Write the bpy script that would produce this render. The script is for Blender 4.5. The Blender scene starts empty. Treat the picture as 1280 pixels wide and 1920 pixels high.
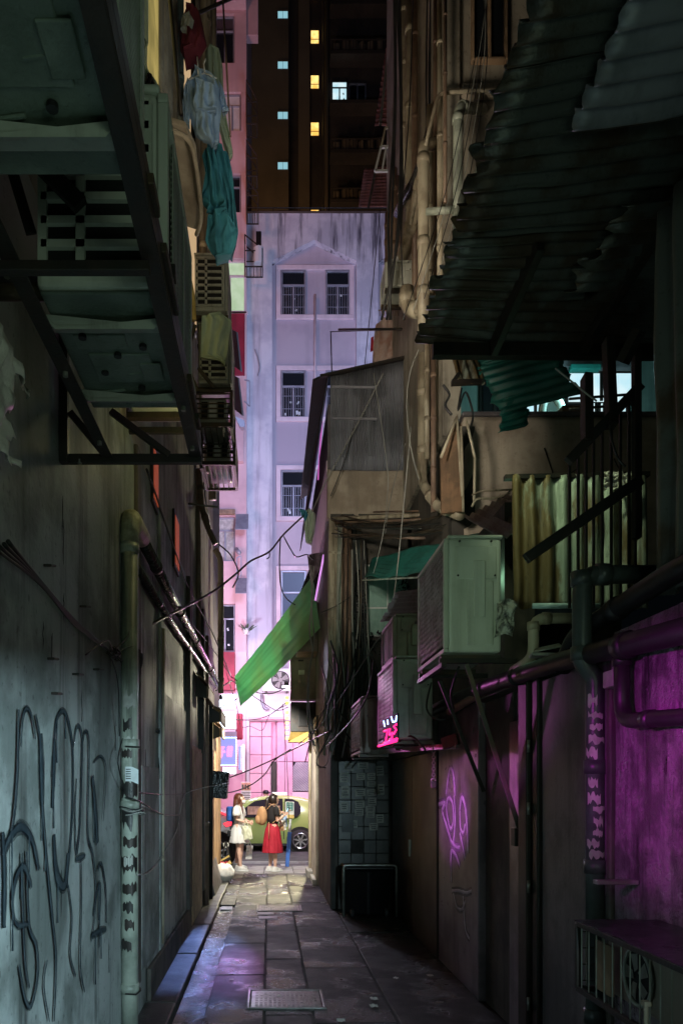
import bpy, bmesh, math, random
from mathutils import Vector, Matrix, noise
random.seed(7)
V = Vector
scene = bpy.context.scene
COL = scene.collection
rad = math.radians

# ------------------------------------------------------------------ camera
HC, FP, VX, VY = 1.74, 1400.0, 505.0, 1475.0     # eye height, focal length in photo pixels, vanishing point
cam_d = bpy.data.cameras.new('camera')
cam = bpy.data.objects.new('camera', cam_d); COL.objects.link(cam)
cam.location = (0, 0, HC); cam.rotation_euler = (rad(90), 0, 0)
cam_d.sensor_fit = 'VERTICAL'; cam_d.sensor_height = 36; cam_d.sensor_width = 24
cam_d.lens = FP/1920*36
cam_d.shift_x = (640-VX)/1920; cam_d.shift_y = (VY-960)/1920
cam_d.clip_start = 0.05; cam_d.clip_end = 400
scene.camera = cam

# ------------------------------------------------------------------ world, sun (moonless city night)
w = bpy.data.worlds.new('World'); scene.world = w; w.use_nodes = True
nt = w.node_tree; bg = nt.nodes['Background']
sky = nt.nodes.new('ShaderNodeTexSky'); sky.sky_type = 'NISHITA'; sky.sun_disc = False
sky.sun_elevation = rad(25); sky.sun_rotation = rad(200)
nt.links.new(sky.outputs[0], bg.inputs[0]); bg.inputs[1].default_value = 0.00025
sd = bpy.data.lights.new('sun', 'SUN'); sd.energy = 0.003; sd.angle = rad(3); sd.color = (1, .9, .8)
so = bpy.data.objects.new('sun', sd); COL.objects.link(so); so.rotation_euler = (rad(60), 0, rad(-20)); so.location = (0, 0, 30)

scene.view_settings.view_transform = 'Standard'; scene.view_settings.look = 'None'
scene.view_settings.exposure = 0.0; scene.view_settings.gamma = 1; scene.view_settings.use_curve_mapping = False
scene.render.engine = 'CYCLES'

def lamp(kind, loc, energy, color, size=.2, target=None, spot=60, blend=.5, sy=None):
    d = bpy.data.lights.new('lamp', kind); d.energy = energy; d.color = color
    if kind == 'AREA':
        d.shape = 'RECTANGLE'; d.size = size; d.size_y = sy or size
    else: d.shadow_soft_size = size
    if kind == 'SPOT': d.spot_size = rad(spot); d.spot_blend = blend
    o = bpy.data.objects.new('lamp', d); COL.objects.link(o); o.location = loc
    if target is not None:
        o.rotation_euler = (V(target)-V(loc)).to_track_quat('-Z', 'Y').to_euler()
    return o
# street: shop fronts and street lamps, with unseen lamps added for the washes
lamp('AREA', (2.2, 15.6, 11.5), 700, (.47, .59, 1.0), 3.0, (2.6, 25, 12.5), sy=3.0)      # unseen area lamp added for an even wash on the lavender block
lamp('AREA', (-4.2, 18.2, 6.5), 230, (1.0, .40, .56), 1.6, (-2, 24.5, 8), sy=2)          # pink wash on the left block
lamp('AREA', (-4.2, 18.2, 20), 150, (1.0, .42, .32), 1.6, (-2, 24.5, 24), sy=2)
lamp('POINT', (-1.2, 21.4, 5.0), 520, (.74, .76, 1.0), .3)                              # spill of the white signs
lamp('AREA', (1.6, 20.5, 3.9), 205, (1.0, .42, .76), 2.2, (0.4, 25, 2.2), sy=.5)         # pink light on the shop front
lamp('SPOT', (1.12, 18.5, 3.9), 2000, (1.0, .90, .52), .06, (-.15, 13.2, 0), 25, .7)                              # street lamp past the right corner
lamp('POINT', (1.8, 18.4, 3.4), 270, (1.0, .95, .80), .15)                               # unseen point lamp, raised to light the green car
lamp('SPOT', (-.25, 12.4, 3.3), 820, (1.0, .95, .84), .08, (-.25, 15.2, .9), 88, .5)                               # unseen warm spot added at the alley mouth to light the women
lamp('SPOT', (1.10, 18.4, 4.1), 900, (1.0, .92, .66), .1, (-.1, 13.8, 4.5), 34, .6)          # spot added beside the street lamp to light the tarpaulin
lamp('SPOT', (-.3, 20.0, 4.5), 800, (.95, .30, .75), .5, (.9, 9.5, 5.0), 40, .9)         # pink light thrown into the alley
lamp('AREA', (-1.0, 34.5, 24), 330, (1.0, .72, .45), 3, (1, 43, 26))                     # unseen warm area lamp added to lift the tower
# alley: mostly unseen lamps, added for walls, units and floor glints
lamp('SPOT', (1.25, .2, 1.88), 620, (.60, .88, 1.0), .02, (-.97, 3.7, 1.35), 74, .5)      # unseen spot lighting the graffiti wall, cut off by an added plate
lamp('AREA', (.9, -.6, 2.4), 11, (.66, .92, .66), .9, (-.8, 4.5, 3.4))                   # unseen green area lamp added to fill the upper left
lamp('AREA', (.35, 1.2, 1.0), 2.4, (.60, .95, .76), .8, (-.5, 2.2, 3.4))
lamp('SPOT', (-.8, 1.6, 2.2), 360, (.74, .04, .72), .06, (1.7, 3.15, 1.85), 28, 1.0)        # unseen magenta spot for the purple light on the right wall
lamp('SPOT', (-.85, 4.6, 2.1), 560, (.80, .20, .88), .05, (1.7, 6.85, 1.50), 17, .8)
lamp('SPOT', (-.85, 3.9, 2.3), 420, (.85, .10, .80), .05, (1.7, 5.15, 1.75), 9, .8)
lamp('SPOT', (-.6, 9.6, 2.5), 120, (.95, .22, .80), .08, (1.1, 7.0, 2.45), 22, .8)      # unseen magenta spot added for the air conditioner fronts
lamp('SPOT', (-.72, 16.9, 2.9), 800, (.25, .40, 1.0), .035, (-.66, 7.4, 0), 7, .8)                # unseen blue spot added for glints in the wet gutter
lamp('SPOT', (-.45, 17.0, 3.0), 480, (1.0, .18, .85), .06, (-.34, 7.2, 0), 4, .9)  # unseen pink spot added for glints on the wet floor
lamp('POINT', (-.45, 5.0, 3.95), 2.6, (.95, .85, .35), .1)
lamp('SPOT', (.2, 2.6, 2.2), 40, (.62, .95, .60), .3, (1.40, 5.2, 3.05), 30, .8)         # on the big air conditioner
lamp('POINT', (1.9, 6.3, 3.5), 3, (.45, 1.0, .62), .12)                                  # terrace behind yellow sheet
lamp('SPOT', (1.35, 4.6, 4.6), 30, (.80, 1.0, .60), .05, (2.1, 5.25, 3.5), 62, .7)
lamp('POINT', (3.6, 8.9, 6.4), 26, (.45, .95, 1.0), .2)                                  # lit room on the terrace
lamp('POINT', (1.0, 9.2, 4.1), 1.6, (.4, .95, .75), .2)
lamp('SPOT', (0.1, 5.5, 5.5), 270, (1.0, .86, .66), .4, (2.1, 10.0, 10.0), 62, .8)       # unseen warm spot added to light the pipes
lamp('SPOT', (0.5, 4.0, 4.6), 110, (1.0, .86, .60), .4, (-.95, 8.8, 9.4), 52, .8)
lamp('POINT', (.1, 6.2, 7.9), 3, (.7, .9, 1.0), .15)
lamp('SPOT', (.3, 2.4, 1.8), 14, (.6, .9, .72), .3, (2.0, 4.0, 5.0), 60, .8)
lamp('SPOT', (.0, 4.4, 4.2), 430, (1.0, .90, .72), .25, (1.7, 9.8, 5.7), 46, .8)         # unseen warm spot added to brighten the shed and parapet

# ------------------------------------------------------------------ helpers
def P(px, py, Y): return V(((px-VX)*Y/FP, Y, HC+(VY-py)*Y/FP))
def PX(X, px, py):
    Y = X*FP/(px-VX); return V((X, Y, HC+(VY-py)*Y/FP))
def PZ(Z, px, py):
    Y = (HC-Z)*FP/(py-VY); return V(((px-VX)*Y/FP, Y, Z))

def root_of(o):
    while o.parent: o = o.parent
    return o
class MB:
    def __init__(s): s.v = []; s.f = []
    def add(s, vs, fs):
        k = len(s.v); s.v += [V(p) for p in vs]; s.f += [tuple(i+k for i in f) for f in fs]; return s
    def box(s, x0, x1, y0, y1, z0, z1):
        vs = [(x, y, z) for z in (z0, z1) for y in (y0, y1) for x in (x0, x1)]
        return s.add(vs, [(0,2,3,1),(4,5,7,6),(0,1,5,4),(2,6,7,3),(0,4,6,2),(1,3,7,5)])
    def obox(s, c, size, R=None):
        R = R or Matrix.Identity(3); c = V(c)
        vs = [c+R@V((x*size[0]/2, y*size[1]/2, z*size[2]/2)) for z in (-1,1) for y in (-1,1) for x in (-1,1)]
        return s.add(vs, [(0,2,3,1),(4,5,7,6),(0,1,5,4),(2,6,7,3),(0,4,6,2),(1,3,7,5)])
    def bar(s, a, b, w, h, up=(0,0,1)):
        a = V(a); b = V(b); d = (b-a); L = d.length; d.normalize(); up = V(up)
        if abs(d.dot(up)) > .98: up = V((1,0,0))
        x = d.cross(up).normalized(); z = x.cross(d)
        R = Matrix((x, d, z)).transposed()
        return s.obox((a+b)/2, (w, L, h), R)
    def tube(s, pts, r, n=8, caps=True, flat=1.0):
        pts = [V(p) for p in pts]; m = len(pts)
        rs = r if isinstance(r, (list, tuple)) else [r]*m
        vs = []; prev = None
        for i, p in enumerate(pts):
            t = (pts[min(i+1, m-1)]-pts[max(i-1, 0)]).normalized()
            if prev is None:
                a = V((0,0,1)) if abs(t.z) < .9 else V((1,0,0)); u = t.cross(a).normalized()
            else: u = (prev-t*prev.dot(t)).normalized()
            prev = u; w_ = t.cross(u)
            for k in range(n):
                a = 2*math.pi*k/n; vs.append(p+(u*math.cos(a)+w_*math.sin(a)*flat)*rs[i])
        fs = [(i*n+k, i*n+(k+1) % n, (i+1)*n+(k+1) % n, (i+1)*n+k) for i in range(m-1) for k in range(n)]
        if caps: fs += [tuple(range(n))[::-1], tuple((m-1)*n+k for k in range(n))]
        return s.add(vs, fs)
    def poly(s, pts, ext):
        pts = [V(p) for p in pts]; n = len(pts); ext = V(ext)
        vs = pts+[p+ext for p in pts]
        fs = [tuple(range(n))[::-1], tuple(range(n, 2*n))]+[(k, (k+1) % n, n+(k+1) % n, n+k) for k in range(n)]
        return s.add(vs, fs)
    def grid(s, fn, nu, nv, thick=0.0, nrm=None):
        top = [V(fn(i/nu, j/nv)) for j in range(nv+1) for i in range(nu+1)]
        W = nu+1
        fs = [(j*W+i, j*W+i+1, (j+1)*W+i+1, (j+1)*W+i) for j in range(nv) for i in range(nu)]
        if not thick: return s.add(top, fs)
        off = V(nrm)*(-thick) if nrm is not None else None
        vs = top+[p+off for p in top]; N = len(top)
        fs2 = fs+[tuple(N+i for i in f[::-1]) for f in fs]
        for i in range(nu): fs2 += [(i+1, i, N+i, N+i+1), (nv*W+i, nv*W+i+1, N+nv*W+i+1, N+nv*W+i)]
        for j in range(nv): fs2 += [(j*W, (j+1)*W, N+(j+1)*W, N+j*W), ((j+1)*W+nu, j*W+nu, N+j*W+nu, N+(j+1)*W+nu)]
        return s.add(vs, fs2)
    def loft(s, secs, n=20, fold=None, caps=True):
        """secs: (cx,cy,cz,rx,ry) ; fold(k_angle, t) -> radius factor"""
        vs = []; m = len(secs)
        for i, (cx, cy, cz, rx, ry) in enumerate(secs):
            for k in range(n):
                a = 2*math.pi*k/n; f = fold(a, i/(m-1)) if fold else 1
                vs.append((cx+rx*math.cos(a)*f, cy+ry*math.sin(a)*f, cz))
        fs = [(i*n+k, i*n+(k+1) % n, (i+1)*n+(k+1) % n, (i+1)*n+k) for i in range(m-1) for k in range(n)]
        if caps: fs += [tuple(range(n))[::-1], tuple((m-1)*n+k for k in range(n))]
        return s.add(vs, fs)
    def ball(s, c, r, n=12, m=8, sq=(1,1,1), jit=0):
        c = V(c); vs = []
        for i in range(m+1):
            t = math.pi*i/m
            for k in range(n):
                a = 2*math.pi*k/n; d = V((math.sin(t)*math.cos(a)*sq[0], math.sin(t)*math.sin(a)*sq[1], math.cos(t)*sq[2]))
                q = 1+jit*noise.noise(c*7+d*2.5)
                vs.append(c+d*r*q)
        return s.add(vs, [(i*n+k, (i+1)*n+k, (i+1)*n+(k+1) % n, i*n+(k+1) % n) for i in range(m) for k in range(n)])
    def disc(s, c, r, axis, h, n=20):
        c = V(c); ax = V(axis).normalized()
        return s.tube([c-ax*h/2, c+ax*h/2], r, n)
    def ring(s, c, R, r, axis, n=24, m=6, arc=1.0):
        c = V(c); ax = V(axis).normalized(); a_ = V((0,0,1)) if abs(ax.z) < .9 else V((1,0,0))
        u = ax.cross(a_).normalized(); w_ = ax.cross(u)
        return s.tube([c+(u*math.cos(2*math.pi*k/n*arc)+w_*math.sin(2*math.pi*k/n*arc))*R for k in range(n+1)], r, m)
    def move(s, M):
        s.v = [M@p for p in s.v]; return s
    def build(s, name, mat, parent=None, smooth=False, bevel=0, kind=None, label=None, mesh_only=False):
        me = bpy.data.meshes.new(name)
        if parent is None:
            xs = [p.x for p in s.v]; ys = [p.y for p in s.v]; zs = [p.z for p in s.v]
            org = V(((min(xs)+max(xs))/2, (min(ys)+max(ys))/2, min(zs)))
        else: org = root_of(parent).location.copy()
        me.from_pydata([p-org for p in s.v], [], s.f); me.update()
        bm = bmesh.new(); bm.from_mesh(me); bmesh.ops.recalc_face_normals(bm, faces=bm.faces); bm.to_mesh(me); bm.free()
        me.materials.append(mat)
        if smooth:
            for p in me.polygons: p.use_smooth = True
        o = bpy.data.objects.new(name, me); COL.objects.link(o)
        if parent is None: o.location = org
        else: o.parent = parent
        if bevel:
            b = o.modifiers.new('bevel', 'BEVEL'); b.width = bevel; b.segments = 2; b.limit_method = 'ANGLE'; b.angle_limit = rad(40)
        if kind: o['kind'] = kind
        if label: o['label'] = label
        return o
def tag(o, label, cat, group=None):
    o['label'] = label; o['category'] = cat
    if group: o['group'] = group
    return o
def thing(name, label, cat, loc=(0,0,0), group=None):
    o = bpy.data.objects.new(name, None); COL.objects.link(o); o.location = loc; o.empty_display_size = .2
    return tag(o, label, cat, group)
def struct(o): o['kind'] = 'structure'; return o
CHILD = {}
def copy_tree(o, parent=None):
    c = o.copy(); COL.objects.link(c)
    if parent: c.parent = parent; c.matrix_parent_inverse = o.matrix_parent_inverse.copy()
    for ch in list(o.children): copy_tree(ch, c)
    return c
def cable_pts(a, b, sag=.1, n=14, wob=0.0):
    a = V(a); b = V(b); out = []
    for i in range(n+1):
        t = i/n; p = a.lerp(b, t); p.z -= sag*4*t*(1-t)
        if wob: p += V((noise.noise(V((t*5, a.x*3, b.z)))*wob, 0, noise.noise(V((t*5+9, a.z*3, b.x)))*wob))
        out.append(p)
    return out
def smooth_pts(pts, k=5):
    pts = [V(p) for p in pts]; out = []
    for i in range(len(pts)-1):
        p0 = pts[max(i-1, 0)]; p1 = pts[i]; p2 = pts[i+1]; p3 = pts[min(i+2, len(pts)-1)]
        for j in range(k):
            t = j/k
            out.append(.5*((2*p1)+(p2-p0)*t+(2*p0-5*p1+4*p2-p3)*t*t+(3*p1-p0-3*p2+p3)*t*t*t))
    out.append(pts[-1]); return out
def elbow(pts, r=.08, k=4):
    """round the corners of a polyline for pipe bends"""
    pts = [V(p) for p in pts]; out = [pts[0]]
    for i in range(1, len(pts)-1):
        a = (pts[i-1]-pts[i]); b = (pts[i+1]-pts[i]); q = min(r, a.length*.45, b.length*.45)
        p0 = pts[i]+a.normalized()*q; p2 = pts[i]+b.normalized()*q
        for j in range(k+1):
            t = j/k; out.append((1-t)**2*p0+2*t*(1-t)*pts[i]+t*t*p2)
    out.append(pts[-1]); return out
def pipe(name, label, cat, pts, r, mat, collars=(), bend=.08, group=None, n=12, bands=None, bandmat=None):
    """a pipe is one tube with collars (couplings) and straps as its parts"""
    t = thing(name, label, cat, pts[0], group)
    e = elbow(pts, bend); MB().tube(e, r, n).build('tube', mat, t, True)
    for q in collars:
        i = min(int(q), len(pts)-2); f = q-i; a = V(pts[i]); b = V(pts[i+1]); c = a.lerp(b, f); d = (b-a).normalized()
        MB().tube([c-d*r*.75, c+d*r*.75], r*1.17, n).build('coupling', bandmat or mat, t, True)
    return t

# ------------------------------------------------------------------ materials
def mat(name, c1, c2=None, c3=None, rough=.7, rv=.15, metal=0, scale=4, streak=.5, bump=.25, fine=60, spec=.5, thresh=(.42,.6), stretch=(1,1,1), wet=None, speck=0.0, coat=0):
    m = bpy.data.materials.new(name); m.use_nodes = True; t = m.node_tree; N = t.nodes; L = t.links
    b = N['Principled BSDF']; c2 = c2 or tuple(x*.65 for x in c1); c3 = c3 or tuple(x*.3 for x in c1)
    tc = N.new('ShaderNodeTexCoord'); oi = N.new('ShaderNodeObjectInfo')
    sc = N.new('ShaderNodeVectorMath'); sc.operation = 'SCALE'; sc.inputs[0].default_value = (17, 13, 9)
    L.new(oi.outputs['Random'], sc.inputs['Scale'])
    ad = N.new('ShaderNodeVectorMath'); L.new(tc.outputs['Object'], ad.inputs[0]); L.new(sc.outputs[0], ad.inputs[1])
    mp0 = N.new('ShaderNodeMapping'); mp0.inputs['Scale'].default_value = stretch; L.new(ad.outputs[0], mp0.inputs[0])
    def ns(s_, det, vec, ro=.6):
        n = N.new('ShaderNodeTexNoise'); n.inputs['Scale'].default_value = s_; n.inputs['Detail'].default_value = det
        n.inputs['Roughness'].default_value = ro; L.new(vec, n.inputs['Vector']); return n.outputs[0]
    def ramp(o, a, b_):
        r = N.new('ShaderNodeMapRange'); r.inputs[1].default_value = a; r.inputs[2].default_value = b_; r.interpolation_type = 'SMOOTHSTEP'
        L.new(o, r.inputs[0]); return r.outputs[0]
    def mix(f, a, b_):
        x = N.new('ShaderNodeMix'); x.data_type = 'RGBA'
        if isinstance(f, float): x.inputs[0].default_value = f
        else: L.new(f, x.inputs[0])
        for k, q in ((6, a), (7, b_)):
            if isinstance(q, tuple): x.inputs[k].default_value = (*q, 1)
            else: L.new(q, x.inputs[k])
        return x.outputs[2]
    def mul(o, k):
        x = N.new('ShaderNodeMath'); x.operation = 'MULTIPLY'; L.new(o, x.inputs[0]); x.inputs[1].default_value = k; return x.outputs[0]
    n1 = ns(scale, 8, mp0.outputs[0]); col = mix(ramp(n1, *thresh), c1, c2)
    if streak:
        mp = N.new('ShaderNodeMapping'); mp.inputs['Scale'].default_value = (scale*3, scale*3, scale*.22); L.new(mp0.outputs[0], mp.inputs[0])
        n2 = ns(1, 7, mp.outputs[0], .65); col = mix(mul(ramp(n2, .47, .72), streak), col, c3)
    if speck:
        n4 = ns(scale*14, 3, mp0.outputs[0]); col = mix(mul(ramp(n4, .6, .7), speck), col, c3)
    L.new(col, b.inputs['Base Color'])
    n3 = ns(fine, 4, mp0.outputs[0])
    rr = N.new('ShaderNodeMapRange'); rr.inputs[3].default_value = max(.03, rough-rv); rr.inputs[4].default_value = min(1, rough+rv); L.new(n1, rr.inputs[0])
    rout = rr.outputs[0]
    if wet:
        nw = ns(wet[0], 5, mp0.outputs[0]); wm = ramp(nw, wet[1], wet[1]+.1)
        x = N.new('ShaderNodeMix'); L.new(wm, x.inputs[0]); L.new(rout, x.inputs[2]); x.inputs[3].default_value = wet[2]; rout = x.outputs[0]
    L.new(rout, b.inputs['Roughness'])
    b.inputs['Metallic'].default_value = metal; b.inputs['Specular IOR Level'].default_value = spec
    if coat: b.inputs['Coat Weight'].default_value = coat; b.inputs['Coat Roughness'].default_value = .15
    if bump:
        bp = N.new('ShaderNodeBump'); bp.inputs['Strength'].default_value = bump; bp.inputs['Distance'].default_value = .01
        hs = N.new('ShaderNodeMath'); hs.operation = 'ADD'; L.new(n1, hs.inputs[0]); L.new(mul(n3, .5), hs.inputs[1])
        L.new(hs.outputs[0], bp.inputs['Height']); L.new(bp.outputs[0], b.inputs['Normal'])
    m['k'] = 1
    return m
def emit(name, c, s, c2=None):
    m = bpy.data.materials.new(name); m.use_nodes = True; t = m.node_tree; b = t.nodes['Principled BSDF']
    b.inputs['Base Color'].default_value = (*[x*.3 for x in c], 1); b.inputs['Emission Color'].default_value = (*c, 1); b.inputs['Emission Strength'].default_value = s
    if c2:
        tc = t.nodes.new('ShaderNodeTexCoord'); n = t.nodes.new('ShaderNodeTexNoise'); n.inputs['Scale'].default_value = 3
        t.links.new(tc.outputs['Object'], n.inputs['Vector'])
        x = t.nodes.new('ShaderNodeMix'); x.data_type = 'RGBA'; x.inputs[6].default_value = (*c, 1); x.inputs[7].default_value = (*c2, 1)
        r = t.nodes.new('ShaderNodeMapRange'); r.inputs[1].default_value = .4; r.inputs[2].default_value = .6
        t.links.new(n.outputs[0], r.inputs[0]); t.links.new(r.outputs[0], x.inputs[0]); t.links.new(x.outputs[2], b.inputs['Emission Color'])
    return m
def glass(name, c=(.02,.025,.03), rough=.08, alpha=1.0, trans=0):
    m = mat(name, c, c, c, rough=rough, rv=.04, streak=0, bump=.02, spec=.8)
    m.node_tree.nodes['Principled BSDF'].inputs['Transmission Weight'].default_value = trans
    return m
M = {}
M['plaster_left'] = mat('plaster_left', (.38,.41,.40), (.17,.19,.18), (.035,.04,.038), rough=.6, rv=.2, scale=1.5, streak=.95, bump=.9, fine=35, speck=.5)
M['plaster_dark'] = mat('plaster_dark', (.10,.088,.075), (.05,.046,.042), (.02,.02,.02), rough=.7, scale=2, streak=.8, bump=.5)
M['plaster_tan'] = mat('plaster_tan', (.42,.38,.31), (.25,.22,.18), (.07,.06,.05), rough=.75, scale=1.6, streak=.9, bump=.3, speck=.4)
M['plaster_beige'] = mat('plaster_beige', (.48,.41,.33), (.34,.28,.22), (.13,.11,.09), rough=.8, scale=1.8, streak=.35, bump=.5, speck=.3)
M['plaster_orange'] = mat('plaster_orange', (.55,.33,.16), (.38,.22,.10), (.15,.09,.05), rough=.75, scale=2.5, streak=.6, bump=.4)
M['plaster_grey'] = mat('plaster_grey', (.19,.17,.185), (.11,.10,.11), (.04,.035,.04), rough=.5, scale=2.2, streak=.5, bump=.4, speck=.3)
M['lav'] = mat('lavender_render', (.76,.75,.80), (.56,.56,.64), (.22,.21,.26), rough=.8, scale=.7, streak=.8, bump=.15, fine=14)
M['lav_stained'] = mat('stained_lavender_render', (.74,.73,.80), (.56,.56,.64), (.08,.075,.10), rough=.8, scale=1.1, streak=1.3, bump=.15, fine=14)
M['lav_niche'] = mat('mauve_render', (.56,.49,.55), (.48,.42,.49), (.32,.28,.33), rough=.8, scale=.5, streak=.35, bump=.12)
M['trim_pink'] = mat('pink_trim', (.82,.68,.72), (.70,.58,.62), (.45,.36,.40), rough=.7, scale=1, streak=.3, bump=.1)
M['pinkwall'] = mat('pink_wall', (.80,.55,.56), (.70,.46,.48), (.42,.26,.28), rough=.75, scale=.8, streak=.4, bump=.1)
M['redwall'] = mat('dark_red_wall', (.34,.02,.05), (.24,.015,.035), (.10,.01,.02), rough=.6, scale=1, streak=.3, bump=.1)
M['panelpink'] = mat('pink_cladding', (.86,.52,.62), (.80,.44,.56), (.60,.30,.40), rough=.35, scale=1, streak=.12, bump=.05)
M['panelspeck'] = mat('speckled_pink_stone', (.78,.46,.58), (.70,.40,.54), (.35,.16,.24), rough=.4, scale=3, streak=0, bump=.1, speck=.8)
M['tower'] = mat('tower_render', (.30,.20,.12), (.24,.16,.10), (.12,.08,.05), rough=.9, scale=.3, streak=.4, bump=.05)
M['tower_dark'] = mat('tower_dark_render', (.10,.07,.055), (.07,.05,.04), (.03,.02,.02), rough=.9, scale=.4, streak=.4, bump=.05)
M['asphalt'] = mat('asphalt', (.075,.07,.075), (.05,.048,.05), (.02,.02,.02), rough=.5, scale=2.5, streak=0, bump=.5, fine=140, speck=.4)
M['alleyfloor'] = mat('alley_concrete', (.034,.032,.029), (.014,.0135,.013), (.008,.008,.008), rough=.55, rv=.2, scale=2.2, streak=0, bump=1.6, fine=110, speck=.5, wet=(1.3,.50,.2), spec=.3)
M['gutterwet'] = mat('wet_gutter', (.10,.10,.10), (.06,.06,.06), (.02,.02,.02), rough=.3, rv=.1, scale=9, streak=0, bump=2.2, fine=55, wet=(4.5,.42,.16), spec=1.0)
M['ledge'] = mat('kerb_concrete', (.045,.045,.042), (.025,.025,.023), (.04,.04,.04), rough=.45, scale=4, streak=0, bump=1.0, fine=80, speck=.5)
M['paving'] = mat('pavement_slab', (.34,.33,.30), (.24,.23,.21), (.12,.11,.10), rough=.55, scale=3, streak=0, bump=.4, fine=90, speck=.3)
M['joint'] = mat('dark_joint', (.035,.033,.03), rough=.8, streak=0)
M['white_paint'] = mat('road_paint', (.78,.78,.76), (.6,.6,.58), (.3,.3,.3), rough=.6, scale=8, streak=0, bump=.2, speck=.4)
M['pvc'] = mat('grey_green_pvc', (.46,.50,.42), (.27,.30,.25), (.08,.09,.07), rough=.4, scale=3, streak=.9, bump=.08)
M['pvc_dark'] = mat('dark_grey_pvc', (.09,.11,.105), (.05,.06,.058), (.05,.05,.05), rough=.35, scale=3, streak=.5, bump=.08)
M['pvc_cream'] = mat('cream_pipe', (.54,.48,.36), (.36,.30,.22), (.12,.09,.06), rough=.45, scale=2.5, streak=.9, bump=.1)
M['pvc_brown'] = mat('brown_pipe', (.30,.20,.14), (.20,.13,.10), (.08,.06,.05), rough=.45, scale=3, streak=.6, bump=.15)
M['black_wrap'] = mat('black_tape_wrap', (.03,.03,.03), (.05,.05,.05), (.015,.015,.015), rough=.25, scale=20, streak=.3, bump=1.0, fine=30)
M['iron'] = mat('rusty_steel', (.07,.065,.055), (.10,.07,.045), (.03,.025,.02), rough=.5, metal=.5, scale=5, streak=.5, bump=.4)
M['iron_dark'] = mat('dark_painted_steel', (.03,.03,.028), (.045,.035,.03), (.015,.015,.015), rough=.45, metal=.3, scale=5, streak=.4, bump=.3)
M['steel'] = mat('galvanised_steel', (.40,.42,.38), (.28,.28,.24), (.12,.10,.08), rough=.35, metal=.7, scale=5, streak=.5, bump=.2)
M['ac'] = mat('ac_casing', (.60,.62,.56), (.50,.52,.46), (.22,.22,.18), rough=.4, scale=2.2, streak=.4, bump=.06)
M['ac_grey'] = mat('aged_ac_casing', (.36,.38,.34), (.28,.29,.26), (.10,.10,.09), rough=.45, scale=3, streak=.7, bump=.1)
M['ac_under'] = mat('shaded_ac_underside', (.17,.21,.18), (.11,.14,.12), (.04,.05,.04), rough=.32, scale=3.5, streak=0, bump=.5, speck=.4)  # darker than the casing; shade beneath the units put into the colour
M['ac_white'] = mat('white_ac_casing', (.72,.74,.74), (.66,.68,.68), (.4,.4,.4), rough=.4, scale=2, streak=.2, bump=.04)
M['ac_brown'] = mat('brown_enamel', (.24,.20,.16), (.18,.15,.12), (.08,.06,.05), rough=.45, scale=3, streak=.5, bump=.1)
M['black'] = mat('black_plastic', (.012,.012,.013), rough=.4, streak=0, bump=.1)
M['void'] = mat('dark_interior', (.008,.008,.009), rough=.8, streak=0, bump=0)
M['cable'] = mat('black_cable', (.015,.015,.017), (.03,.03,.03), rough=.4, streak=0, bump=.1)
M['cable_w'] = mat('pale_cable', (.38,.38,.35), (.28,.28,.26), rough=.5, streak=.2, bump=.1)
M['zinc_dark'] = mat('grimy_zinc', (.11,.12,.115), (.065,.045,.032), (.015,.015,.015), rough=.40, metal=.35, scale=2.5, streak=0, bump=.5, stretch=(1,1,1), speck=.3)
M['zinc_green'] = mat('green_plastic_sheet', (.02,.20,.17), (.015,.13,.11), (.01,.05,.05), rough=.4, scale=3, streak=0, bump=.3)
M['zinc_rust'] = mat('rust_zinc', (.26,.10,.07), (.17,.07,.05), (.06,.03,.02), rough=.6, scale=4, streak=0, bump=.3, speck=.3)
M['zinc_yellow'] = mat('stained_zinc', (.40,.46,.38), (.17,.115,.05), (.035,.025,.015), rough=.5, metal=.15, scale=4.5, streak=1.1, bump=.5, speck=.5, stretch=(1,1,.3), thresh=(.42,.54))
M['zinc_grey'] = mat('weathered_zinc', (.30,.31,.36), (.18,.19,.22), (.09,.08,.08), rough=.5, metal=.3, scale=1.8, streak=.5, bump=.15)
M['door_dark'] = mat('dark_door', (.045,.028,.022), (.03,.02,.016), (.01,.01,.01), rough=.4, scale=2, streak=.7, bump=.2)
M['door_purple'] = mat('satin_painted_steel', (.26,.21,.25), (.15,.12,.145), (.03,.025,.03), rough=.32, metal=.2, scale=2.2, streak=.6, bump=.35, fine=90)
M['brushed'] = mat('brushed_render', (.27,.21,.26), (.12,.09,.115), (.02,.015,.02), rough=.30, metal=.1, scale=6, streak=1.2, bump=2.2, fine=60, speck=.6)
M['tile'] = mat('old_white_tile', (.075,.072,.062), (.035,.034,.03), (.07,.07,.06), rough=.35, scale=3, streak=.6, bump=.1)
M['paper'] = mat('old_paper', (.55,.55,.50), (.40,.40,.36), (.2,.2,.18), rough=.8, scale=9, streak=.3, bump=.1)
M['paper_w'] = mat('white_label_paper', (.75,.80,.80), (.65,.70,.70), (.4,.4,.4), rough=.7, scale=9, streak=.1, bump=.05)
M['spray'] = mat('dark_spray_paint', (.025,.036,.045), (.05,.065,.075), (.10,.12,.125), rough=.9, spec=.15, streak=.3, bump=.1, scale=6)
M['spray_w'] = mat('pale_spray_paint', (.70,.66,.74), (.5,.46,.54), (.25,.22,.28), rough=.5, streak=.4, bump=.1, scale=8)
M['wood'] = mat('weathered_wood', (.36,.24,.15), (.24,.16,.10), (.10,.06,.04), rough=.65, scale=5, streak=.7, bump=.4)
M['glass'] = glass('dark_glass', (.015,.018,.022), .15)
M['overspray'] = mat('overspray', (.02,.03,.04), rough=.9, streak=0, spec=.1); M['overspray'].node_tree.nodes['Principled BSDF'].inputs['Alpha'].default_value = .28
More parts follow.
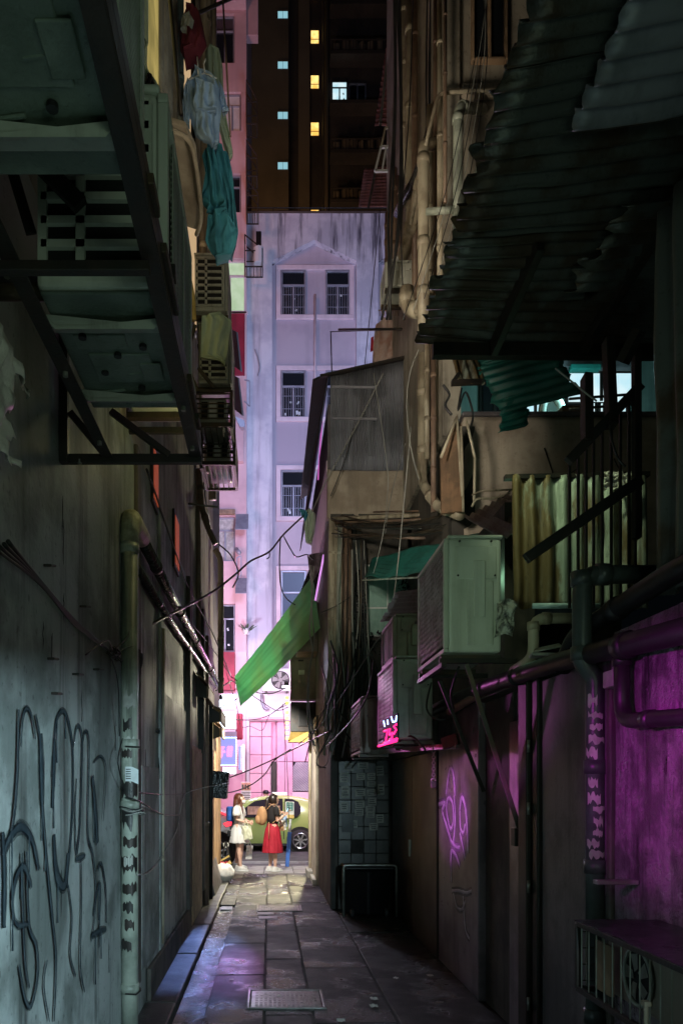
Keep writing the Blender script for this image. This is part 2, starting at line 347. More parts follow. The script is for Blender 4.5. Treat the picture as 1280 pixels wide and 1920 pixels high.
M['overspray_w'] = mat('pale_overspray', (.6,.55,.65), rough=.9, streak=0, spec=.1); M['overspray_w'].node_tree.nodes['Principled BSDF'].inputs['Alpha'].default_value = .22
M['glass_blue'] = glass('blue_glass', (.03,.05,.09), .45)
M['alu'] = mat('window_frame_metal', (.40,.40,.46), (.32,.32,.38), (.2,.2,.22), rough=.4, metal=.3, scale=3, streak=.2, bump=.05)
M['cloth_blue'] = mat('pale_blue_cotton', (.40,.55,.74), (.34,.48,.68), (.22,.34,.50), rough=.9, scale=3, streak=.35, bump=.3)
M['cloth_teal'] = mat('teal_cotton', (.05,.26,.34), (.04,.20,.27), (.02,.10,.14), rough=.85, scale=3, streak=.4, bump=.3)
M['cloth_green'] = mat('pale_green_cotton', (.42,.52,.40), (.36,.45,.34), (.2,.26,.2), rough=.9, scale=3, streak=.4, bump=.3)
M['cloth_white'] = mat('white_cotton', (.78,.78,.76), (.70,.70,.68), (.5,.5,.5), rough=.9, scale=4, streak=.2, bump=.3)
M['cloth_maroon'] = mat('maroon_canvas', (.14,.015,.03), (.10,.01,.02), (.05,.01,.01), rough=.85, scale=4, streak=.2, bump=.4)
M['cloth_red'] = mat('red_pleated_cloth', (.48,.015,.04), (.40,.01,.03), (.2,.005,.02), rough=.75, scale=4, streak=.2, bump=.2)
M['cloth_black'] = mat('black_cotton', (.018,.016,.018), rough=.85, streak=.1, bump=.2)
M['cloth_orange'] = mat('orange_cloth', (.55,.33,.24), (.42,.25,.18), rough=.9, streak=.2)
M['cloth_royal'] = mat('royal_blue_cloth', (.03,.14,.50), (.02,.10,.40), rough=.8, streak=.2)
M['yellow_cloth'] = mat('yellow_curtain', (.62,.50,.10), (.5,.4,.08), (.25,.2,.05), rough=.8, scale=2, streak=.4)
M['tarp'] = mat('green_tarpaulin', (.36,.80,.48), (.44,.76,.42), (.50,.62,.34), rough=.42, scale=1.0, streak=.4, bump=.25)
_t = M['tarp'].node_tree; _tr = _t.nodes.new('ShaderNodeBsdfTranslucent'); _mx = _t.nodes.new('ShaderNodeMixShader'); _mx.inputs[0].default_value = .6
_b = _t.nodes['Principled BSDF']; _t.links.new(_b.inputs['Base Color'].links[0].from_socket, _tr.inputs[0]); _t.links.new(_b.outputs[0], _mx.inputs[1]); _t.links.new(_tr.outputs[0], _mx.inputs[2]); _t.links.new(_mx.outputs[0], _t.nodes['Material Output'].inputs[0])
M['pvc_black'] = mat('near_black_pipe', (.025,.02,.024), (.016,.014,.016), rough=.4, scale=4, streak=.5, bump=.15)
M['cloth_peach'] = mat('peach_cloth', (.50,.38,.34), (.42,.25,.20), (.25,.15,.13), rough=.9, scale=5, streak=.4)
M['skin'] = mat('skin', (.72,.46,.35), (.66,.40,.30), (.5,.3,.22), rough=.5, streak=0, bump=.03)
M['hair_brown'] = mat('brown_hair', (.16,.05,.025), (.10,.03,.015), (.04,.015,.01), rough=.4, scale=8, streak=.6, bump=.4)
M['hair_black'] = mat('black_hair', (.02,.012,.01), (.03,.02,.018), rough=.35, scale=8, streak=.5, bump=.4)
M['tan_bag'] = mat('tan_canvas', (.55,.32,.16), (.45,.25,.12), (.25,.14,.07), rough=.8, scale=6, streak=.1, bump=.4)
M['bag_white'] = mat('white_plastic_bag', (.75,.72,.66), (.62,.58,.52), (.4,.36,.32), rough=.35, scale=8, streak=0, bump=1.2, fine=24)
M['bag_cream'] = mat('cream_paper_bag', (.72,.74,.55), (.62,.64,.46), (.4,.42,.3), rough=.6, scale=5, streak=0, bump=.3)
M['bag_black'] = mat('black_bin_bag', (.02,.02,.024), rough=.22, scale=7, streak=0, bump=1.6, fine=20)
M['sole'] = mat('white_rubber', (.78,.77,.74), rough=.6, streak=0, bump=.05)
M['car_green'] = mat('lime_green_paint', (.36,.48,.15), (.34,.46,.14), (.3,.4,.12), rough=.2, rv=.04, scale=1, streak=0, bump=0, coat=.8)
M['car_grey'] = mat('dark_grey_car_paint', (.24,.29,.35), (.22,.27,.33), rough=.22, rv=.04, scale=1, streak=0, bump=0, coat=.8, metal=.4)
M['tyre'] = mat('tyre_rubber', (.018,.018,.018), rough=.7, streak=0, bump=.2)
M['chrome'] = mat('alloy', (.65,.67,.70), rough=.25, metal=.9, streak=0, bump=0)
M['carglass'] = glass('car_glass', (.025,.025,.03), .05)
M['tail'] = emit('tail_lamp_glow', (1.0,.05,.08), 1.6)
M['hazard_y'] = mat('yellow_board', (.70,.50,.16), (.6,.42,.12), rough=.6, streak=.3)
M['blue_plastic'] = mat('blue_plastic', (.08,.22,.72), (.06,.18,.6), rough=.45, streak=.2)
M['castiron'] = mat('cast_iron', (.11,.11,.105), (.07,.07,.065), (.03,.03,.03), rough=.35, metal=.6, scale=8, streak=0, bump=.4)
M['e_white'] = emit('white_light', (.78,.90,1.0), 5)
M['e_sign'] = emit('sign_face_glow', (.34,.38,.95), .8)
M['e_blue'] = emit('blue_glow', (.35,.55,1.0), 5.0)
M['e_pinkneon'] = emit('pink_neon', (1.0,.16,.30), 3.0)
M['e_red'] = emit('red_reflection_glow', (1.0,.02,.18), 2.6)
M['e_cyanwin'] = emit('cyan_window_glow', (.26,.52,.60), 1.0)
M['e_orange'] = emit('orange_window_glow', (1.0,.52,.10), 1.3, (1.0,.75,.25))
M['e_yellow'] = emit('yellow_bulb_glow', (1.0,.95,.25), 1.3)
M['e_roomgreen'] = emit('lit_room_green', (.42,.58,.36), .85, (.52,.66,.46))
M['e_room'] = emit('lit_room_cool', (.55,.85,.95), .95, (.75,.95,1.0))
M['e_roomwhite'] = emit('lit_room_white', (.60,.75,.85), .8, (.25,.32,.4))
M['e_yellowroom'] = emit('lit_room_yellow', (.75,.58,.18), .5, (.4,.32,.1))
M['e_warm'] = emit('warm_room', (.95,.65,.35), .55)
M['e_violet'] = emit('violet_edge_glow', (.80,.35,.90), .9)
M['e_magenta'] = emit('magenta_edge_glow', (1.0,.2,.85), .55)
# ================================================================== GROUND
struct(MB().box(-60, 60, -20, 120, -.6, -.16).build('ground', M['asphalt']))
struct(MB().box(-30, 30, 16.42, 22.2, -.15, -.10).build('road', M['asphalt']))
base = struct(MB().box(-.495, 2.6, -4, 15.0, -.14, -.012).build('alley_ground', M['joint']))
far_pv = struct(MB().box(-30, 30, 22.36, 25.2, -.14, -.012).build('far_pavement', M['joint']))
near_pv = struct(MB().box(-30, 30, 15.0, 16.26, -.14, -.012).build('near_pavement', M['joint']))
# kerbs
def kerb(x0, x1, y0, y1, parent):
    n = int((x1-x0)/.9)
    for i in range(n):
        a = x0+(x1-x0)*i/n; b = x0+(x1-x0)*(i+1)/n
        MB().box(a+.006, b-.006, y0, y1, -.15, .002).build('kerb_stone', M['paving'], parent, bevel=.012)
kerb(-2.2, 2.3, 16.262, 16.42, near_pv); kerb(-4, 4.4, 22.2, 22.358, far_pv)
for i in range(7):
    for j in range(2):
        x = -1.9+i*.6
        MB().box(x, x+.588, 15.012+j*.62, 15.62+j*.62, -.03, random.uniform(-.002, .002)).build('paving_slab', M['paving'], near_pv, bevel=.006)
for i in range(12):
    for j in range(3):
        x = -3.2+i*.62
        MB().box(x, x+.608, 22.37+j*.8, 23.155+j*.8, -.03, random.uniform(-.002, .002)).build('paving_slab', M['paving'], far_pv, bevel=.006)
# alley slabs in three strips with irregular joints
for (x0, x1, ys) in ((-.50, -.04, (1.2, 3.0, 4.9, 6.9, 8.3, 10.0, 11.6)), (-.03, .33, (1.0, 2.6, 4.4, 5.7, 7.55, 9.0, 10.2, 11.1, 13.0, 14.98)),
                     (.34, .95, (1.3, 3.4, 5.5, 7.2, 9.3, 11.2, 13.1, 14.98)), (.96, 1.72, (1.0, 2.5, 4.6, 6.8, 8.9, 10.58))):
    for a, b in zip(ys[:-1], ys[1:]):
        j = random.uniform(-.006, .006)
        pts = [(x0+j, a+.004, -.04), (x1-.004, a+.004+random.uniform(0, .012), -.04), (x1-.008+random.uniform(-.01, 0), b, -.04), (x0+.004, b-random.uniform(0, .02), -.04)]
        MB().poly(pts, (0, 0, .04+random.uniform(-.004, .004))).build('concrete_slab', M['alleyfloor'], base, bevel=.008)
def rubble(u, v):
    x = -.52+u*.46+.02*math.sin(v*9); y = 11.6+v*3.38
    r = (v < .52)*.0+ (v >= .5)*1.0
    return V((x, y, -.006+.018*noise.noise(V((x*9, y*6, 0)))*(.35+r)+.012*noise.noise(V((x*30, y*22, 3)))*(.4+r)))
MB().grid(rubble, 26, 90).build('broken_concrete_patch', M['alleyfloor'], base, True)
# raised ledge at the foot of the left wall, then the wet gutter channel
ys = [1.0, 2.6, 4.6, 5.9, 7.6, 9.2, 10.6, 12.0, 13.4, 14.98]
for a, b in zip(ys[:-1], ys[1:]):
    MB().box(-1.02, -.73+random.uniform(-.008, .008), a+.006, b-.006, -.1, .045+random.uniform(-.006, .006)).build('ledge_stone', M['ledge'], base, bevel=.014)
def gut(u, v):
    x = -.725+u*.225; y = 1.0+v*10.0
    return V((x, y, -.040+.010*(2*u-1)**2+.010*noise.noise(V((x*8, y*3, 1)))))
MB().grid(gut, 8, 200).build('gutter_channel', M['gutterwet'], base, True)
MB().box(-.73, -.51, 11.02, 14.98, -.1, -.004).build('gutter_slab', M['alleyfloor'], base, bevel=.008)
MB().box(-.70, -.54, 10.7, 11.0, -.05, -.02).build('drain_grate', M['castiron'], base)
# manhole covers
def manhole(x0, x1, y0, y1, label, nx, ny):
    t = thing('manhole_cover', label, 'manhole cover', ((x0+x1)/2, (y0+y1)/2, 0), 'manhole covers in the alley floor')
    m = MB()
    m.box(x0, x1, y0, y0+.025, -.02, .012).box(x0, x1, y1-.025, y1, -.02, .012).box(x0, x0+.025, y0+.025, y1-.025, -.02, .012).box(x1-.025, x1, y0+.025, y1-.025, -.02, .012)
    m.build('frame', M['castiron'], t, bevel=.006)
    MB().box(x0+.032, x1-.032, y0+.032, y1-.032, -.02, .006).build('plate', M['castiron'], t, bevel=.005)
    m = MB()
    for i in range(nx):
        for j in range(ny):
            if random.random() < .1: continue
            cx = x0+.06+(x1-x0-.12)*(i+.5)/nx; cy = y0+.05+(y1-y0-.10)*(j+.5)/ny; w_ = (x1-x0-.12)/nx*.33; h_ = (y1-y0-.1)/ny*.36
            m.box(cx-w_, cx+w_, cy-h_, cy+h_, .005, .011)
    m.build('raised_pads', M['castiron'], t, kind='stuff')
manhole(-.18, .45, 5.84, 6.38, 'rectangular cast iron cover with raised pads, nearest in the alley floor', 14, 9)
manhole(-.18, .46, 10.4, 10.95, 'worn cast iron cover with chequer pads further up the alley', 16, 7)
for i, (y, lab) in enumerate(((10.12, 'small ribbed iron plate close behind the worn manhole cover'), (9.8, 'small ribbed iron plate nearer than the other small plate'))):
    t = thing('access_plate', lab, 'access plate', (-.05, y, 0), 'small iron plates in the alley floor')
    MB().box(-.16+i*.02, .06+i*.04, y, y+.2, -.02, .006).build('plate', M['castiron'], t, bevel=.004)
    m = MB()
    for k in range(9): m.box(-.14+k*.022, -.13+k*.022, y+.02, y+.18, .006, .012)
    m.build('ribs', M['castiron'], t, kind='stuff')
# road markings
rd = bpy.data.objects['road']
MB().box(-4, 4, 17.95, 18.03, -.1, -.094).build('road_marking', M['white_paint'], rd)
MB().box(-4, 4, 18.3, 18.36, -.1, -.094).build('road_marking', M['white_paint'], rd)
MB().poly([(.30, 16.55, -.1), (.46, 16.55, -.1), (.40, 17.7, -.1), (.26, 17.7, -.1)], (0, 0, .006)).build('road_marking', M['white_paint'], rd)
MB().box(-.9, -.1, 17.0, 17.12, -.1, -.094).build('road_marking', M['white_paint'], rd)
# litter
for i in range(26):
    x = random.uniform(-.4, 1.5); y = random.uniform(5.5, 14.5); s_ = random.uniform(.012, .035)
    if i > 14: x = random.uniform(.35, .9); y = random.uniform(10, 14.8)
    m = MB().grid(lambda u, v: V((x+(u-.5)*s_*2, y+(v-.5)*s_*2.4, .012+s_*.4*noise.noise(V((u*3+i, v*3, i))))), 4, 4)
    tag(m.build('litter_scrap', M['paper'] if i % 3 else M['wood']), 'small scrap of litter lying on the alley floor', 'litter', 'scraps of litter on the alley floor')

# ================================================================== BUILDINGS ACROSS THE STREET
def window(b, x0, x1, z0, z1, Y, fm, pm, split=.33, bars=0, depth=.10, sill=True, leaves=2, items=True, seed=0):
    """frame > panes, bars, curtain ; faces -Y, outer face at Y"""
    fw = min(.07, (x1-x0)*.07)
    m = MB(); zt = z1-(z1-z0)*split
    m.box(x0, x0+fw, Y, Y+.09, z0, z1).box(x1-fw, x1, Y, Y+.09, z0, z1).box(x0+fw, x1-fw, Y, Y+.09, z1-fw, z1).box(x0+fw, x1-fw, Y, Y+.09, z0, z0+fw)
    m.box(x0+fw, x1-fw, Y+.005, Y+.085, zt-fw/2, zt+fw/2)
    for k in range(1, leaves):
        xx = x0+(x1-x0)*k/leaves; m.box(xx-fw*.55, xx+fw*.55, Y+.004, Y+.086, z0+fw, zt-fw/2)
    f = m.build('window', fm, b, bevel=.008)
    MB().box(x0+fw, x1-fw, Y+.05, Y+.056, zt+fw/2, z1-fw).build('pane', pm, f)
    for k in range(leaves):
        a = x0+(x1-x0)*k/leaves+fw*.6; c = x0+(x1-x0)*(k+1)/leaves-fw*.6
        MB().box(a, c, Y+.05, Y+.056, z0+fw, zt-fw/2).build('pane', pm, f)
    if bars:
        m = MB()
        for k in range(bars):
            xx = x0+fw+(x1-x0-2*fw)*(k+.5)/bars; m.box(xx-.008, xx+.008, Y+.022, Y+.036, z0+fw, zt-fw/2)
        for q in (.3, .7): m.box(x0+fw, x1-fw, Y+.0365, Y+.046, z0+(zt-z0)*q, z0+(zt-z0)*q+.014)
        m.build('window_bars', fm, f, kind='stuff')
    rnd = random.Random(seed*7+int(z0*10))
    if items:
        m = MB()
        for k in range(rnd.randint(2, 5)):
            cx = rnd.uniform(x0+.15, x1-.15); cz = z0+rnd.uniform(.1, .7)*(zt-z0); s_ = rnd.uniform(.03, .09)
            m.obox((cx, Y+.043, cz), (s_, .012, s_*rnd.uniform(.8, 2.2)), Matrix.Rotation(rnd.uniform(-.5, .5), 3, 'Y'))
        m.build('things_on_sill', M['paper_w'], f, kind='stuff')
    if sill: MB().box(x0-.05, x1+.05, Y-.08, Y+.02, z0-.07, z0-.001).build('sill', M['trim_pink'], f, bevel=.01)
    return f
Y = 25.0
def X_(px, y=Y): return (px-VX)*y/FP
def Z_(py, y=Y): return HC+(VY-py)*y/FP
lb = thing('lavender_building', 'tall lavender rendered building with gabled wall niches facing the end of the alley', 'building', (1.5, 25, 0))
zt = Z_(400)
a0, a1, b0, b1 = X_(510), X_(668), X_(709), X_(868)
sh, ap = Z_(489), Z_(449); zb = Z_(1300)
MB().poly([(X_(459), Y, zb), (a0, Y, zb), (a0, Y, zt-.001), (X_(459), Y, zt-.001)], (0, .25, 0)).build('wall', M['lav'], lb)
MB().poly([(a1, Y, zb), (b0, Y, zb), (b0, Y, zt-.001), (a1, Y, zt-.001)], (0, .25, 0)).build('wall', M['lav_stained'], lb)
for (u0, u1) in ((a0, a1), (b0, b1)):
    MB().poly([(u0, Y, sh), ((u0+u1)/2, Y, ap), (u1, Y, sh), (u1, Y, zt), (u0, Y, zt)], (0, .25, 0)).build('gable_wall', M['lav_stained'], lb)
    MB().box(u0-.05, u1+.05, Y+.251, Y+.5, zb, zt).build('niche_wall', M['lav_niche'], lb)
MB().box(b1, 8, Y, Y+.25, zb, zt).build('wall', M['lav'], lb)
MB().box(X_(459), 9, Y+.5, 33, zb-.2, zt-.05).build('main_block', M['lav'], lb)
MB().box(X_(455), 9, Y-.06, Y+.3, zt, zt+.05).build('parapet_coping', M['tower_dark'], lb, bevel=.02)
m = MB()
for k in range(14): m.tube([(X_(462)+k*.9, Y+.1, zt+.1), (X_(462)+k*.9, Y+.1, zt+.26)], .016, 6)
m.tube([(X_(455), Y+.1, zt+.26), (9, Y+.1, zt+.25)], .018, 6)
m.build('roof_railing', M['iron_dark'], lb)
Yn = Y+.16
for k, (t_, b_) in enumerate(((490, 592), (680, 785), (868, 973), (1058, 1165))):
    for gi, g in enumerate((0, 198)):
        fm = MB(); x0, x1, z0, z1 = X_(518+g), X_(665+g), Z_(b_), Z_(t_); q = .15
        fm.box(x0, x1, Yn, Y+.25, z1-q, z1).box(x0, x1, Yn, Y+.25, z0, z0+q).box(x0, x0+q, Yn, Y+.25, z0+q, z1-q).box(x1-q, x1, Yn, Y+.25, z0+q, z1-q)
        fm.build('window_surround', M['trim_pink'], lb, bevel=.012)
        for wx in ((527, 574), (611, 657)):
            blue = k == 3
            window(lb, X_(wx[0]+g), X_(wx[1]+g), Z_(b_-6), Z_(t_+9), Y+.17, M['alu'], M['glass_blue'] if blue else M['glass'], .33 if not blue else .45, bars=0 if blue else 9, sill=False, leaves=1 if blue else 2, items=not blue, seed=wx[0]+g)
            if not blue:      # pale curtain hems and boxes inside
                pass
# down pipe between the windows and little bracket
pipe('drain_pipe', 'thin pinkish drain pipe on the lavender wall between the window pairs', 'drain pipe', [(X_(591), Y+.12, Z_(548)), (X_(591), Y+.12, Z_(870))], .035, M['trim_pink'], (0.5,))
bpy.data.objects.remove(bpy.data.objects['things_none']) if 'things_none' in bpy.data.objects else None
# conduit loop low on the lavender pier
tag(MB().tube(smooth_pts([P(478, 655, Y-.05), P(484, 672, Y-.05), P(487, 690, Y-.05), P(483, 704, Y-.05)]), .02, 6).build('loose_conduit', M['alu']), 'short hooked grey conduit on the lavender pier', 'conduit')
# steel window-box cages on the left edge of the pier
def steel_cage(px0, px1, py0, py1, Yc, label, mt='iron_dark', dep=.5, lip=True):
    x0, x1, z0, z1 = X_(px0, Yc), X_(px1, Yc), Z_(py1, Yc), Z_(py0, Yc)
    t = thing('steel_bracket_cage', label, 'cage', ((x0+x1)/2, Yc, z0), 'steel cages by the pink and lavender walls')
    r = .03; m = MB()
    for yy in (Yc, Yc+dep):
        m.bar((x0, yy, z0), (x1, yy, z0), r, r).bar((x0, yy, z0), (x0, yy, z1), r, r).bar((x1, yy, z0), (x1, yy, z0+(z1-z0)*.55), r, r).bar((x0, yy, z0+(z1-z0)*.5), (x1, yy, z0+(z1-z0)*.5), r*.8, r*.8)
        m.bar((x0, yy, z1), (x1, yy, z0+(z1-z0)*.55), r, r)
    for p in ((x0, z0), (x1, z0), (x0, z1)): m.bar((p[0], Yc, p[1]), (p[0], Yc+dep, p[1]), r, r)
    m.build('frame', M[mt], t)
    m = MB()
    for k in range(5): xx = x0+(x1-x0)*(k+.5)/5; m.bar((xx, Yc, z0+.02), (xx, Yc+dep, z0+.02), .02, .02)
    m.build('floor_bars', M[mt], t, kind='stuff')
    return t
steel_cage(459, 492, 440, 500, 24.2, 'dark steel bracket cage at the corner of lavender wall with a white bottle')
tag(MB().tube([P(485, 495, 24.3), P(485, 466, 24.3)], .16, 10).build('water_tank', M['ac_white']), 'small white tank in the corner steel cage', 'tank')
tag(MB().box(X_(480, 24.3), X_(490, 24.3), 24.2, 24.4, Z_(464, 24.3), Z_(437, 24.3)).build('meter_box', M['black'], bevel=.02), 'narrow black box above the white tank', 'box')
steel_cage(462, 482, 150, 232, 24.0, 'brown steel cage under the highest pink bay', 'iron')
steel_cage(462, 482, 262, 330, 24.0, 'dark steel cage below the curtained window', 'iron')
steel_cage(462, 484, 335, 398, 24.0, 'dark steel cage level with the roof railing', 'iron')
# ---------------- pink block left of it
pb = thing('pink_building', 'pink rendered apartment block on the left across the street', 'building', (-3, 24.6, 0))
YP = 24.6
X2 = lambda px: X_(px, YP); Z2 = lambda py: Z_(py, YP)
wins = [(403, 440, 25, 118, 'dark'), (418, 452, 172, 245, 'cur'), (418, 452, 325, 398, 'dark'), (398, 462, 484, 584, 'lit'),
        (398, 440, 838, 875, 'cur2'), (402, 441, 968, 1052, 'cur2'), (402, 441, 1132, 1222, 'room')]
# wall as strips around the windows
zs = [Z2(1290)]; top = 34
segs = sorted([(Z2(w_[3]), Z2(w_[2]), w_) for w_ in wins])
z = Z2(1290)
def wallm(py):   # material by height band
    return M['redwall'] if (584 < py < 700 or 1222 < py < 1292) else M['pinkwall']
for (za, zb_, w_) in segs:
    if za > z: MB().box(-7, X2(462), YP, YP+.3, z, za-.001).build('wall', M['redwall'] if (w_[4] == 'lit' and False) else M['pinkwall'], pb)
    MB().box(-7, X2(w_[0]), YP, YP+.3, za, zb_).build('wall', M['pinkwall'], pb)
    if w_[1] < 460: MB().box(X2(w_[1]), X2(462), YP, YP+.3, za, zb_).build('wall', M['pinkwall'], pb)
    pm = {'dark': M['glass'], 'cur': M['cloth_white'], 'lit': M['e_roomgreen'], 'cur2': M['paper'], 'room': M['glass']}[w_[4]]
    window(pb, X2(w_[0])+.01, X2(w_[1])-.01, za+.01, zb_-.01, YP+.08, M['alu'] if w_[4] != 'lit' else M['trim_pink'], pm, .3, bars=0, sill=w_[4] == 'lit', items=w_[4] in ('room',), seed=3)
    z = zb_
MB().box(-7, X2(462), YP, YP+.3, z, top).build('wall', M['pinkwall'], pb)
MB().box(X2(400)-1, X2(459), YP-.05, YP-.001, Z2(705), Z2(589)).build('red_wall_panel', M['redwall'], pb, bevel=.01)
MB().box(X2(400)-1, X2(441), YP-.35, YP-.001, Z2(1296), Z2(1226)).build('red_wall_panel', M['redwall'], pb, bevel=.01)
MB().box(X2(400)-1, X2(441), YP-.12, YP-.001, Z2(966), Z2(957)).build('brown_lintel', M['wood'], pb, bevel=.01)
MB().box(X2(460), X2(484), YP+.1, YP+.4, Z2(60), 34).build('bay', M['pinkwall'], pb, bevel=.02)
MB().box(X2(405), X2(462), YP-.35, YP-.001, Z2(20), Z2(2)).build('ledge', M['pinkwall'], pb, bevel=.02)
MB().box(-7, X2(462), YP+.3, 32, Z2(1290), 34).build('main_block', M['pinkwall'], pb)
MB().box(X2(432), X2(457), YP-.25, YP-.01, Z2(870), Z2(790)).build('pier', M['pinkwall'], pb, bevel=.01)
# lamp and cord seen in the lit green room
tag(MB().ball(P(407, 527, YP+.0), .07, 10, 8).build('room_lamp', M['e_white'], None, True), 'small round lamp glowing in the lit green room window', 'lamp')
# small awnings on its edge
def small_awning(px0, px1, py0, py1, Yc, label, mt, slats=4):
    t = thing('window_awning', label, 'awning', P((px0+px1)/2, py1, Yc), 'small awnings on the pink building')
    for k in range(slats):
        a = py0+(py1-py0)*k/slats; b = py0+(py1-py0)*(k+1)/slats
        x0, x1 = X_(px0, Yc), X_(px1, Yc)
        MB().poly([(x0, Yc-.12*(k+1), Z_(b, Yc)), (x1, Yc-.12*(k+1), Z_(b, Yc)), (x1, Yc-.12*k, Z_(a, Yc)), (x0, Yc-.12*k, Z_(a, Yc))], (0, 0, .02)).build('slat', M[mt], t)
    return t
small_awning(442, 466, 965, 1000, 24.5, 'slatted grey metal awning beside the middle window', 'alu', 3)
small_awning(442, 463, 1085, 1118, 24.5, 'grimy small awning above the bottom window', 'alu', 3)
for (py0, py1, lab) in ((616, 692, 'upper dark angled sheet awning seen edge on'), (702, 775, 'lower dark angled sheet awning seen edge on')):
    px = 431 if py0 < 650 else 434
    t = MB().poly([P(px, py0, 17.5), P(px+12, py0+6, 17.0), P(px+20, py1+4, 16.6), P(px+2, py1-10, 17.3)], (.04, .03, 0)).build('dark_awning', M['iron_dark'], bevel=.005)
    tag(t, lab+' before the pink wall', 'awning', 'dark sheet awnings before the pink wall')
tag(MB().poly([P(440, 780, 20), P(458, 788, 20), P(458, 800, 20), P(450, 800, 20)], (.02, .2, 0)).build('clothes_rack', M['alu']), 'small folded rack fixed below the dark awnings', 'rack')
m = MB(); m.bar(P(458, 712, 24), P(468, 714, 24), .03, .03).bar(P(468, 714, 24), P(468, 762, 24), .03, .03).bar(P(458, 752, 24), P(468, 762, 24), .03, .03)
tag(m.build('metal_sign_frame', M['alu']), 'empty rectangular metal frame on the edge of the lavender pier', 'frame')
m = MB(); m.bar(P(444, 1046, 24.3), P(452, 1042, 24.3), .03, .03).bar(P(452, 1042, 24.3), P(452, 1078, 24.3), .03, .03).bar(P(452, 1078, 24.3), P(444, 1086, 24.3), .03, .03).bar(P(444, 1046, 24.3), P(444, 1086, 24.3), .03, .03)
tag(m.build('hinged_shutter_frame', M['alu']), 'small open shutter frame beside the curtained window', 'frame')
# security camera
t = thing('security_camera', 'white security camera on the pink wall beside the curtained window', 'camera', P(446, 1038, 24.4))
MB().tube([P(443, 1030, 24.5), P(449, 1037, 24.2)], .07, 10).build('body', M['alu'], t, True)
MB().bar(P(446, 1030, 24.5), P(446, 1028, 24.6), .04, .04).build('bracket', M['alu'], t)
# potted plant
t = thing('potted_plant', 'small plant in a white pot hung on the lavender pier', 'plant', P(462, 1190, 24.6))
MB().loft([(0, 0, 0, .09, .09), (0, 0, .2, .13, .13)], 14).move(Matrix.Translation(P(461, 1190, 24.6))).build('pot', M['sole'], t, True)
m = MB(); c = P(462, 1184, 24.6)
for k in range(40):
    d = V((random.gauss(0, .5), random.gauss(0, .4), random.uniform(.1, .7))); e = c+d*.28
    s_ = V((d.y, -d.x, .2)).normalized()*.035
    m.add([c+d*.05, e+s_, e+d*.1, e-s_], [(0, 1, 2, 3)])
m.build('leaves', mat('leaf', (.05,.10,.04), streak=0), t, kind='stuff')
# ---------------- ground floor shop front
sf = thing('ground_floor', 'bright pink panelled shop facade at the end of the alley', 'shop facade', (1, 24.6, 0))
MB().box(-7, 9, 25.3, 32, -.15, Z_(1300)+.2).build('back_wall', M['panelspeck'], sf)
MB().box(X_(462), 6, 25.02, 25.28, Z_(1352), Z_(1296)).build('white_fascia', M['ac_white'], sf, bevel=.02)
MB().box(X_(466), X_(536), 24.8, 25.0, Z_(1350), Z_(1345)).build('pink_lintel', M['panelpink'], sf, bevel=.01)
cols = [(468, 516), (519, 535)]; 
rows = [1352, 1381, 1415, 1450, 1486, 1522, 1560, 1600]
for (p0, p1) in ((468, 491), (491, 509)):
    for a, b in zip(rows[:-1], rows[1:]):
        MB().box(X_(p0)+.008, X_(p1)-.008, 25.1, 25.25, max(0, Z_(b))+.008, Z_(a)-.008).build('panel', M['panelpink'], sf, bevel=.01)
for (p0, p1) in ((519, 534), (534, 549), (549, 582), (582, 640)):
    for a, b in zip((1352, 1428, 1500, 1600), (1428, 1500, 1600, 1640)):
        if p0 == 549 and a == 1428: continue
        if p0 == 534 and a == 1352: b = 1428
        MB().box(X_(p0)+.006, X_(p1)-.006, 25.08, 25.25, max(-.02, Z_(b))+.006, Z_(a)-.006).build('panel', M['panelspeck'], sf, bevel=.008)
MB().box(X_(509), X_(518), 24.95, 25.2, 0, Z_(1428)).build('door_post', M['iron_dark'], sf, bevel=.01)
MB().box(X_(462), X_(468), 24.9, 25.25, 0, Z_(1345)).build('white_pilaster', M['ac_white'], sf, bevel=.02)
g = MB().box(X_(549), X_(582), 25.12, 25.2, Z_(1484), Z_(1428)).build('louvre_grille', M['void'], sf)
m = MB()
for k in range(-9, 22):
    x = X_(549)+k*.052; z0, z1 = Z_(1483), Z_(1429); a = max(x, X_(549)); 
    pa = V((x, 25.09, z0)); pb_ = V((x+(z1-z0)*.62, 25.09, z1))
    # clip to the panel
    t0 = max(0, (X_(549)-pa.x)/(pb_.x-pa.x)); t1 = min(1, (X_(582)-pa.x)/(pb_.x-pa.x))
    if t1 > t0: m.bar(pa.lerp(pb_, t0), pa.lerp(pb_, t1), .03, .022, (0, 1, 0))
m.build('louvre_bars', M['alu'], g, kind='stuff')
MB().box(X_(547), X_(583), 25.0, 25.1, Z_(1500), Z_(1485)).build('grille_base_panel', M['trim_pink'], sf, bevel=.01)
MB().box(X_(400)-2, X_(462), 25.0, 25.3, -.1, Z2(1290)).build('side_shop_wall', M['panelpink'], sf)
m = MB()  # conduit clutter on the white fascia
m.tube(elbow([P(491, 1302, 24.9), P(492, 1318, 24.9), P(497, 1330, 24.9), P(504, 1329, 24.9)], .08), .05, 8)
m.build('vent_elbow', M['alu'], sf, True)
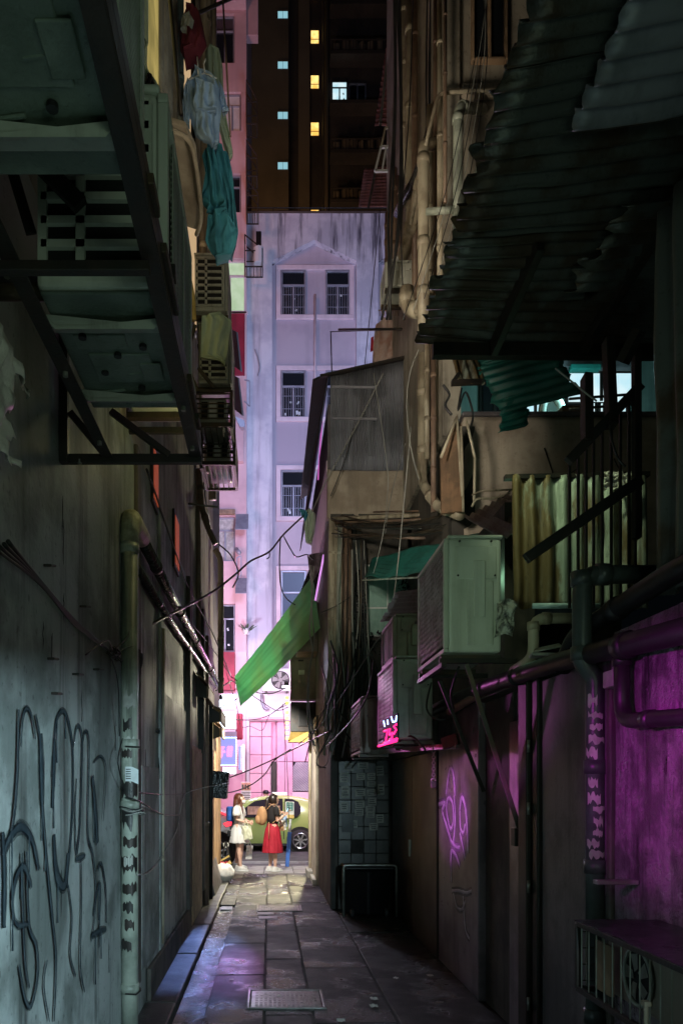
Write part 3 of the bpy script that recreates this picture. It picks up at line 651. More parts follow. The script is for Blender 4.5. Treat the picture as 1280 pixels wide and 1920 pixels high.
# signs
def lightbox(name, label, px0, px1, py0, py1, Yc, face, dep=.25, frame=None, strips=0):
    x0, x1, z0, z1 = X_(px0, Yc), X_(px1, Yc), Z_(py1, Yc), Z_(py0, Yc)
    t = thing(name, label, 'sign', ((x0+x1)/2, Yc, z0), 'lit signs over the street')
    MB().box(x0, x1, Yc+.012, Yc+dep, z0, z1).build('housing', M['ac_white'], t, bevel=.01)
    n = max(1, strips)
    for k in range(n):
        MB().box(x0+.02+(x1-x0-.02)*k/n, x0+(x1-x0-.02)*(k+1)/n, Yc-.004, Yc+.012, z0+.02, z1-.02).build('lit_face', face, t)
    return t, x0, x1, z0, z1
lightbox('white_lightbox_sign', 'overexposed white lightbox sign, upper one at left of the opening', 396, 442, 1302, 1328, 21.8, M['e_white'], strips=2)
lightbox('white_lightbox_sign', 'overexposed white lightbox sign, between the high white box and the neon sign', 396, 443, 1334, 1367, 22.2, M['e_white'], strips=3)
t, x0, x1, z0, z1 = lightbox('neon_character_sign', 'pale blue lit sign with pink neon characters 仔 and a skewer shape, edged with blue bulbs', 384, 443, 1383, 1435, 20.5, M['e_sign'])
m = MB()
n = 22
for k in range(n):
    x = x0+(x1-x0)*k/(n-1)
    for zz in (z0, z1): m.ball((x, 20.47, zz), .018, 6, 4)
for k in range(13):
    for xx in (x0, x1): m.ball((xx, 20.47, z0+(z1-z0)*k/12), .018, 6, 4)
m.build('edge_bulbs', M['e_blue'], t, kind='stuff')
def stroke(pts, r=.013): return MB().tube([P(px, py, 20.44) for px, py in pts], r, 6)
ch = MB()
for s_ in ([(407.5, 1400), (402.5, 1411)], [(405.5, 1405), (405.5, 1420)], [(410, 1402), (420, 1401.5), (415, 1407)], [(415, 1407), (415.5, 1416), (414.5, 1420), (411.5, 1418)], [(408.5, 1410.5), (422, 1409.5)]):
    q = stroke(s_, .03); ch.add(q.v, q.f)
ch.build('neon_character', M['e_pinkneon'], t, True)
ch = MB()
for ox in (428, 433):
    q = stroke([(ox+1.2, 1399), (ox-.5, 1419)], .016); ch.add(q.v, q.f)
    for oy in (1402, 1406.5, 1411, 1415.5):
        ch.ring(P(ox+.8-(oy-1402)*.09, oy, 20.43), .028, .013, (0, 1, 0), 10, 5)
ch.build('neon_character', M['e_pinkneon'], t, True)
lightbox('hanging_lightbox_sign', 'small bright white sign hung under the neon character sign', 417, 443, 1438, 1452, 20.9, M['e_white'])
lightbox('slim_vertical_sign', 'slim vertical white and blue tube sign beside the neon sign', 447, 453, 1398, 1444, 22.5, M['e_sign'], .15)
tag(MB().box(X_(455, 22.4), X_(458, 22.4), 22.3, 22.4, Z_(1446, 22.4), Z_(1396, 22.4)).build('tube_light', M['e_white'], bevel=.01), 'vertical fluorescent tube at the right of the slim sign', 'tube light')
tag(MB().box(X_(442, 23), X_(455, 23), 22.9, 23.3, Z_(1386, 23), Z_(1338, 23)).build('pink_service_box', M['redwall'], bevel=.04), 'dusty pink service box beside the white signs', 'box')
t = thing('menu_board', 'orange and white menu board sign standing behind the women', 'sign', P(461, 1500, 22.6))
MB().box(X_(452, 22.6), X_(470, 22.6), 22.6, 22.66, Z_(1502, 22.6), Z_(1466, 22.6)).build('board', M['paper_w'], t, bevel=.006)
MB().box(X_(453, 22.6), X_(470, 22.6), 22.585, 22.6, Z_(1482, 22.6), Z_(1467, 22.6)).build('orange_header', M['cloth_orange'], t)
m = MB()
for k in range(3): m.box(X_(454+k*5, 22.6), X_(457+k*5, 22.6), 22.575, 22.585, Z_(1480, 22.6), Z_(1471, 22.6))
for k in range(5): m.box(X_(453.5, 22.6), X_(469, 22.6), 22.59, 22.6, Z_(1486+k*3.2, 22.6), Z_(1484.6+k*3.2, 22.6))
m.build('printed_rows', M['iron_dark'], t, kind='stuff')
m = MB().box(X_(400, 22.9)-1, X_(445, 22.9), 22.9, 24, Z_(1382, 22.9), Z_(1371, 22.9)).build('sign_canopy', M['alu'], bevel=.02); tag(m, 'grey metal canopy edge behind the neon sign', 'canopy')
tag(MB().box(X_(403, 18), X_(417, 18), 17.9, 18.2, Z_(1311, 18), Z_(1303, 18)).build('speaker_box', M['iron_dark'], bevel=.02), 'small dark box on a bracket before the white sign', 'box')

# ================================================================== AIR CONDITIONERS
def make_ac(L=.85, D=.33, H=.62, mt='ac', grille='rings', label='', group='air conditioner outdoor units', legs=True, side=True, base=False, nrows=18, end=-1, coil=False):
    """local: base centre origin, fan face towards -X, length along Y"""
    t = thing('air_conditioner', label, 'air conditioner', (0, 0, 0), group)
    bm = M[mt]
    MB().box(-D/2, D/2, -L/2, L/2, .0, H).build('casing', bm, t, bevel=.018)
    MB().box(-D/2-.008, D/2+.008, -L/2-.008, L/2+.008, H, H+.022).build('top_cover', bm, t, bevel=.008)
    fy = -L*.12; R = min(H*.41, L*.34)
    MB().disc((-D/2-.004, fy, H*.5), R*1.02, (1, 0, 0), .012, 28).build('fan_opening', M['void'], t)
    m = MB()
    for k in range(5):
        a = k*2*math.pi/5; c = V((0, math.cos(a), math.sin(a))); n = V((0, -math.sin(a), math.cos(a))); o = V((-D/2-.016, fy, H*.5))
        m.add([o+c*R*.2-n*.02, o+c*R*.9-n*.05+V((.004, 0, 0)), o+c*R*.85+n*R*.42+V((-.006, 0, 0)), o+c*R*.3+n*.07], [(0, 1, 2, 3)])
    m.disc((-D/2-.016, fy, H*.5), R*.22, (1, 0, 0), .02, 14)
    m.build('fan', M['ac_grey'], t)
    m = MB(); xg = -D/2-.03
    if grille == 'rings':
        for q in range(2, 10): m.ring((xg, fy, H*.5), R*q/9, .0032, (1, 0, 0), 26, 4)
        for k in range(8):
            a = k*math.pi/4; m.bar((xg, fy, H*.5), (xg, fy+math.cos(a)*R, H*.5+math.sin(a)*R), .006, .006, (1, 0, 0))
    elif grille == 'mesh':
        y0, y1, z0, z1 = -L/2+.05, L/2-.05, .05, H-.05
        MB().box(xg+.014, xg+.028, y0, y1, z0, z1).build('coil_screen', M['void'], t)
        for s_ in (-1, 1):
            for k in range(-nrows, nrows*2):
                a = V((xg, y0+(y1-y0)*k/nrows, z0)); b = V((xg, a.y+(z1-z0)*s_*.6, z1))
                den = b.y-a.y; q0, q1 = (y0-a.y)/den, (y1-a.y)/den; q0, q1 = max(0, min(q0, q1)), min(1, max(q0, q1))
                if q1 > q0: m.bar(a.lerp(b, q0), a.lerp(b, q1), .005, .005, (1, 0, 0))
    else:
        for k in range(26): zz = .05+(H-.1)*k/25; m.box(xg, xg+.006, -L/2+.04, L/2-.14, zz-.003, zz+.003)
        for yy in (-L/2+.04, fy, L/2-.14): m.box(xg-.004, xg, yy-.006, yy+.006, .05, H-.05)
    m.build('fan_grille', M['ac_grey'] if grille != 'mesh' else M['steel'], t)
    m = MB(); f = .03; xf = -D/2-.034
    m.box(xf, -D/2, -L/2, L/2, 0, f).box(xf, -D/2, -L/2, L/2, H-f, H).box(xf, -D/2, -L/2, -L/2+f, f, H-f).box(xf, -D/2, L/2-f, L/2, f, H-f)
    m.build('front_frame', bm, t, bevel=.006)
    if coil:   # open condenser guard on the visible end
        ye = end*L/2; q = .006*end
        MB().box(-D*.42, D*.42, min(ye, ye+q), max(ye, ye+q), H*.08, H*.92).build('condenser_opening', M['void'], t)
        m = MB(); n = max(4, int(H/.085)); y0, y1 = sorted((ye+q*1.1, ye+q*4))
        for k in range(n+1): zz = H*.08+H*.84*k/n; m.box(-D*.44, D*.44, y0, y1, zz-.012, zz+.012)
        for xx in (-D*.43, D*.12, D*.43): m.box(xx-.014, xx+.014, y0, y1, H*.08, H*.92)
        m.build('condenser_guard', bm, t)
    elif side:   # panel relief on the visible end
        def E(x0, x1, d0, d1, z0, z1):
            ya, yb = sorted((end*(L/2+d0), end*(L/2+d1))); return MB().box(x0, x1, ya, yb, z0, z1)
        E(-D*.36, D*.40, -.001, .008, H*.64, H*.93).build('service_panel', bm, t, bevel=.004)
        E(-D*.16, D*.34, -.001, .014, H*.06, H*.62).build('lower_panel', bm, t, bevel=.006)
        E(-D*.05, D*.18, .013, .03, H*.30, H*.80).build('pipe_cover', bm, t, bevel=.012)
        m = MB()
        for (a, b) in ((-D*.33, H*.67), (D*.37, H*.67), (-D*.3, H*.97), (D*.3, H*.97), (.02, H*.5)): m.disc((a, end*(L/2+.01), b), .007, (0, 1, 0), .012, 8)
        m.build('screws', M['black'], t, kind='stuff')
    if legs:
        for yy in (-L*.36, L*.36): MB().box(-D/2-.03, D/2+.03, yy-.03, yy+.03, -.04, -.001).build('foot', M['iron'], t, bevel=.004)
    if base:   # pressed steel base pan seen from below
        MB().box(-D/2+.01, D/2-.01, -L/2+.01, L/2-.01, -.014, -.001).build('base_pan', M['ac_under'], t, bevel=.006)
        for yy in (-L*.33, L*.30):
            MB().poly([(-D/2-.015, yy-.05, -.015), (-D/2-.015, yy+.05, -.015), (-D/2+.03, yy+.035, -.045), (D/2-.03, yy+.035, -.045), (D/2+.015, yy+.05, -.015), (D/2+.015, yy-.05, -.015)], (0, 0, -.012)).build('mounting_rail', M['ac_grey'], t, bevel=.005)
        MB().box(-D*.3, D*.28, -L*.2, L*.05, -.022, -.013).build('pan_ridge', M['ac_under'], t, bevel=.008)
        MB().box(-D*.12, D*.35, L*.09, L*.2, -.02, -.013).build('pan_ridge', M['ac_under'], t, bevel=.006)
        MB().box(-D*.38, -D*.18, -L*.17, -L*.02, -.028, -.021).build('pan_ridge', M['ac_under'], t, bevel=.006)
        m = MB()
        for (a, b) in ((-.1, .12), (.07, -.1), (.1, .2), (-.05, -.25), (.0, .05)): m.disc((a, b*L, -.024), .014, (0, 0, 1), .012, 10)
        m.build('drain_holes', M['black'], t, kind='stuff')
        m = MB()
        for (a, b, c_, d_) in ((-.12, .3, .05, .28), (-.14, -.1, -.02, -.12), (.02, -.28, .14, -.3)): m.tube([(a, b*L, -.02), (c_, d_*L, -.02)], .006, 6)
        m.build('pressed_ribs', M['ac_under'], t, kind='stuff')
    return t
def place(t, loc, rz=0, label=None):
    t.location = loc; t.rotation_euler = (0, 0, rz)
    if label: t['label'] = label
    return t
# facing us across the street, at the end of the lane
place(make_ac(.95, .35, .72, 'ac_white', 'rings', 'white air conditioner with round fan grille on the wall across the street'), P(519, 1297, 24.7), rad(90))

# ================================================================== FAR TOWER
tw = thing('dark_apartment_tower', 'tall dark brown apartment tower rising behind the lavender building', 'tower', (3, 43, 0))
YT = 43.0
X3 = lambda px: X_(px, YT); Z3 = lambda py: Z_(py, YT)
MB().box(-9, X3(541), YT, YT+8, 0, 62).build('tower_wall', M['tower'], tw)
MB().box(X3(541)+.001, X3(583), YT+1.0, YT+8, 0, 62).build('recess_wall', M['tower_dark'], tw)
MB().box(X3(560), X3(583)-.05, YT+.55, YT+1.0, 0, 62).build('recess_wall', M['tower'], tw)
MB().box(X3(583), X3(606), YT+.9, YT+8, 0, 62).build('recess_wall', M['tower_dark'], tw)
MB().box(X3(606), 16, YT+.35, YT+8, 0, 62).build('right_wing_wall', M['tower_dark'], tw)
MB().tube([(X3(613), YT+.2, 0), (X3(613), YT+.2, 62)], .12, 8).build('drain_pipe', M['tower'], tw, True)
for k in range(14):
    py = 27-94*2+94.3*k
    if py > 420: break
    f = MB().box(X3(520), X3(541)-.02, YT-.03, YT-.001, Z3(py+8.5), Z3(py-8)).build('window', M['alu'], tw)
    for q in range(2): MB().box(X3(521)+q*.29, X3(521)+q*.29+.27, YT-.045, YT-.03, Z3(py+7.5), Z3(py-5)).build('pane', M['e_cyanwin'], f)
    MB().box(X3(520.5), X3(541)-.02, YT-.06, YT-.045, Z3(py-5), Z3(py-8)).build('blind', M['tower'], f)
for py in (-130, -45, 41, 127, 217, 384):
    f = MB().box(X3(583.5), X3(600), YT+.86, YT+.899, Z3(py+13.5), Z3(py-12.5)).build('window', M['wood'], tw)
    MB().box(X3(584.5), X3(599), YT+.84, YT+.86, Z3(py+12.5), Z3(py-11.5)).build('pane', M['e_orange'], f)
    MB().box(X3(594), X3(597.5), YT+.82, YT+.84, Z3(py-3), Z3(py-10)).build('bulb', M['e_yellow'], f); MB().box(X3(584.5), X3(599), YT+.82, YT+.838, Z3(py+6), Z3(py+5)).build('mullion', M['wood'], f)
# balconies on the dark wing
for k in range(-1, 5):
    z0 = Z3(197+k*92-92*1); 
    b = MB().box(X3(618), X3(760), YT-.5, YT+.349, z0-.35, z0-.12).build('balcony', M['tower_dark'], tw, bevel=.02)
    if k == 1: continue
    m = MB()
    for q in range(22): m.bar((X3(620)+q*.2, YT-.45, z0-.12), (X3(620)+q*.2, YT-.45, z0+.5), .03, .03)
    m.bar((X3(619), YT-.45, z0+.5), (X3(759), YT-.45, z0+.5), .05, .05).build('balcony_railing', M['tower_dark'], b, kind='stuff')
    m = MB()
    for q in range(6): m.obox((X3(630+q*16), YT-.2, z0+.15+.1*(q % 3)), (.35, .3, .5+.15*(q % 2)), Matrix.Rotation(q*.3, 3, 'Z'))
    m.build('balcony_clutter', M['tower'], b, kind='stuff')
window(tw, X3(622), X3(652), Z3(190), Z3(145), YT+.2, M['black'], M['e_room'], .28, items=True, sill=False, seed=5)
window(tw, X3(654), X3(687), Z3(195), Z3(150), YT+.2, M['alu'], M['glass'], .0001, items=False, sill=False)
tag(MB().box(X3(672), X3(686), YT+.1, YT+.18, Z3(193), Z3(187)).build('window_lamp', M['e_room'], bevel=.02), 'small bright lamp at the dark tower window', 'lamp')
# ================================================================== LEFT SIDE
WL = -.97
def W(px, py, off=.0):
    p = PX(WL, px, py); p.x += off; return p
lbd = thing('alley_building', 'grimy plastered building forming the left side of the alley', 'building', (-2, 6, 0))
def wallsheet(u, v):      # gently uneven plaster, real relief
    y = .2+u*12.7; z = v*4.2
    return V((WL+.010*noise.noise(V((0, y*1.1, z*.9)))+.004*noise.noise(V((5, y*5, z*2))), y, z))
MB().grid(wallsheet, 180, 50).build('plaster_wall', M['plaster_left'], lbd, True)
MB().box(-4, WL-.03, .2, 12.9, 0, 4.2).build('wall_core', M['plaster_dark'], lbd)
MB().box(-4, WL-.005, .2, 12.9, 4.2, 20).build('upper_wall', M['plaster_tan'], lbd)
MB().box(-4, WL, -4, .2, 0, 8).build('rear_wall', M['plaster_dark'], lbd)
for a, b in ((5.9, 7.5), (7.5, 9.3), (9.3, 11.0)):
    MB().box(WL, WL+.035, a+.008, b-.008, .04, .30).build('plinth_block', M['plaster_dark'], lbd, bevel=.01)
# pilasters, recess edges, door on the farther part
for (y0, y1, d, m_) in ((5.35, 5.5, .03, 'plaster_dark'), (6.55, 6.75, .02, 'plaster_left'), (8.7, 8.95, .05, 'plaster_dark'), (10.3, 10.55, .07, 'plaster_dark')):
    MB().box(WL-.01, WL+d, y0, y1, .3, 4.2).build('pilaster', M[m_], lbd, bevel=.012)
d = MB().box(WL-.01, WL+.04, 9.0, 10.25, .06, 2.25).build('wooden_door', M['wood'], lbd, bevel=.01)
for k in range(4): MB().box(WL+.04, WL+.052, 9.04+k*.3, 9.04+k*.3+.27, .1, 2.2).build('plank', M['wood'], d, bevel=.006)
for (a, b, z0, z1) in ((5.6, 6.5, .35, 1.9), (6.8, 8.6, .35, 2.6)):
    MB().box(WL-.005, WL+.014, a, b, z0, z1).build('sheet_panel', M['plaster_left'], lbd, bevel=.004)
# peeling cracks and small hooks
rnd = random.Random(3)
for k in range(16):
    px = rnd.uniform(20, 330); py = rnd.uniform(900, 1850); pts = []
    for i in range(5): pts.append(W(px+rnd.uniform(-1.2, 1.2), py+i*rnd.uniform(8, 22), .010))
    MB().tube(pts, [.0005, .002, .0015, .002, .0005], 4).build('plaster_crack', M['black'], lbd)
for (px, py) in ((150, 1137), (88, 1235), (136, 1264), (82, 1060), (175, 1255), (95, 1300)):
    m = MB().tube([W(px, py, .0), W(px, py, .03), W(px+9, py+1, .03)], .006, 6)
    tag(m.build('wall_hook', M['iron_dark']), 'small bent iron hook in the left plaster wall', 'hook', 'iron hooks in the left wall')
# graffiti
G = [([(30,1330),(29,1400),(27,1460),(20,1540),(6,1600)], 5), ([(62,1340),(72,1400),(75,1500),(84,1620),(94,1720),(101,1800),(97,1915)], 6),
     ([(72,1375),(74,1440),(75,1510)], 12), ([(98,1385),(97,1440),(94,1515)], 9), ([(34,1400),(38,1345),(46,1328),(55,1345),(62,1385)], 4),
     ([(97,1395),(101,1352),(112,1333),(122,1345),(131,1390),(133,1450),(131,1540),(122,1640),(114,1662),(103,1625),(97,1565)], 6),
     ([(97,1565),(102,1640),(118,1660),(124,1600)], 11), ([(133,1400),(141,1362),(150,1380),(149,1460),(145,1560),(139,1600),(137,1520),(140,1460)], 5),
     ([(150,1400),(156,1372),(163,1385),(163,1450),(161,1560),(170,1600),(176,1650),(174,1720),(168,1765)], 5), ([(170,1455),(176,1520),(180,1580)], 13),
     ([(138,1612),(156,1604)], 7), ([(148,1610),(149,1700),(147,1810),(155,1860)], 4), ([(0,1605),(14,1572),(36,1550),(56,1575),(68,1630)], 9), ([(0,1560),(4,1640),(2,1740)], 8),
     ([(22,1725),(18,1690),(26,1645),(40,1625),(51,1650),(54,1665)], 6), ([(22,1725),(30,1735),(48,1733)], 5), ([(36,1600),(38,1690),(42,1800),(50,1852)], 4),
     ([(45,1596),(48,1700),(52,1745),(64,1775),(66,1830),(54,1885),(42,1872),(31,1810)], 5), ([(124,1660),(131,1720),(128,1790),(138,1830)], 4),
     ([(180,1632),(187,1620),(195,1665),(196,1730)], 5), ([(171,1718),(181,1662),(185,1668),(183,1735)], 6), ([(168,1755),(184,1746),(196,1742)], 8), ([(183,1735),(184,1775)], 4),
     ([(172,1430),(186,1418),(196,1445),(190,1540)], 3), ([(84,1800),(78,1850),(88,1915)], 3), ([(270,1405),(272,1470)], 5), ([(290,1370),(306,1372)], 7), ([(296,1420),(297,1460)], 6), ([(322,1500),(330,1590),(326,1700)], 4)]
for pts, wd in G:
    pp = smooth_pts([W(x, y, .012) for x, y in pts], 6); m = MB()
    n = len(pp); rs = [(.0021*wd)*(.55+.45*math.sin(math.pi*min(1, (i+.6)/n)))*(1+.2*noise.noise(V((i*.5, wd, pts[0][0])))) for i in range(n)]
    m.tube(pp, rs, 6)
    for q in m.v: q.x = WL+.0125+(q.x-WL-.012)*.06
    m.build('graffiti_stroke', M['spray'], lbd, True)
    m = MB().tube(pp, [r*1.5+.002 for r in rs], 8)
    for q in m.v: q.x = WL+.0118+(q.x-WL-.012)*.02
    m.build('graffiti_overspray', M['overspray'], lbd, True)
    if wd > 5 and n > 12:      # drips
        for q in range(2):
            k = (7+q*9) % n; a = pp[k]; L_ = .12+.2*((wd*7+q*3) % 5)/5
            MB().tube([a, a-V((0, 0, L_*.5)), a-V((0, 0, L_))], [.004, .0025, .0035], 5).build('graffiti_drip', M['spray'], lbd, True)
# drain pipe with wrapped run along the wall
t = thing('drain_pipe', 'pale green vertical drain pipe with peeling posters on the left wall', 'drain pipe', (-.915, 4.9, 0))
MB().tube([(-.915, 4.9, .0), (-.915, 4.9, 3.36)], .056, 18).build('tube', M['pvc'], t, True)
for z in (.42, 2.02, 3.3, 1.62): MB().tube([(-.915, 4.9, z-.03), (-.915, 4.9, z+.03)], .063, 18).build('coupling', M['pvc'], t, True)
MB().tube(elbow([(-.915, 4.9, 3.34), (-.915, 4.9, 3.52), (-.905, 5.3, 3.50)], .14, 6), .064, 16).build('taped_elbow', mat('yellow_lit_tape', (.46,.45,.30), (.32,.31,.20), rough=.6, scale=14, streak=.3, bump=.8), t, True)  # tape colour lightened for the yellow-green light on the elbow
for z in (.40, 2.0): MB().tube([(-.93, 4.83, z), (-.86, 4.83, z-.004), (-.845, 4.9, z), (-.86, 4.97, z)], .006, 5).build('strap', M['iron_dark'], t)
rnd = random.Random(11)
for (py0, py1, dark) in ((1293, 1335, 0), (1345, 1375, 1), (1380, 1402, 0), (1402, 1424, 1), (1455, 1500, 1), (1500, 1560, 1), (1565, 1590, 1), (1592, 1640, 1), (1650, 1680, 1), (1684, 1712, 1), (1718, 1745, 1), (1756, 1782, 1), (1600, 1625, 0), (1440, 1455, 0)):
    z0 = HC+(VY-py1)*4.9/FP; z1 = HC+(VY-py0)*4.9/FP; a0 = rnd.uniform(-2.6, -1.9); a1 = rnd.uniform(-1.2, -.3); nseg = 9
    e0 = [rnd.uniform(0, .35) for _ in range(nseg+1)]; e1 = [rnd.uniform(0, .35) for _ in range(nseg+1)]
    def fn(u, v):
        i = int(round(u*nseg)); a = a0+(a1-a0)*u; lo = z0+(z1-z0)*e0[i]; hi = z1-(z1-z0)*e1[i]
        return V((-.915+.0575*math.cos(a), 4.9+.0575*math.sin(a), lo+(hi-lo)*v))
    MB().grid(fn, nseg, 2).build('torn_poster', M['iron_dark'] if dark else M['paper'], t)
def fn(u, v):
    a = -1.9+1.2*u; r = .0585+.03*max(0, u-.55); return V((-.915+r*math.cos(a)+.02*max(0, u-.5), 4.9+r*math.sin(a), 1.775+v*.095-.05*max(0, u-.6)))
st = MB().grid(fn, 8, 3).build('white_sticker', M['paper_w'], t)
m = MB()
for k in range(5):
    def fr(u, v, k=k):
        a = -1.82+.55*u; return V((-.915+.0592*math.cos(a), 4.9+.0592*math.sin(a), 1.79+k*.015+v*.006))
    m.grid(fr, 5, 1)
m.build('printed_lines', M['black'], st, kind='stuff')
pr = pipe('wrapped_pipe', 'dark tape wrapped pipe running along the left wall from the green drain pipe', 'pipe', [(-.905, 5.3, 3.50), (-.90, 7.0, 3.49), (-.90, 9.6, 3.52), (-.885, 12.8, 3.50)], .045, M['black_wrap'], (0.4, 1.2, 1.8, 2.5), bandmat=M['iron_dark'])
pipe('wrapped_pipe', 'thinner dark pipe slung just below the tape wrapped pipe', 'pipe', [(-.93, 5.2, 3.28), (-.93, 7.4, 3.30), (-.92, 9.5, 3.36), (-.90, 12.4, 3.40)], .03, M['black_wrap'], (0.5, 1.5))
pipe('thin_pipe', 'thin pale pipe descending the left wall beyond the drain pipe', 'pipe', [(-.945, 6.62, .35), (-.945, 6.64, 2.2), (-.945, 6.66, 3.15)], .016, M['pvc_cream'], (0.4,))
pipe('thin_pipe', 'dark vertical pipe beside the wooden door', 'pipe', [(-.90, 10.7, .05), (-.90, 10.7, 3.9)], .035, M['pvc_brown'], (0.3, 0.6))
pipe('thin_pipe', 'second dark vertical pipe left of the orange wall', 'pipe', [(-.88, 11.25, .05), (-.88, 11.25, 3.1)], .03, M['iron_dark'], (0.5,))
pipe('far_drain_pipe', 'beige drain pipe with elbow at the far end of the left wall', 'drain pipe', [P(404, 1030, 12.6), P(414, 1048, 12.6), P(414, 1300, 12.6)], .048, M['pvc_cream'], (1.2, 1.6, 1.9), bend=.2)
# black scrap of cloth behind the pipe
def rag(u, v): return V((-.93+.02*noise.noise(V((u*5, v*5, 0)))+.015*noise.noise(V((u*14, v*9, 3))), 5.0+u*.5*(1-.55*v)+.04*noise.noise(V((v*7, 2, 0))), 2.72-v*(.62+.28*noise.noise(V((u*6, 4, 1))))))
tag(MB().grid(rag, 14, 16, .006, (1, 0, 0)).build('hanging_rag', M['cloth_black'], None, True), 'torn black plastic rag hanging behind the green drain pipe', 'rag')
# far left wall end: orange wall
MB().box(-3, -1.0, 12.9, 15.0, 0, 16).build('end_wall', M['plaster_dark'], lbd)
MB().box(WL-.005, WL+.02, 11.5, 12.9, .25, 3.0).build('orange_wall', M['plaster_orange'], lbd, bevel=.015)
MB().box(-1.0, WL+.0, 12.9, 15.0, 0, 3.0).build('orange_wall', M['plaster_orange'], lbd, bevel=.015)
MB().poly([(WL+.02, 11.6, 0), (WL+.14, 11.6, 0), (WL+.10, 11.6, .18), (WL+.02, 11.6, .5)], (0, 1.7, 0)).build('sloped_base', M['plaster_grey'], lbd, bevel=.01)
# shop canopies
def canopy(px0, py0, Y0, Y1, x1, drop, label, planks=4):
    z = HC+(VY-py0)*Y0/FP
    t = thing('shop_canopy', label, 'canopy', (WL, Y0, z), 'small stepped canopies on the left wall')
    for k in range(planks):
        a = Y0+(Y1-Y0)*k/planks; b = Y0+(Y1-Y0)*(k+1)/planks
        MB().poly([(WL+.02, a+.01, z), (x1, a+.01, z-drop), (x1, b-.01, z-drop), (WL+.02, b-.01, z)], (0, 0, .03)).build('plank', M['wood'], t, bevel=.006)
    MB().box(x1-.03, x1, Y0, Y1, z-drop-.16, z-drop-.002).build('fascia', M['wood'], t, bevel=.008)
    MB().poly([(WL+.02, Y0+.02, z-.02), (x1-.03, Y0+.02, z-drop-.02), (x1-.03, Y0+.02, z-drop-.16), (WL+.02, Y0+.02, z-.3)], (0, .02, 0)).build('end_board', M['iron_dark'], t)
    return t
canopy(0, 1262, 9.6, 10.6, -.78, .16, 'nearest small plank canopy under the wrapped pipe', 4)
canopy(0, 1318, 11.2, 12.4, -.72, .12, 'second small plank canopy, lower and farther', 4)
canopy(0, 1352, 12.5, 13.4, -.80, .10, 'farthest small canopy above the neon sign', 3)
MB().box(WL+.021, WL+.03, 11.7, 12.6, 2.35, 2.85).build('lit_yellow_window', M['e_yellowroom'], lbd)
# black bag wrapped box on the wall
t = thing('wrapped_box', 'black box wrapped in shiny bin bag fixed to the orange wall', 'box', (-.83, 11.6, 1.55))
MB().obox((-.79, 11.7, 1.77), (.30, .35, .42), Matrix.Rotation(rad(6), 3, 'Y')).build('box', M['bag_black'], t, bevel=.02)
MB().grid(lambda u, v: V((-.93+u*.28, 11.5-.02*abs(noise.noise(V((u*6, v*6, 1)))), 1.57+v*.40)), 14, 14).build('bin_bag_skin', M['bag_black'], t, True)
MB().tube([(-.95, 11.75, 1.6), (-.7, 11.7, 1.56)], .02, 6).build('bracket', M['iron_dark'], t)
# wires and knot on the left wall
def cable(label, pts, r=.006, m_='cable', grp='cables strung across the alley', name='cable'):
    return tag(MB().tube(pts, r, 6).build(name, M[m_], None, True), label, 'cable', grp)
for k, dz in enumerate((0, .018, .036, -.014)):
    lab_ = ['topmost strand', 'second strand', 'third strand', 'lowest strand'][k]
    pts = [W(0-8*k, 1015+k*5, .03), W(60, 1090+k*2, .035), W(130, 1165+k*3, .03), W(190, 1218, .04)]
    cable(lab_+' of the thick black cable bundle on the left wall', smooth_pts(pts, 6), .009-.001*k, grp='black cable bundle on the left wall')
tw_ = []
for i in range(60): a = i*.9; tw_.append(W(196, 1222, .05)+V((.02*math.sin(a*1.3), .09*math.cos(a)+.002*i, .03*math.sin(a*1.1))))
cable('knot of twisted wire ends on the left wall beside the drain pipe', tw_, .004)
for (a, b, c_) in (((195,1222),(215,1195),(230,1182)), ((196,1225),(225,1212),(243,1228)), ((195,1225),(175,1200),(146,1228)), ((190,1228),(196,1280),(212,1380)), ((215,1385),(196,1430),(222,1482))):
    cable('stray wire end sticking out from the left wall knot', smooth_pts([W(*a, .05), W(*b, .08), W(*c_, .04)], 5), .004, grp='stray wires on the left wall')
cable('pale grey loop of wire leaving the drain pipe across the teal wall', smooth_pts([P(258, 1640, 4.85), W(280, 1628, .03), W(325, 1560, .03), W(338, 1500, .03), P(362, 1482, 8.6), P(430, 1468, 10.0)], 8), .006, 'cable_w')
cable('black wire from the drain pipe to the teal wall, upper', smooth_pts([P(236, 1495, 4.84), P(262, 1503, 4.9), W(300, 1527, .03), W(335, 1528, .03)], 6), .005)
cable('thin wire running level from the drain pipe into the lane', smooth_pts([P(246, 1484, 4.84), W(300, 1490, .03), W(345, 1488, .02)], 6), .004)
for k in range(4):
    c = V((-.915, 4.9, 1.60-k*.012)); cable('wire wound round the green drain pipe', [c+V((.07*math.cos(a*.5)+.01*k, .07*math.sin(a*.5), .01*math.sin(a+k))) for a in range(14)], .0045, 'cable_w' if k % 2 else 'cable', grp='wires wound round the drain pipe')
cable('long dark cable running down the left wall to the alley mouth', smooth_pts([W(268, 880, .03), W(288, 935, .03), W(318, 1020, .03), W(352, 1110, .03), P(400, 1190, 11.5), P(432, 1266, 14.6)], 6), .010)
cable('dark cable hanging from the corner of the left wall', smooth_pts([W(375, 905, .05), W(382, 960, .06), P(404, 1012, 12), P(432, 1040, 12.3), P(447, 1075, 12.4), P(436, 1102, 12.4)], 6), .012)
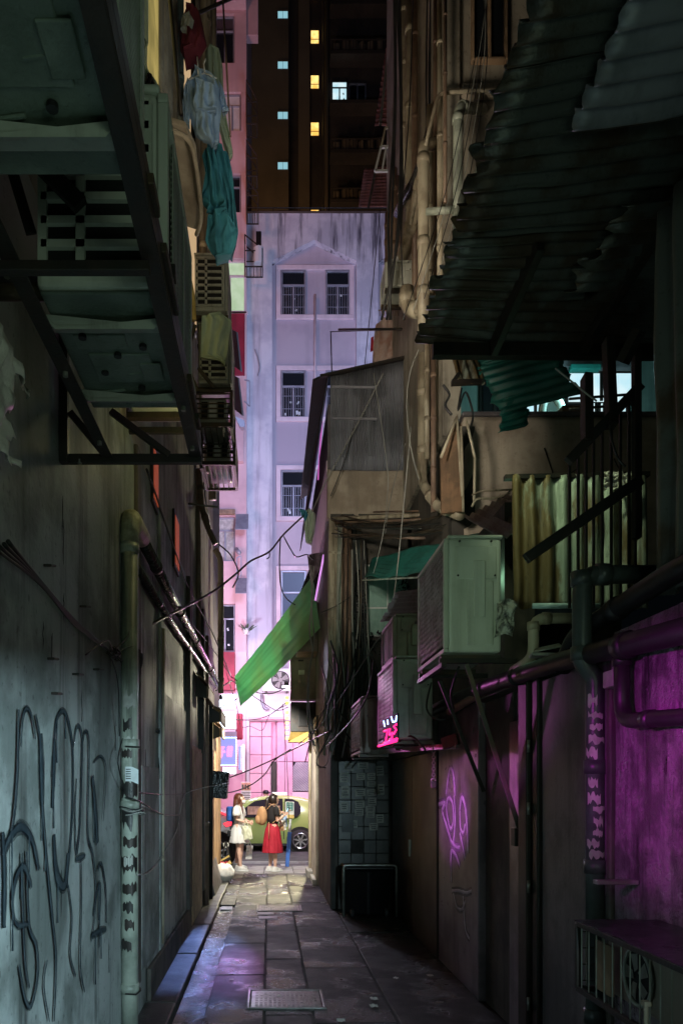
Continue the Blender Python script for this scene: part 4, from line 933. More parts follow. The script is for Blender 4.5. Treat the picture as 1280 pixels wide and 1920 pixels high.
# orange slit windows high on the lower wall
for (p0, p1, q0, q1, lab) in ((284, 292, 862, 932, ''), (325, 332, 985, 1055, '')):
    a = W(p0, q1, 0); b = W(p1, q1, 0); zz0 = HC+(VY-q1)*a.y/FP; zz1 = HC+(VY-q0)*b.y/FP
    f = MB().box(WL-.01, WL+.02, a.y-.04, b.y+.04, zz0-.05, zz1+.05).build('window', M['iron_dark'], lbd)
    MB().box(WL+.02, WL+.026, a.y, b.y, zz0, zz1).build('pane', emit('orange_pane', (1.0,.18,.08), .2), f)
# high lit windows
def sidewin(y0, y1, z0, z1, face, lab=None):
    f = MB().box(WL-.01, WL+.03, y0-.06, y1+.06, z0-.06, z1+.06).build('window', M['alu'], lbd, bevel=.01)
    n = 2
    for k in range(n): MB().box(WL+.03, WL+.036, y0+(y1-y0)*k/n+.015, y0+(y1-y0)*(k+1)/n-.015, z0, z1).build('pane', face, f)
    return f
sidewin(5.7, 6.6, 7.3, 9.6, M['e_yellowroom']); sidewin(8.1, 8.9, 9.2, 11.5, M['e_warm']); sidewin(8.5, 9.6, 7.6, 8.9, M['e_warm']); sidewin(7.9, 8.6, 6.2, 7.4, M['e_yellowroom'])
# curtain-like ribs and down pipes on the upper wall
def drape(y0, y1, z0, z1, n, amp, m_, lab):
    def fn(u, v): return V((WL+.05+amp*math.sin(u*n*6.283)+.02*noise.noise(V((u*3, v*2, y0))), y0+(y1-y0)*u, z0+(z1-z0)*v))
    tag(MB().grid(fn, n*8, 6, .01, (1, 0, 0)).build('canvas_curtain', m_, None, True), lab, 'curtain', 'canvas curtains on the upper left wall')
drape(5.2, 5.65, 7.2, 12, 2, .03, M['cloth_green'], 'grey green canvas hanging left of the yellow lit window')
drape(6.3, 7.3, 7.25, 12, 4, .035, M['plaster_tan'], 'tan canvas hanging right of the yellow lit window')
drape(9.4, 12.6, 9.6, 18, 8, .04, M['plaster_tan'], 'long ribbed tan canvas high on the far left wall')
for (y, x, r, lab) in ((9.7, -.86, .05, 'first tan pipe'), (10.6, -.88, .045, 'second tan pipe'), (11.6, -.88, .06, 'third tan pipe'), (7.4, -.88, .035, 'slim grey pipe')):
    pipe('riser_pipe', lab+' climbing the upper left wall', 'pipe', [(x, y, 6.2), (x, y, 19)], r, M['pvc_cream'] if 'tan' in lab else M['pvc'], (0.2, 0.5, .8), group='riser pipes on the upper left wall')
# ---------------- steel rack with two air conditioners seen from below
H1 = 3.27; XO, XI = -.345, -.75
rk = thing('air_conditioner_rack', 'dark steel rack overhead at upper left carrying the two nearest air conditioners', 'rack', (-.6, 2.2, H1), None)
def RB(a, b, w_=.035, h=.035, nm='beam', m_='iron_dark'): return MB().bar(a, b, w_, h).build(nm, M[m_], rk, bevel=.003)
def angle(a, b, s_=.045, t_=.006, flip=1):
    m = MB().bar(V(a), V(b), s_, t_); m.bar(V(a)+V((flip*s_/2, 0, s_/2)), V(b)+V((flip*s_/2, 0, s_/2)), t_, s_); return m.build('beam', M['iron_dark'], rk)
angle((XO, .5, H1), (XO, 3.5, H1), .05, .007, 1); angle((XI, .5, H1), (XI, 3.5, H1), .05, .007, -1)
RB((XO+.02, .5, H1+.09), (XO+.02, 3.5, H1+.09), .012, .05)
RB((WL, 3.48, H1-.004), (XO+.03, 3.48, H1-.004), .035, .04); RB((WL, 2.52, H1+.2), (XO+.03, 2.52, H1+.2), .04, .045); RB((WL, 2.16, H1-.03), (XO, 2.16, H1-.03), .03, .03)
RB((WL+.02, 3.46, H1-.03), (WL+.02, 3.46, 3.9), .04, .04, 'upright'); RB((WL+.02, 2.3, H1-.02), (WL+.02, 2.3, 4.2), .04, .04, 'upright')
RB((WL+.05, 3.45, H1+.20), (XI-.01, 3.47, H1+.01), .025, .03, 'brace'); RB((XI+.02, 3.44, H1+.20), (XO-.12, 3.47, H1+.01), .025, .03, 'brace')
RB((WL+.03, 2.28, H1+.62), (XI+.17, 2.3, H1+.26), .03, .05, 'brace'); RB((WL+.1, 2.4, H1+.60), (XI-.02, 2.42, H1+.26), .012, .035, 'brace'); RB((-.93, 2.02, H1+.50), (-.86, 2.3, H1+.22), .03, .05, 'brace')
RB((-1.2, 2.05, H1+.36), (-.83, 2.25, H1+.2), .03, .06, 'brace')
MB().tube([(WL-.3, 2.47, 3.375), (XO+.01, 2.47, 3.375)], .026, 14).build('round_tube', M['iron'], rk, True)
for (x, y, z) in ((-.86, 2.45, 3.42), (-.79, 2.44, 3.35), (-.42, 2.46, 3.43), (XO, 3.0, H1-.01), (XI, 3.3, H1-.01), (XO, 3.35, H1-.01), (XI, 2.75, H1-.01), (-.88, 3.47, H1-.02)):
    MB().disc((x, y, z), .010, (0, 0, 1), .02, 6).build('bolt', M['steel'], rk)
for (x, y, l) in ((XO+.028, 1.95, .12), (XO+.028, 2.2, .3), (XO+.028, 2.9, .25), (XO+.028, 3.2, .1)): RB((x, y, H1+.06), (x, y+l, H1+.06), .03, .03, 'sleeve', 'iron')
place(make_ac(.86, .385, .62, 'ac', 'lines', end=1, base=True, side=True, legs=False), (-.548, 1.50, H1+.055), rad(180), 'nearest air conditioner overhead at top left, pressed steel base seen from below')
place(make_ac(.74, .385, .62, 'ac', 'lines', end=1, base=True, coil=True, legs=False), (-.548, 2.74, H1+.055), rad(180), 'second overhead air conditioner on the same steel rack, with open condenser guard')
place(make_ac(.95, .33, 1.36, 'ac', 'lines', end=1), (-.775, 4.78, 4.30), rad(180), 'tall pale green air conditioner beyond the steel rack with its grille facing the alley')
for s_ in (-1, 1):
    t = tag(MB().bar((WL, 4.78+s_*.38, 4.2), (-.58, 4.78+s_*.38, 4.2), .03, .04).build('ac_bracket', M['iron_dark']), 'steel bracket under the tall pale green air conditioner', 'bracket', 'brackets of the tall air conditioner')
# torn plastic at the far left edge
def torn(u, v):
    y = 2.35+u*.42; z = 3.30-v*.62-.1*u
    return V((WL+.07+.05*noise.noise(V((u*5, v*5, 2)))+.03*noise.noise(V((u*14, v*12, 5))), y-.03*noise.noise(V((v*9, u*4, 1))), z))
def tornmask(i, n): return True
m = MB().grid(torn, 26, 34); rr = random.Random(5)
m.f = [f for f in m.f if not ((m.v[f[0]].y > 2.58+.12*noise.noise(V((m.v[f[0]].z*12, 0, 3))) and m.v[f[0]].z < 3.2) or (m.v[f[0]].z < 2.88+.12*noise.noise(V((m.v[f[0]].y*24, 1, 0)))))]
o = m.build('torn_plastic_sheet', M['bag_white'], None, True); o.modifiers.new('solid', 'SOLIDIFY').thickness = .003
tag(o, 'crumpled torn pale plastic sheet on the wall at the left edge', 'plastic sheet')
# ---------------- clothes and rods
def rod(label, a, b, r=.012, m_='iron_dark', name='clothes_rod'): return tag(MB().tube([a, b], r, 8).build(name, M[m_], None, True), label, 'rod', 'rods for drying clothes')
rod('sloping clothes rod at the top carrying the maroon bag', P(345, 36, 6.9), P(436, -4, 7.6), .016)
rod('long thin upright rod hanging before the pink building', P(418, 0, 7.3), P(432, 256, 7.3), .009, 'pvc_brown')
rod('slanting dark rod crossing the upper left wall', P(318, -10, 6.0), P(340, 215, 6.0), .016)
def garment(name, label, outline, Yg, m_, th=.06, cat='clothes', amp=.03, grp=None, seed=1, parent=None):
    """cloth hanging: an outline filled with a relief grid, front and back sheets joined at the edge"""
    ys_ = [p[1] for p in outline]; y0, y1 = min(ys_), max(ys_)
    def span(py):
        xs = []
        for (ax, ay), (bx, by) in zip(outline, outline[1:]+outline[:1]):
            if (ay-py)*(by-py) <= 0 and ay != by: xs.append(ax+(bx-ax)*(py-ay)/(by-ay))
        return (min(xs), max(xs)) if xs else None
    nv = 26; nu = 18; m = MB()
    for side in (-1, 1):
        def fn(u, v):
            py = y0+(y1-y0)*min(max(v, .002), .998); s_ = span(py); px = s_[0]+(s_[1]-s_[0])*u
            p = P(px, py, Yg); edge = math.sin(math.pi*u)**.6
            f = amp*(1.1*noise.noise(V((u*4+seed, v*2.2, seed)))+.9*noise.noise(V((u*12+v*3, v*2.5, seed+4)))+.5*math.sin(u*17+4*noise.noise(V((v*2, seed, 0)))+seed))
            return p+V((0, side*th/2*edge+f, 0))
        m.grid(fn, nu, nv)
    o = m.build(name, M[m_], parent, True)
    if parent is None: tag(o, label, cat, grp)
    return o
garment('hanging_bag', 'maroon canvas bag hanging from the sloping rod at the top', [(336, 48), (350, 28), (376, 30), (382, 55), (388, 85), (376, 104), (346, 110), (338, 95)], 7.0, 'cloth_maroon', .22, 'bag', .02, seed=2)
garment('bag_flap', 'grey pouch tucked in the top of the maroon bag', [(340, 34), (356, 28), (364, 40), (360, 56), (338, 56)], 6.86, 'ac_grey', .08, 'pouch', .01, seed=5)
t = thing('shirt', 'pale blue shirt hanging on a hanger above the teal trousers', 'shirt', P(384, 276, 7))
garment('shirt_body', '', [(354, 152), (366, 136), (384, 140), (402, 146), (414, 160), (416, 200), (412, 235), (411, 268), (400, 274), (392, 262), (368, 256), (356, 220), (352, 180)], 7.0, 'cloth_blue', .08, amp=.05, seed=3, parent=t)
garment('sleeve', '', [(352, 152), (360, 160), (358, 200), (356, 236), (345, 228), (342, 190), (344, 165)], 6.97, 'cloth_blue', .06, amp=.03, seed=12, parent=t)
garment('sleeve', '', [(410, 156), (418, 168), (428, 202), (430, 207), (418, 212), (412, 190)], 7.03, 'cloth_blue', .06, amp=.03, seed=14, parent=t)
garment('rolled_front', '', [(366, 152), (404, 160), (408, 200), (406, 210), (366, 208), (362, 196)], 6.88, 'cloth_blue', .05, amp=.03, seed=9, parent=t)
garment('hanging_tail', '', [(368, 212), (402, 214), (402, 236), (408, 262), (398, 274), (388, 264), (378, 262), (368, 246)], 6.9, 'cloth_blue', .05, amp=.04, seed=19, parent=t)
garment('shirt', 'grey white garment hanging behind the pale blue shirt', [(384, 96), (396, 90), (412, 97), (418, 130), (420, 200), (438, 290), (430, 300), (418, 270), (385, 140)], 7.35, 'cloth_green', .08, 'clothes', .03, seed=7)
t = thing('trousers', 'teal trousers hanging lowest on the clothes line', 'trousers', P(412, 486, 7.1))
garment('trouser_leg', '', [(384, 286), (400, 280), (412, 310), (428, 395), (412, 410), (388, 405), (391, 392), (376, 372), (386, 330), (380, 305)], 7.1, 'cloth_teal', .10, amp=.08, seed=4, parent=t)
garment('trouser_leg', '', [(396, 278), (424, 282), (436, 330), (441, 380), (447, 430), (443, 462), (436, 480), (416, 470), (420, 420), (424, 380), (408, 320)], 7.2, 'cloth_teal', .10, amp=.08, seed=5, parent=t)
garment('seat_of_trousers', '', [(390, 405), (410, 420), (426, 400), (446, 428), (443, 462), (434, 484), (404, 486), (396, 470), (385, 452), (389, 425)], 7.0, 'cloth_teal', .12, amp=.05, seed=6, parent=t)
m = MB()
for (a, b) in (((352, 150), (384, 137)), ((384, 137), (406, 147)), ((384, 137), (382, 120)), ((382, 120), (386, 110)), ((370, 107), (372, 140))): m.tube([P(*a, 6.94), P(*b, 6.94)], .007, 6)
tag(m.build('clothes_hanger', M['sole'], None, True), 'white plastic hanger holding the pale blue shirt', 'hanger')
cable('thin cord joining the bag and the hanging clothes', smooth_pts([P(371, 100, 7), P(372, 130, 7), P(390, 150, 7.05), P(410, 240, 7.1), P(404, 290, 7.1)], 5), .005, grp=None)
garment('hanging_cloth', 'pale green cloth draped over the frame of the stacked air conditioners', [(379, 590), (394, 592), (410, 593), (415, 589), (435, 602), (430, 630), (428, 655), (422, 686), (406, 670), (410, 660), (398, 672), (376, 669)], 8.7, 'cloth_green', .05, 'cloth', .035, seed=6)
garment('white_clothes', 'grey white laundry crumpled in front of the yellow lit window', [(258, 90), (262, 80), (268, 95), (272, 118), (282, 140), (300, 168), (302, 176), (285, 176), (262, 170)], 5.5, 'cloth_green', .06, 'clothes', .04, seed=8)
garment('dark_clothes', 'black shirt on the ledge before the yellow lit window', [(272, 160), (278, 146), (290, 150), (296, 178), (276, 182)], 5.45, 'cloth_black', .05, 'clothes', .03, seed=10)
# cream window hood
t = thing('window_hood', 'cream rounded window hood projecting from the upper left wall', 'hood', P(335, 270, 6.2))
a = P(308, 218, 6.2); 
MB().poly([V((WL, 5.9, 7.05)), V((WL, 7.0, 7.05)), V((-.66, 7.0, 6.95)), V((-.60, 6.7, 6.95)), V((-.60, 6.1, 6.95)), V((-.66, 5.9, 6.95))], (0, 0, .05)).build('top', M['plaster_beige'], t, bevel=.01)
MB().tube(smooth_pts([V((WL, 5.92, 7.0)), V((-.68, 5.92, 6.9)), V((-.61, 6.1, 6.88)), V((-.61, 6.7, 6.88)), V((-.68, 6.98, 6.9))], 4), .02, 8).build('rounded_lip', M['plaster_beige'], t, True)
# ---------------- stacked units farther along the left wall (about 9 m away)
place(make_ac(.8, .36, .66, 'ac_grey', 'lines', end=1, coil=True), (-.70, 9.2, 7.35), rad(180), 'upper air conditioner of the far left stack, beside the green cloth')
place(make_ac(.8, .36, .70, 'ac_grey', 'lines', end=1, coil=True), (-.66, 9.25, 6.52), rad(180), 'lower air conditioner of the far left stack, under the green cloth')
def shelf_cage(px0, px1, py0, py1, Yc, dep, label):
    x0, x1 = X_(px0, Yc), X_(px1, Yc); z0, z1 = Z_(py1, Yc), Z_(py0, Yc)
    t = thing('caged_window_unit', label, 'cage', ((x0+x1)/2, Yc, z0), 'caged window units on the far left wall')
    r = .035
    for (a, b) in (((x0, Yc, z0), (x1, Yc, z0)), ((x0, Yc, z1), (x1, Yc, z1)), ((x0, Yc, z0), (x0, Yc, z1)), ((x1, Yc, z0), (x1, Yc, z1)),
                   ((x0, Yc+dep, z0), (x1, Yc+dep, z0)), ((x1, Yc+dep, z0), (x1, Yc+dep, z1)), ((x1, Yc, z0), (x1, Yc+dep, z0)), ((x1, Yc, z1), (x1, Yc+dep, z1)), ((x0, Yc, z0), (x0, Yc+dep, z0))):
        MB().bar(a, b, r, r).build('frame_bar', M['iron'], t)
    m = MB()
    for k in range(7):
        zz = z0+(z1-z0)*(k+.5)/7; m.bar((x0, Yc+.0, zz), (x1, Yc+.0, zz), .012, .014); m.bar((x1, Yc, zz), (x1, Yc+dep, zz), .012, .014)
    for k in range(6):
        xx = x0+(x1-x0)*(k+.5)/6; m.bar((xx, Yc, z0), (xx, Yc+dep, z0), .016, .016)
    m.build('thin_bars', M['iron'], t, kind='stuff')
    MB().box(x0+.05, x1-.06, Yc+.05, Yc+dep-.05, z0+.05, z1-.06).build('window_unit', M['ac_grey'], t, bevel=.02)
    for k in range(3): MB().box(x0+.07+(x1-x0-.14)*k/3, x0+.05+(x1-x0-.14)*(k+1)/3, Yc+.042, Yc+.05, z0+.1, z1-.1).build('pane', M['glass'] if k != 1 else M['ac_white'], t)
    return t
shelf_cage(366, 434, 734, 798, 8.9, .7, 'upper caged window unit below the stacked air conditioners')
shelf_cage(378, 439, 812, 870, 9.4, .8, 'lower caged window unit with a bent corner bar')
m = MB(); q = rad(20)
for (a, b) in (((340, 590), (348, 680)), ((348, 680), (372, 735)), ((372, 690), (402, 728)), ((348, 668), (366, 610)), ((348, 680), (366, 870)), ((366, 800), (378, 880))): m.bar(P(*a, 8.6), P(*b, 8.6), .035, .035)
tag(m.build('support_frame', M['iron_dark']), 'dark angle iron frame carrying the far left stack', 'frame')
tag(MB().tube(smooth_pts([P(342, 500, 7.6), P(352, 520, 7.6), P(360, 560, 7.6), P(362, 600, 7.6)], 5), .035, 10).build('yellow_hose', M['hazard_y'], None, True), 'curved yellow hose above the far left stack', 'hose')
tag(MB().tube(smooth_pts([P(345, 690, 7.6), P(350, 705, 7.6), P(356, 730, 7.6), P(355, 748, 7.6)], 5), .06, 10).build('insulated_pipe', M['ac_white'], None, True), 'white insulated refrigerant pipe left of the far left stack', 'pipe')
rod('thin pale bar jutting from the left wall below the cages', P(348, 944, 9.0), P(410, 951, 9.0), .012, 'steel', 'wall_bar')
# dirty dark pipes and soot beneath the stack
for (pts, r, lab) in (([(372, 880), (378, 950), (390, 990), (404, 1020)], .04, 'crooked dark pipe below the caged units'), ([(330, 890), (336, 960), (338, 1120)], .05, 'dark pipe dropping beside the orange slit window'), ([(366, 880), (372, 1000), (372, 1210)], .035, 'thin dark pipe dropping to the wrapped pipe')):
    pipe('soil_pipe', lab, 'pipe', [P(x, y, 8.6 if x < 360 else 10) for x, y in pts], r, M['pvc_brown'] if x != 0 else 0, (0.5, 1.5), group='dark pipes on the left wall')

t = thing('light_plate', 'flat metal plate added out of view to cut off the light on the left wall', 'light plate', (1.25, .2, 1.9))
MB().box(1.0, 1.5, -.05, .45, 1.90, 1.915).build('hood', M['iron_dark'], t); MB().bar((1.5, .2, 1.91), (1.72, .2, 1.91), .03, .03).build('arm', M['iron_dark'], t)  # plate and arm added outside the frame to cut the wall spot's light
# ================================================================== RIGHT SIDE
WR = 1.70
def R_(px, py, off=0.0):
    p = PX(WR, px, py); p.x -= off; return p
rb = thing('shop_row', 'low dark row of back doors forming the right side of the alley', 'building', (2.5, 6, 0))
MB().box(WR+.06, 5.5, -3, 10.6, 0, 2.42).build('wall_core', M['plaster_dark'], rb)
def rseg(y0, y1, z0, z1, off, m_, nm='wall_panel', bev=.01): return MB().box(WR-off, WR+.06, y0+.002, y1-.002, z0, z1).build(nm, M[m_], rb, bevel=bev)
rseg(7.56, 10.6, 2.1, 2.44, .04, 'plaster_dark'); 
dd = rseg(8.9, 10.35, 0, 2.1, 0, 'door_dark', 'door'); MB().box(WR-.02, WR, 9.0, 9.06, .9, 1.1).build('handle', M['steel'], dd)
d2 = rseg(7.56, 8.86, 0, 2.1, .01, 'door_dark', 'door')
rseg(6.08, 7.52, 0, 2.44, .0, 'door_purple', 'steel_shutter'); rseg(6.04, 6.08, 0, 2.3, .014, 'door_purple', 'edge_strip')
rseg(5.34, 6.02, 0, 2.42, -.04, 'plaster_dark'); d3 = rseg(4.97, 5.34, 0, 2.2, -.01, 'door_purple', 'door')
rseg(4.80, 4.97, 0, 2.42, .05, 'iron_dark', 'post'); rseg(4.66, 4.76, 0, 2.42, .03, 'iron_dark', 'post')
for z in (.35, 1.1, 1.6, 2.0): MB().tube([(WR-.045, 4.775, z-.04), (WR-.045, 4.775, z+.04)], .012, 8).build('hinge', M['steel'], rb, True)
rseg(3.74, 4.64, 0, 2.40, .01, 'plaster_grey', 'wall_panel'); rseg(3.69, 3.74, 0, 2.4, .02, 'plaster_dark', 'edge_strip')
def brush(u, v):
    y = 1.6+u*2.08; z = v*2.5; return V((WR+.006*noise.noise(V((y*6, z*1.3, 4)))+.004*noise.noise(V((y*26, z*3, 1))), y, z))
MB().grid(brush, 120, 70).build('purple_lit_wall', M['brushed'], rb, True)
# white graffiti tag and dark smears
for pts, wd in (([(822, 1508), (834, 1506), (829, 1520), (836, 1545), (845, 1575), (851, 1584)], 6), ([(838, 1500), (842, 1496), (848, 1505), (850, 1530), (847, 1552), (842, 1548), (837, 1520), (838, 1500)], 5), ([(851, 1492), (853, 1520), (852, 1560), (850, 1584), (862, 1590)], 5),
                ([(862, 1520), (864, 1500), (868, 1498), (873, 1520), (876, 1560), (877, 1600)], 6), ([(862, 1520), (863, 1550), (868, 1562), (872, 1545)], 4), ([(844, 1440), (841, 1452), (836, 1490)], 5), ([(846, 1440), (850, 1455), (853, 1492)], 5),
                ([(846, 1655), (845, 1610), (847, 1595), (855, 1605), (862, 1625)], 5), ([(847, 1670), (860, 1670), (874, 1674), (884, 1670)], 4), ([(850, 1675), (856, 1700), (866, 1705), (872, 1690)], 4), ([(868, 1680), (872, 1740), (880, 1760)], 4),
                ([(862, 1562), (870, 1600), (872, 1610)], 5)):
    pp = smooth_pts([R_(x, y, .012) for x, y in pts], 5); m = MB().tube(pp, [.0048*wd*(.8+.3*noise.noise(V((i*.7, wd, 0)))) for i in range(len(pp))], 6)
    for q in m.v: q.x = WR-.003+(q.x-WR+.012)*.06
    m.build('graffiti_stroke', M['spray_w'], rb, True)
    m = MB().tube(pp, .0048*wd*1.5+.006, 8)
    for q in m.v: q.x = WR-.0022+(q.x-WR+.012)*.02
    m.build('graffiti_overspray', M['overspray_w'], rb, True)
# beams / gutters along the wall top
pipe('gutter_pipe', 'dark thick gutter pipe along the top of the right wall', 'pipe', [(1.62, 2.2, 2.30), (1.62, 4.2, 2.44), (1.62, 5.6, 2.49), (1.66, 8.8, 2.52)], .055, M['pvc_black'], (0.6, 1.5, 2.3))
pipe('gutter_pipe', 'upper dark red pipe rising towards the right edge of the frame', 'pipe', [(1.72, 2.4, 2.66), (1.70, 3.2, 2.64), (1.66, 4.05, 2.56), (1.64, 4.2, 2.4)], .05, M['pvc_black'], (0.5, 1.5))
tag(MB().box(1.66, 2.6, 3.6, 6.1, 2.425, 2.46).build('flat_roof_edge', M['plaster_dark'], bevel=.01), 'dark flat roof edge above the right hand doors', 'roof')
# pvc pipes
pipe('down_pipe', 'thick grey green plastic pipe with elbows at right, covered in torn poster scraps lower down', 'drain pipe', [(2.0, 3.8, 2.82), (1.588, 3.8, 2.82), (1.588, 3.8, 2.37), (1.655, 3.8, 2.30), (1.655, 3.8, 0)], .047, M['pvc_dark'], (0.75, 1.05, 1.9, 3.2, 3.42, 3.75), bend=.09, n=16)
dp = [o for o in bpy.data.objects if o.name.startswith('down_pipe')][0]
rnd = random.Random(4)
for i, (py0, py1) in enumerate(((1300, 1330), (1333, 1352), (1356, 1372), (1376, 1398), (1400, 1428), (1455, 1478), (1483, 1510), (1506, 1527), (1528, 1553), (1552, 1572), (1570, 1592), (1590, 1612))):
    z0 = HC+(VY-py1)*3.8/FP; z1 = HC+(VY-py0)*3.8/FP; a0 = rnd.uniform(3.3, 4.2); a1 = a0+rnd.uniform(.9, 2.0); ns_ = 8
    e0 = [rnd.uniform(0, .55) for _ in range(ns_+1)]; e1 = [rnd.uniform(0, .5) for _ in range(ns_+1)]
    def fn(u, v):
        k = int(round(u*ns_)); a = a0+(a1-a0)*u; lo = z0+(z1-z0)*e0[k]*.8; hi = z1-(z1-z0)*e1[k]*.8
        return V((1.655+.0485*math.cos(a), 3.8+.0485*math.sin(a), lo+(hi-lo)*v))
    MB().grid(fn, ns_, 2).build('torn_poster', M['paper'], dp)
pipe('dark_pipe', 'dark curved pipe crossing the magenta wall at the right edge', 'pipe', [(1.64, 3.48, 2.45), (1.64, 3.48, 2.045), (1.64, 2.2, 1.975)], .036, M['pvc_black'], (0.3, 1.2), bend=.1, n=14)
pipe('short_pipe', 'pinkish short pipe with two elbows above the right wall', 'pipe', [(1.93, 4.7, 2.80), (1.66, 4.7, 2.80), (1.66, 4.7, 2.55), (1.60, 4.9, 2.50)], .034, M['pvc_cream'], (0.7, 1.2))
t = thing('conduit_box', 'small pale junction box with conduit beside the poster covered pipe', 'junction box', (1.67, 3.62, 2.2))
MB().box(1.63, 1.69, 3.55, 3.66, 2.22, 2.30).build('box', M['pvc'], t, bevel=.006)
MB().tube([(1.66, 3.6, 2.30), (1.66, 3.6, 2.46)], .012, 8).build('conduit', M['pvc'], t, True)
tag(MB().box(1.50, 1.69, 3.42, 3.47, 1.29, 1.31).build('wall_bracket', M['steel'], bevel=.003), 'short steel bracket sticking out beside the poster covered pipe', 'bracket')
tag(MB().tube([P(998, 1136, 5.0), P(1124, 1136, 5.0)], .019, 12).build('tube_lamp', mat('unlit_tube', (.55,.75,.78), rough=.2, streak=0), None, True), 'pale unlit fluorescent tube lying under the yellow stained sheet', 'tube')
m = MB()
for (a, b) in (((985, 1240), (1005, 1205)), ((1005, 1205), (1040, 1196)), ((1040, 1196), (1062, 1225))): pass
t = thing('foam_tray', 'crumpled grey foam box lid lying on the right hand roof', 'box', P(1025, 1240, 4.6))
c = P(1027, 1232, 4.6)
MB().poly([c+V(v) for v in ((-.12, -.06, 0), (.12, -.08, -.01), (.13, .1, 0), (-.08, .12, .01))], (0, 0, .02)).build('base', M['paper'], t, bevel=.004)
MB().poly([c+V(v) for v in ((-.1, -.04, .02), (.06, -.06, .05), (.1, .08, .09), (-.05, .1, .06))], (0, 0, .012)).build('lid', M['paper'], t, bevel=.004)
def news(u, v):
    p = P(965-u*34-v*6, 1122+v*66+abs(u-.4)*14, 5.0); return p+V((0, .05*noise.noise(V((u*4, v*4, 2)))-.03*abs(math.sin(v*6)), 0))
tag(MB().grid(news, 14, 18, .003, (0, -1, 0)).build('crumpled_newspaper', mat('newsprint', (.50,.50,.45), (.10,.10,.10), (.3,.3,.28), rough=.8, scale=18, streak=0, bump=.6)), 'crumpled printed paper wedged behind the biggest air conditioner', 'paper')
# yellow stained corrugated sheet
def corr(O, U, Vv, N_, waves, amp, nv=10, jag=.0, seed=0, thick=.006, warp=.01, seg=8):
    O = V(O); U = V(U); Vv = V(Vv); N_ = V(N_).normalized(); nu = int(waves*seg)
    def fn(u, v):
        j = jag*noise.noise(V((u*waves*1.3, seed, 0))) if v > .99 or v < .01 else 0
        jj = jag*(noise.noise(V((u*waves*.9, seed, 3)))+.4*noise.noise(V((u*waves*3, seed, 5))))
        vv = v if v > .02 else jj/ max(.01, Vv.length)
        if v > .98: vv = 1+jj/max(.01, Vv.length)
        return O+U*u+Vv*vv+N_*(amp*math.sin(u*waves*6.28318)+warp*noise.noise(V((u*2.2, v*2.2, seed)))*3+amp*.5*noise.noise(V((u*9, v*5, seed))))
    return MB().grid(fn, nu, nv, thick, N_)
tag(corr(P(962, 1140, 5.2), P(1215, 1140, 5.2)-P(962, 1140, 5.2), V((0, .03, .935)), (0, -1, 0), 8.5, .022, 16, .02, 4).build('corrugated_sheet', M['zinc_yellow'], None, True), 'yellow green rust stained corrugated sheet standing behind the stair railing', 'corrugated sheet')
tag(MB().bar(P(945, 896, 5.25), P(1215, 890, 5.25), .05, .03).build('sheet_top_batten', M['iron_dark']), 'dark batten along the top of the yellow stained sheet', 'batten')
def foil(u, v):
    return P(1132+u*62, 884+v*34+6*noise.noise(V((u*5, 1, 1))), 5.1)+V((0, .05*noise.noise(V((u*9, v*8, 3))), .01*noise.noise(V((u*20, v*20, 0)))))
tag(MB().grid(foil, 22, 14).build('crumpled_foil', M['bag_white']), 'crumpled shiny plastic on top of the yellow stained sheet', 'plastic sheet')
# stair railing
sr = thing('stair_railing', 'dark iron stair railing silhouetted at right before the lit terrace', 'railing', P(1130, 1150, 4.3))
YS = 4.3
MB().bar(P(1064, 866, YS), P(1200, 722, YS), .04, .055).build('handrail', M['iron_dark'], sr, bevel=.004)
MB().bar(P(985, 1048, YS-.05), P(1200, 900, YS-.05), .04, .06).build('lower_rail', M['iron_dark'], sr, bevel=.004)
for px in (1067, 1083, 1098, 1112, 1128, 1145, 1162, 1178, 1190):
    ty = 868-(px-1064)*1.05; MB().bar(P(px, ty, YS+.03), P(px, 1140, YS+.03), .014, .014, (0, 1, 0)).build('baluster', M['iron_dark'], sr)
MB().bar(P(1099, 706, YS+.1), P(1100, 832, YS), .05, .075, (0, 1, 0)).build('post', M['iron_dark'], sr, bevel=.004)
MB().bar(P(1139, 638, YS+.1), P(1146, 800, YS), .05, .07, (0, 1, 0)).build('post', M['iron_dark'], sr, bevel=.004)
MB().bar(P(1192, 640, YS), P(1193, 1010, YS), .04, .05, (0, 1, 0)).build('post', M['iron_dark'], sr, bevel=.004)
MB().bar(P(1198, 618, YS-.2), P(1166, 680, YS-.1), .05, .06).build('cross_brace', M['iron_dark'], sr)
for (a, b) in (((1066, 748), (1200, 738)), ((1066, 768), (1200, 756))): MB().tube([P(*a, YS+.3), P(*b, YS+.3)], .008, 6).build('thin_rail', M['iron_dark'], sr, True)
cable('pale thin cable hanging over the stair railing', smooth_pts([P(1040, 690, 4.2), P(1095, 735, 4.2), P(1118, 752, 4.2)], 4), .005, 'cable_w', None)
cable('dark cable curling down beside the stair balusters', smooth_pts([P(1142, 790, 4.2), P(1146, 825, 4.2), P(1158, 860, 4.2), P(1172, 875, 4.2)], 5), .006, 'cable', None)
# near dark vertical corrugated sheet on the right edge
tag(corr((1.78, 3.43, 2.62), (0, -1.3, -.12), (0, 0, 1.75), (-1, 0, 0), 9, .022, 12, .03, 9).build('corrugated_sheet', M['zinc_dark'], None, True), 'near black upright corrugated sheet at the right edge', 'corrugated sheet')
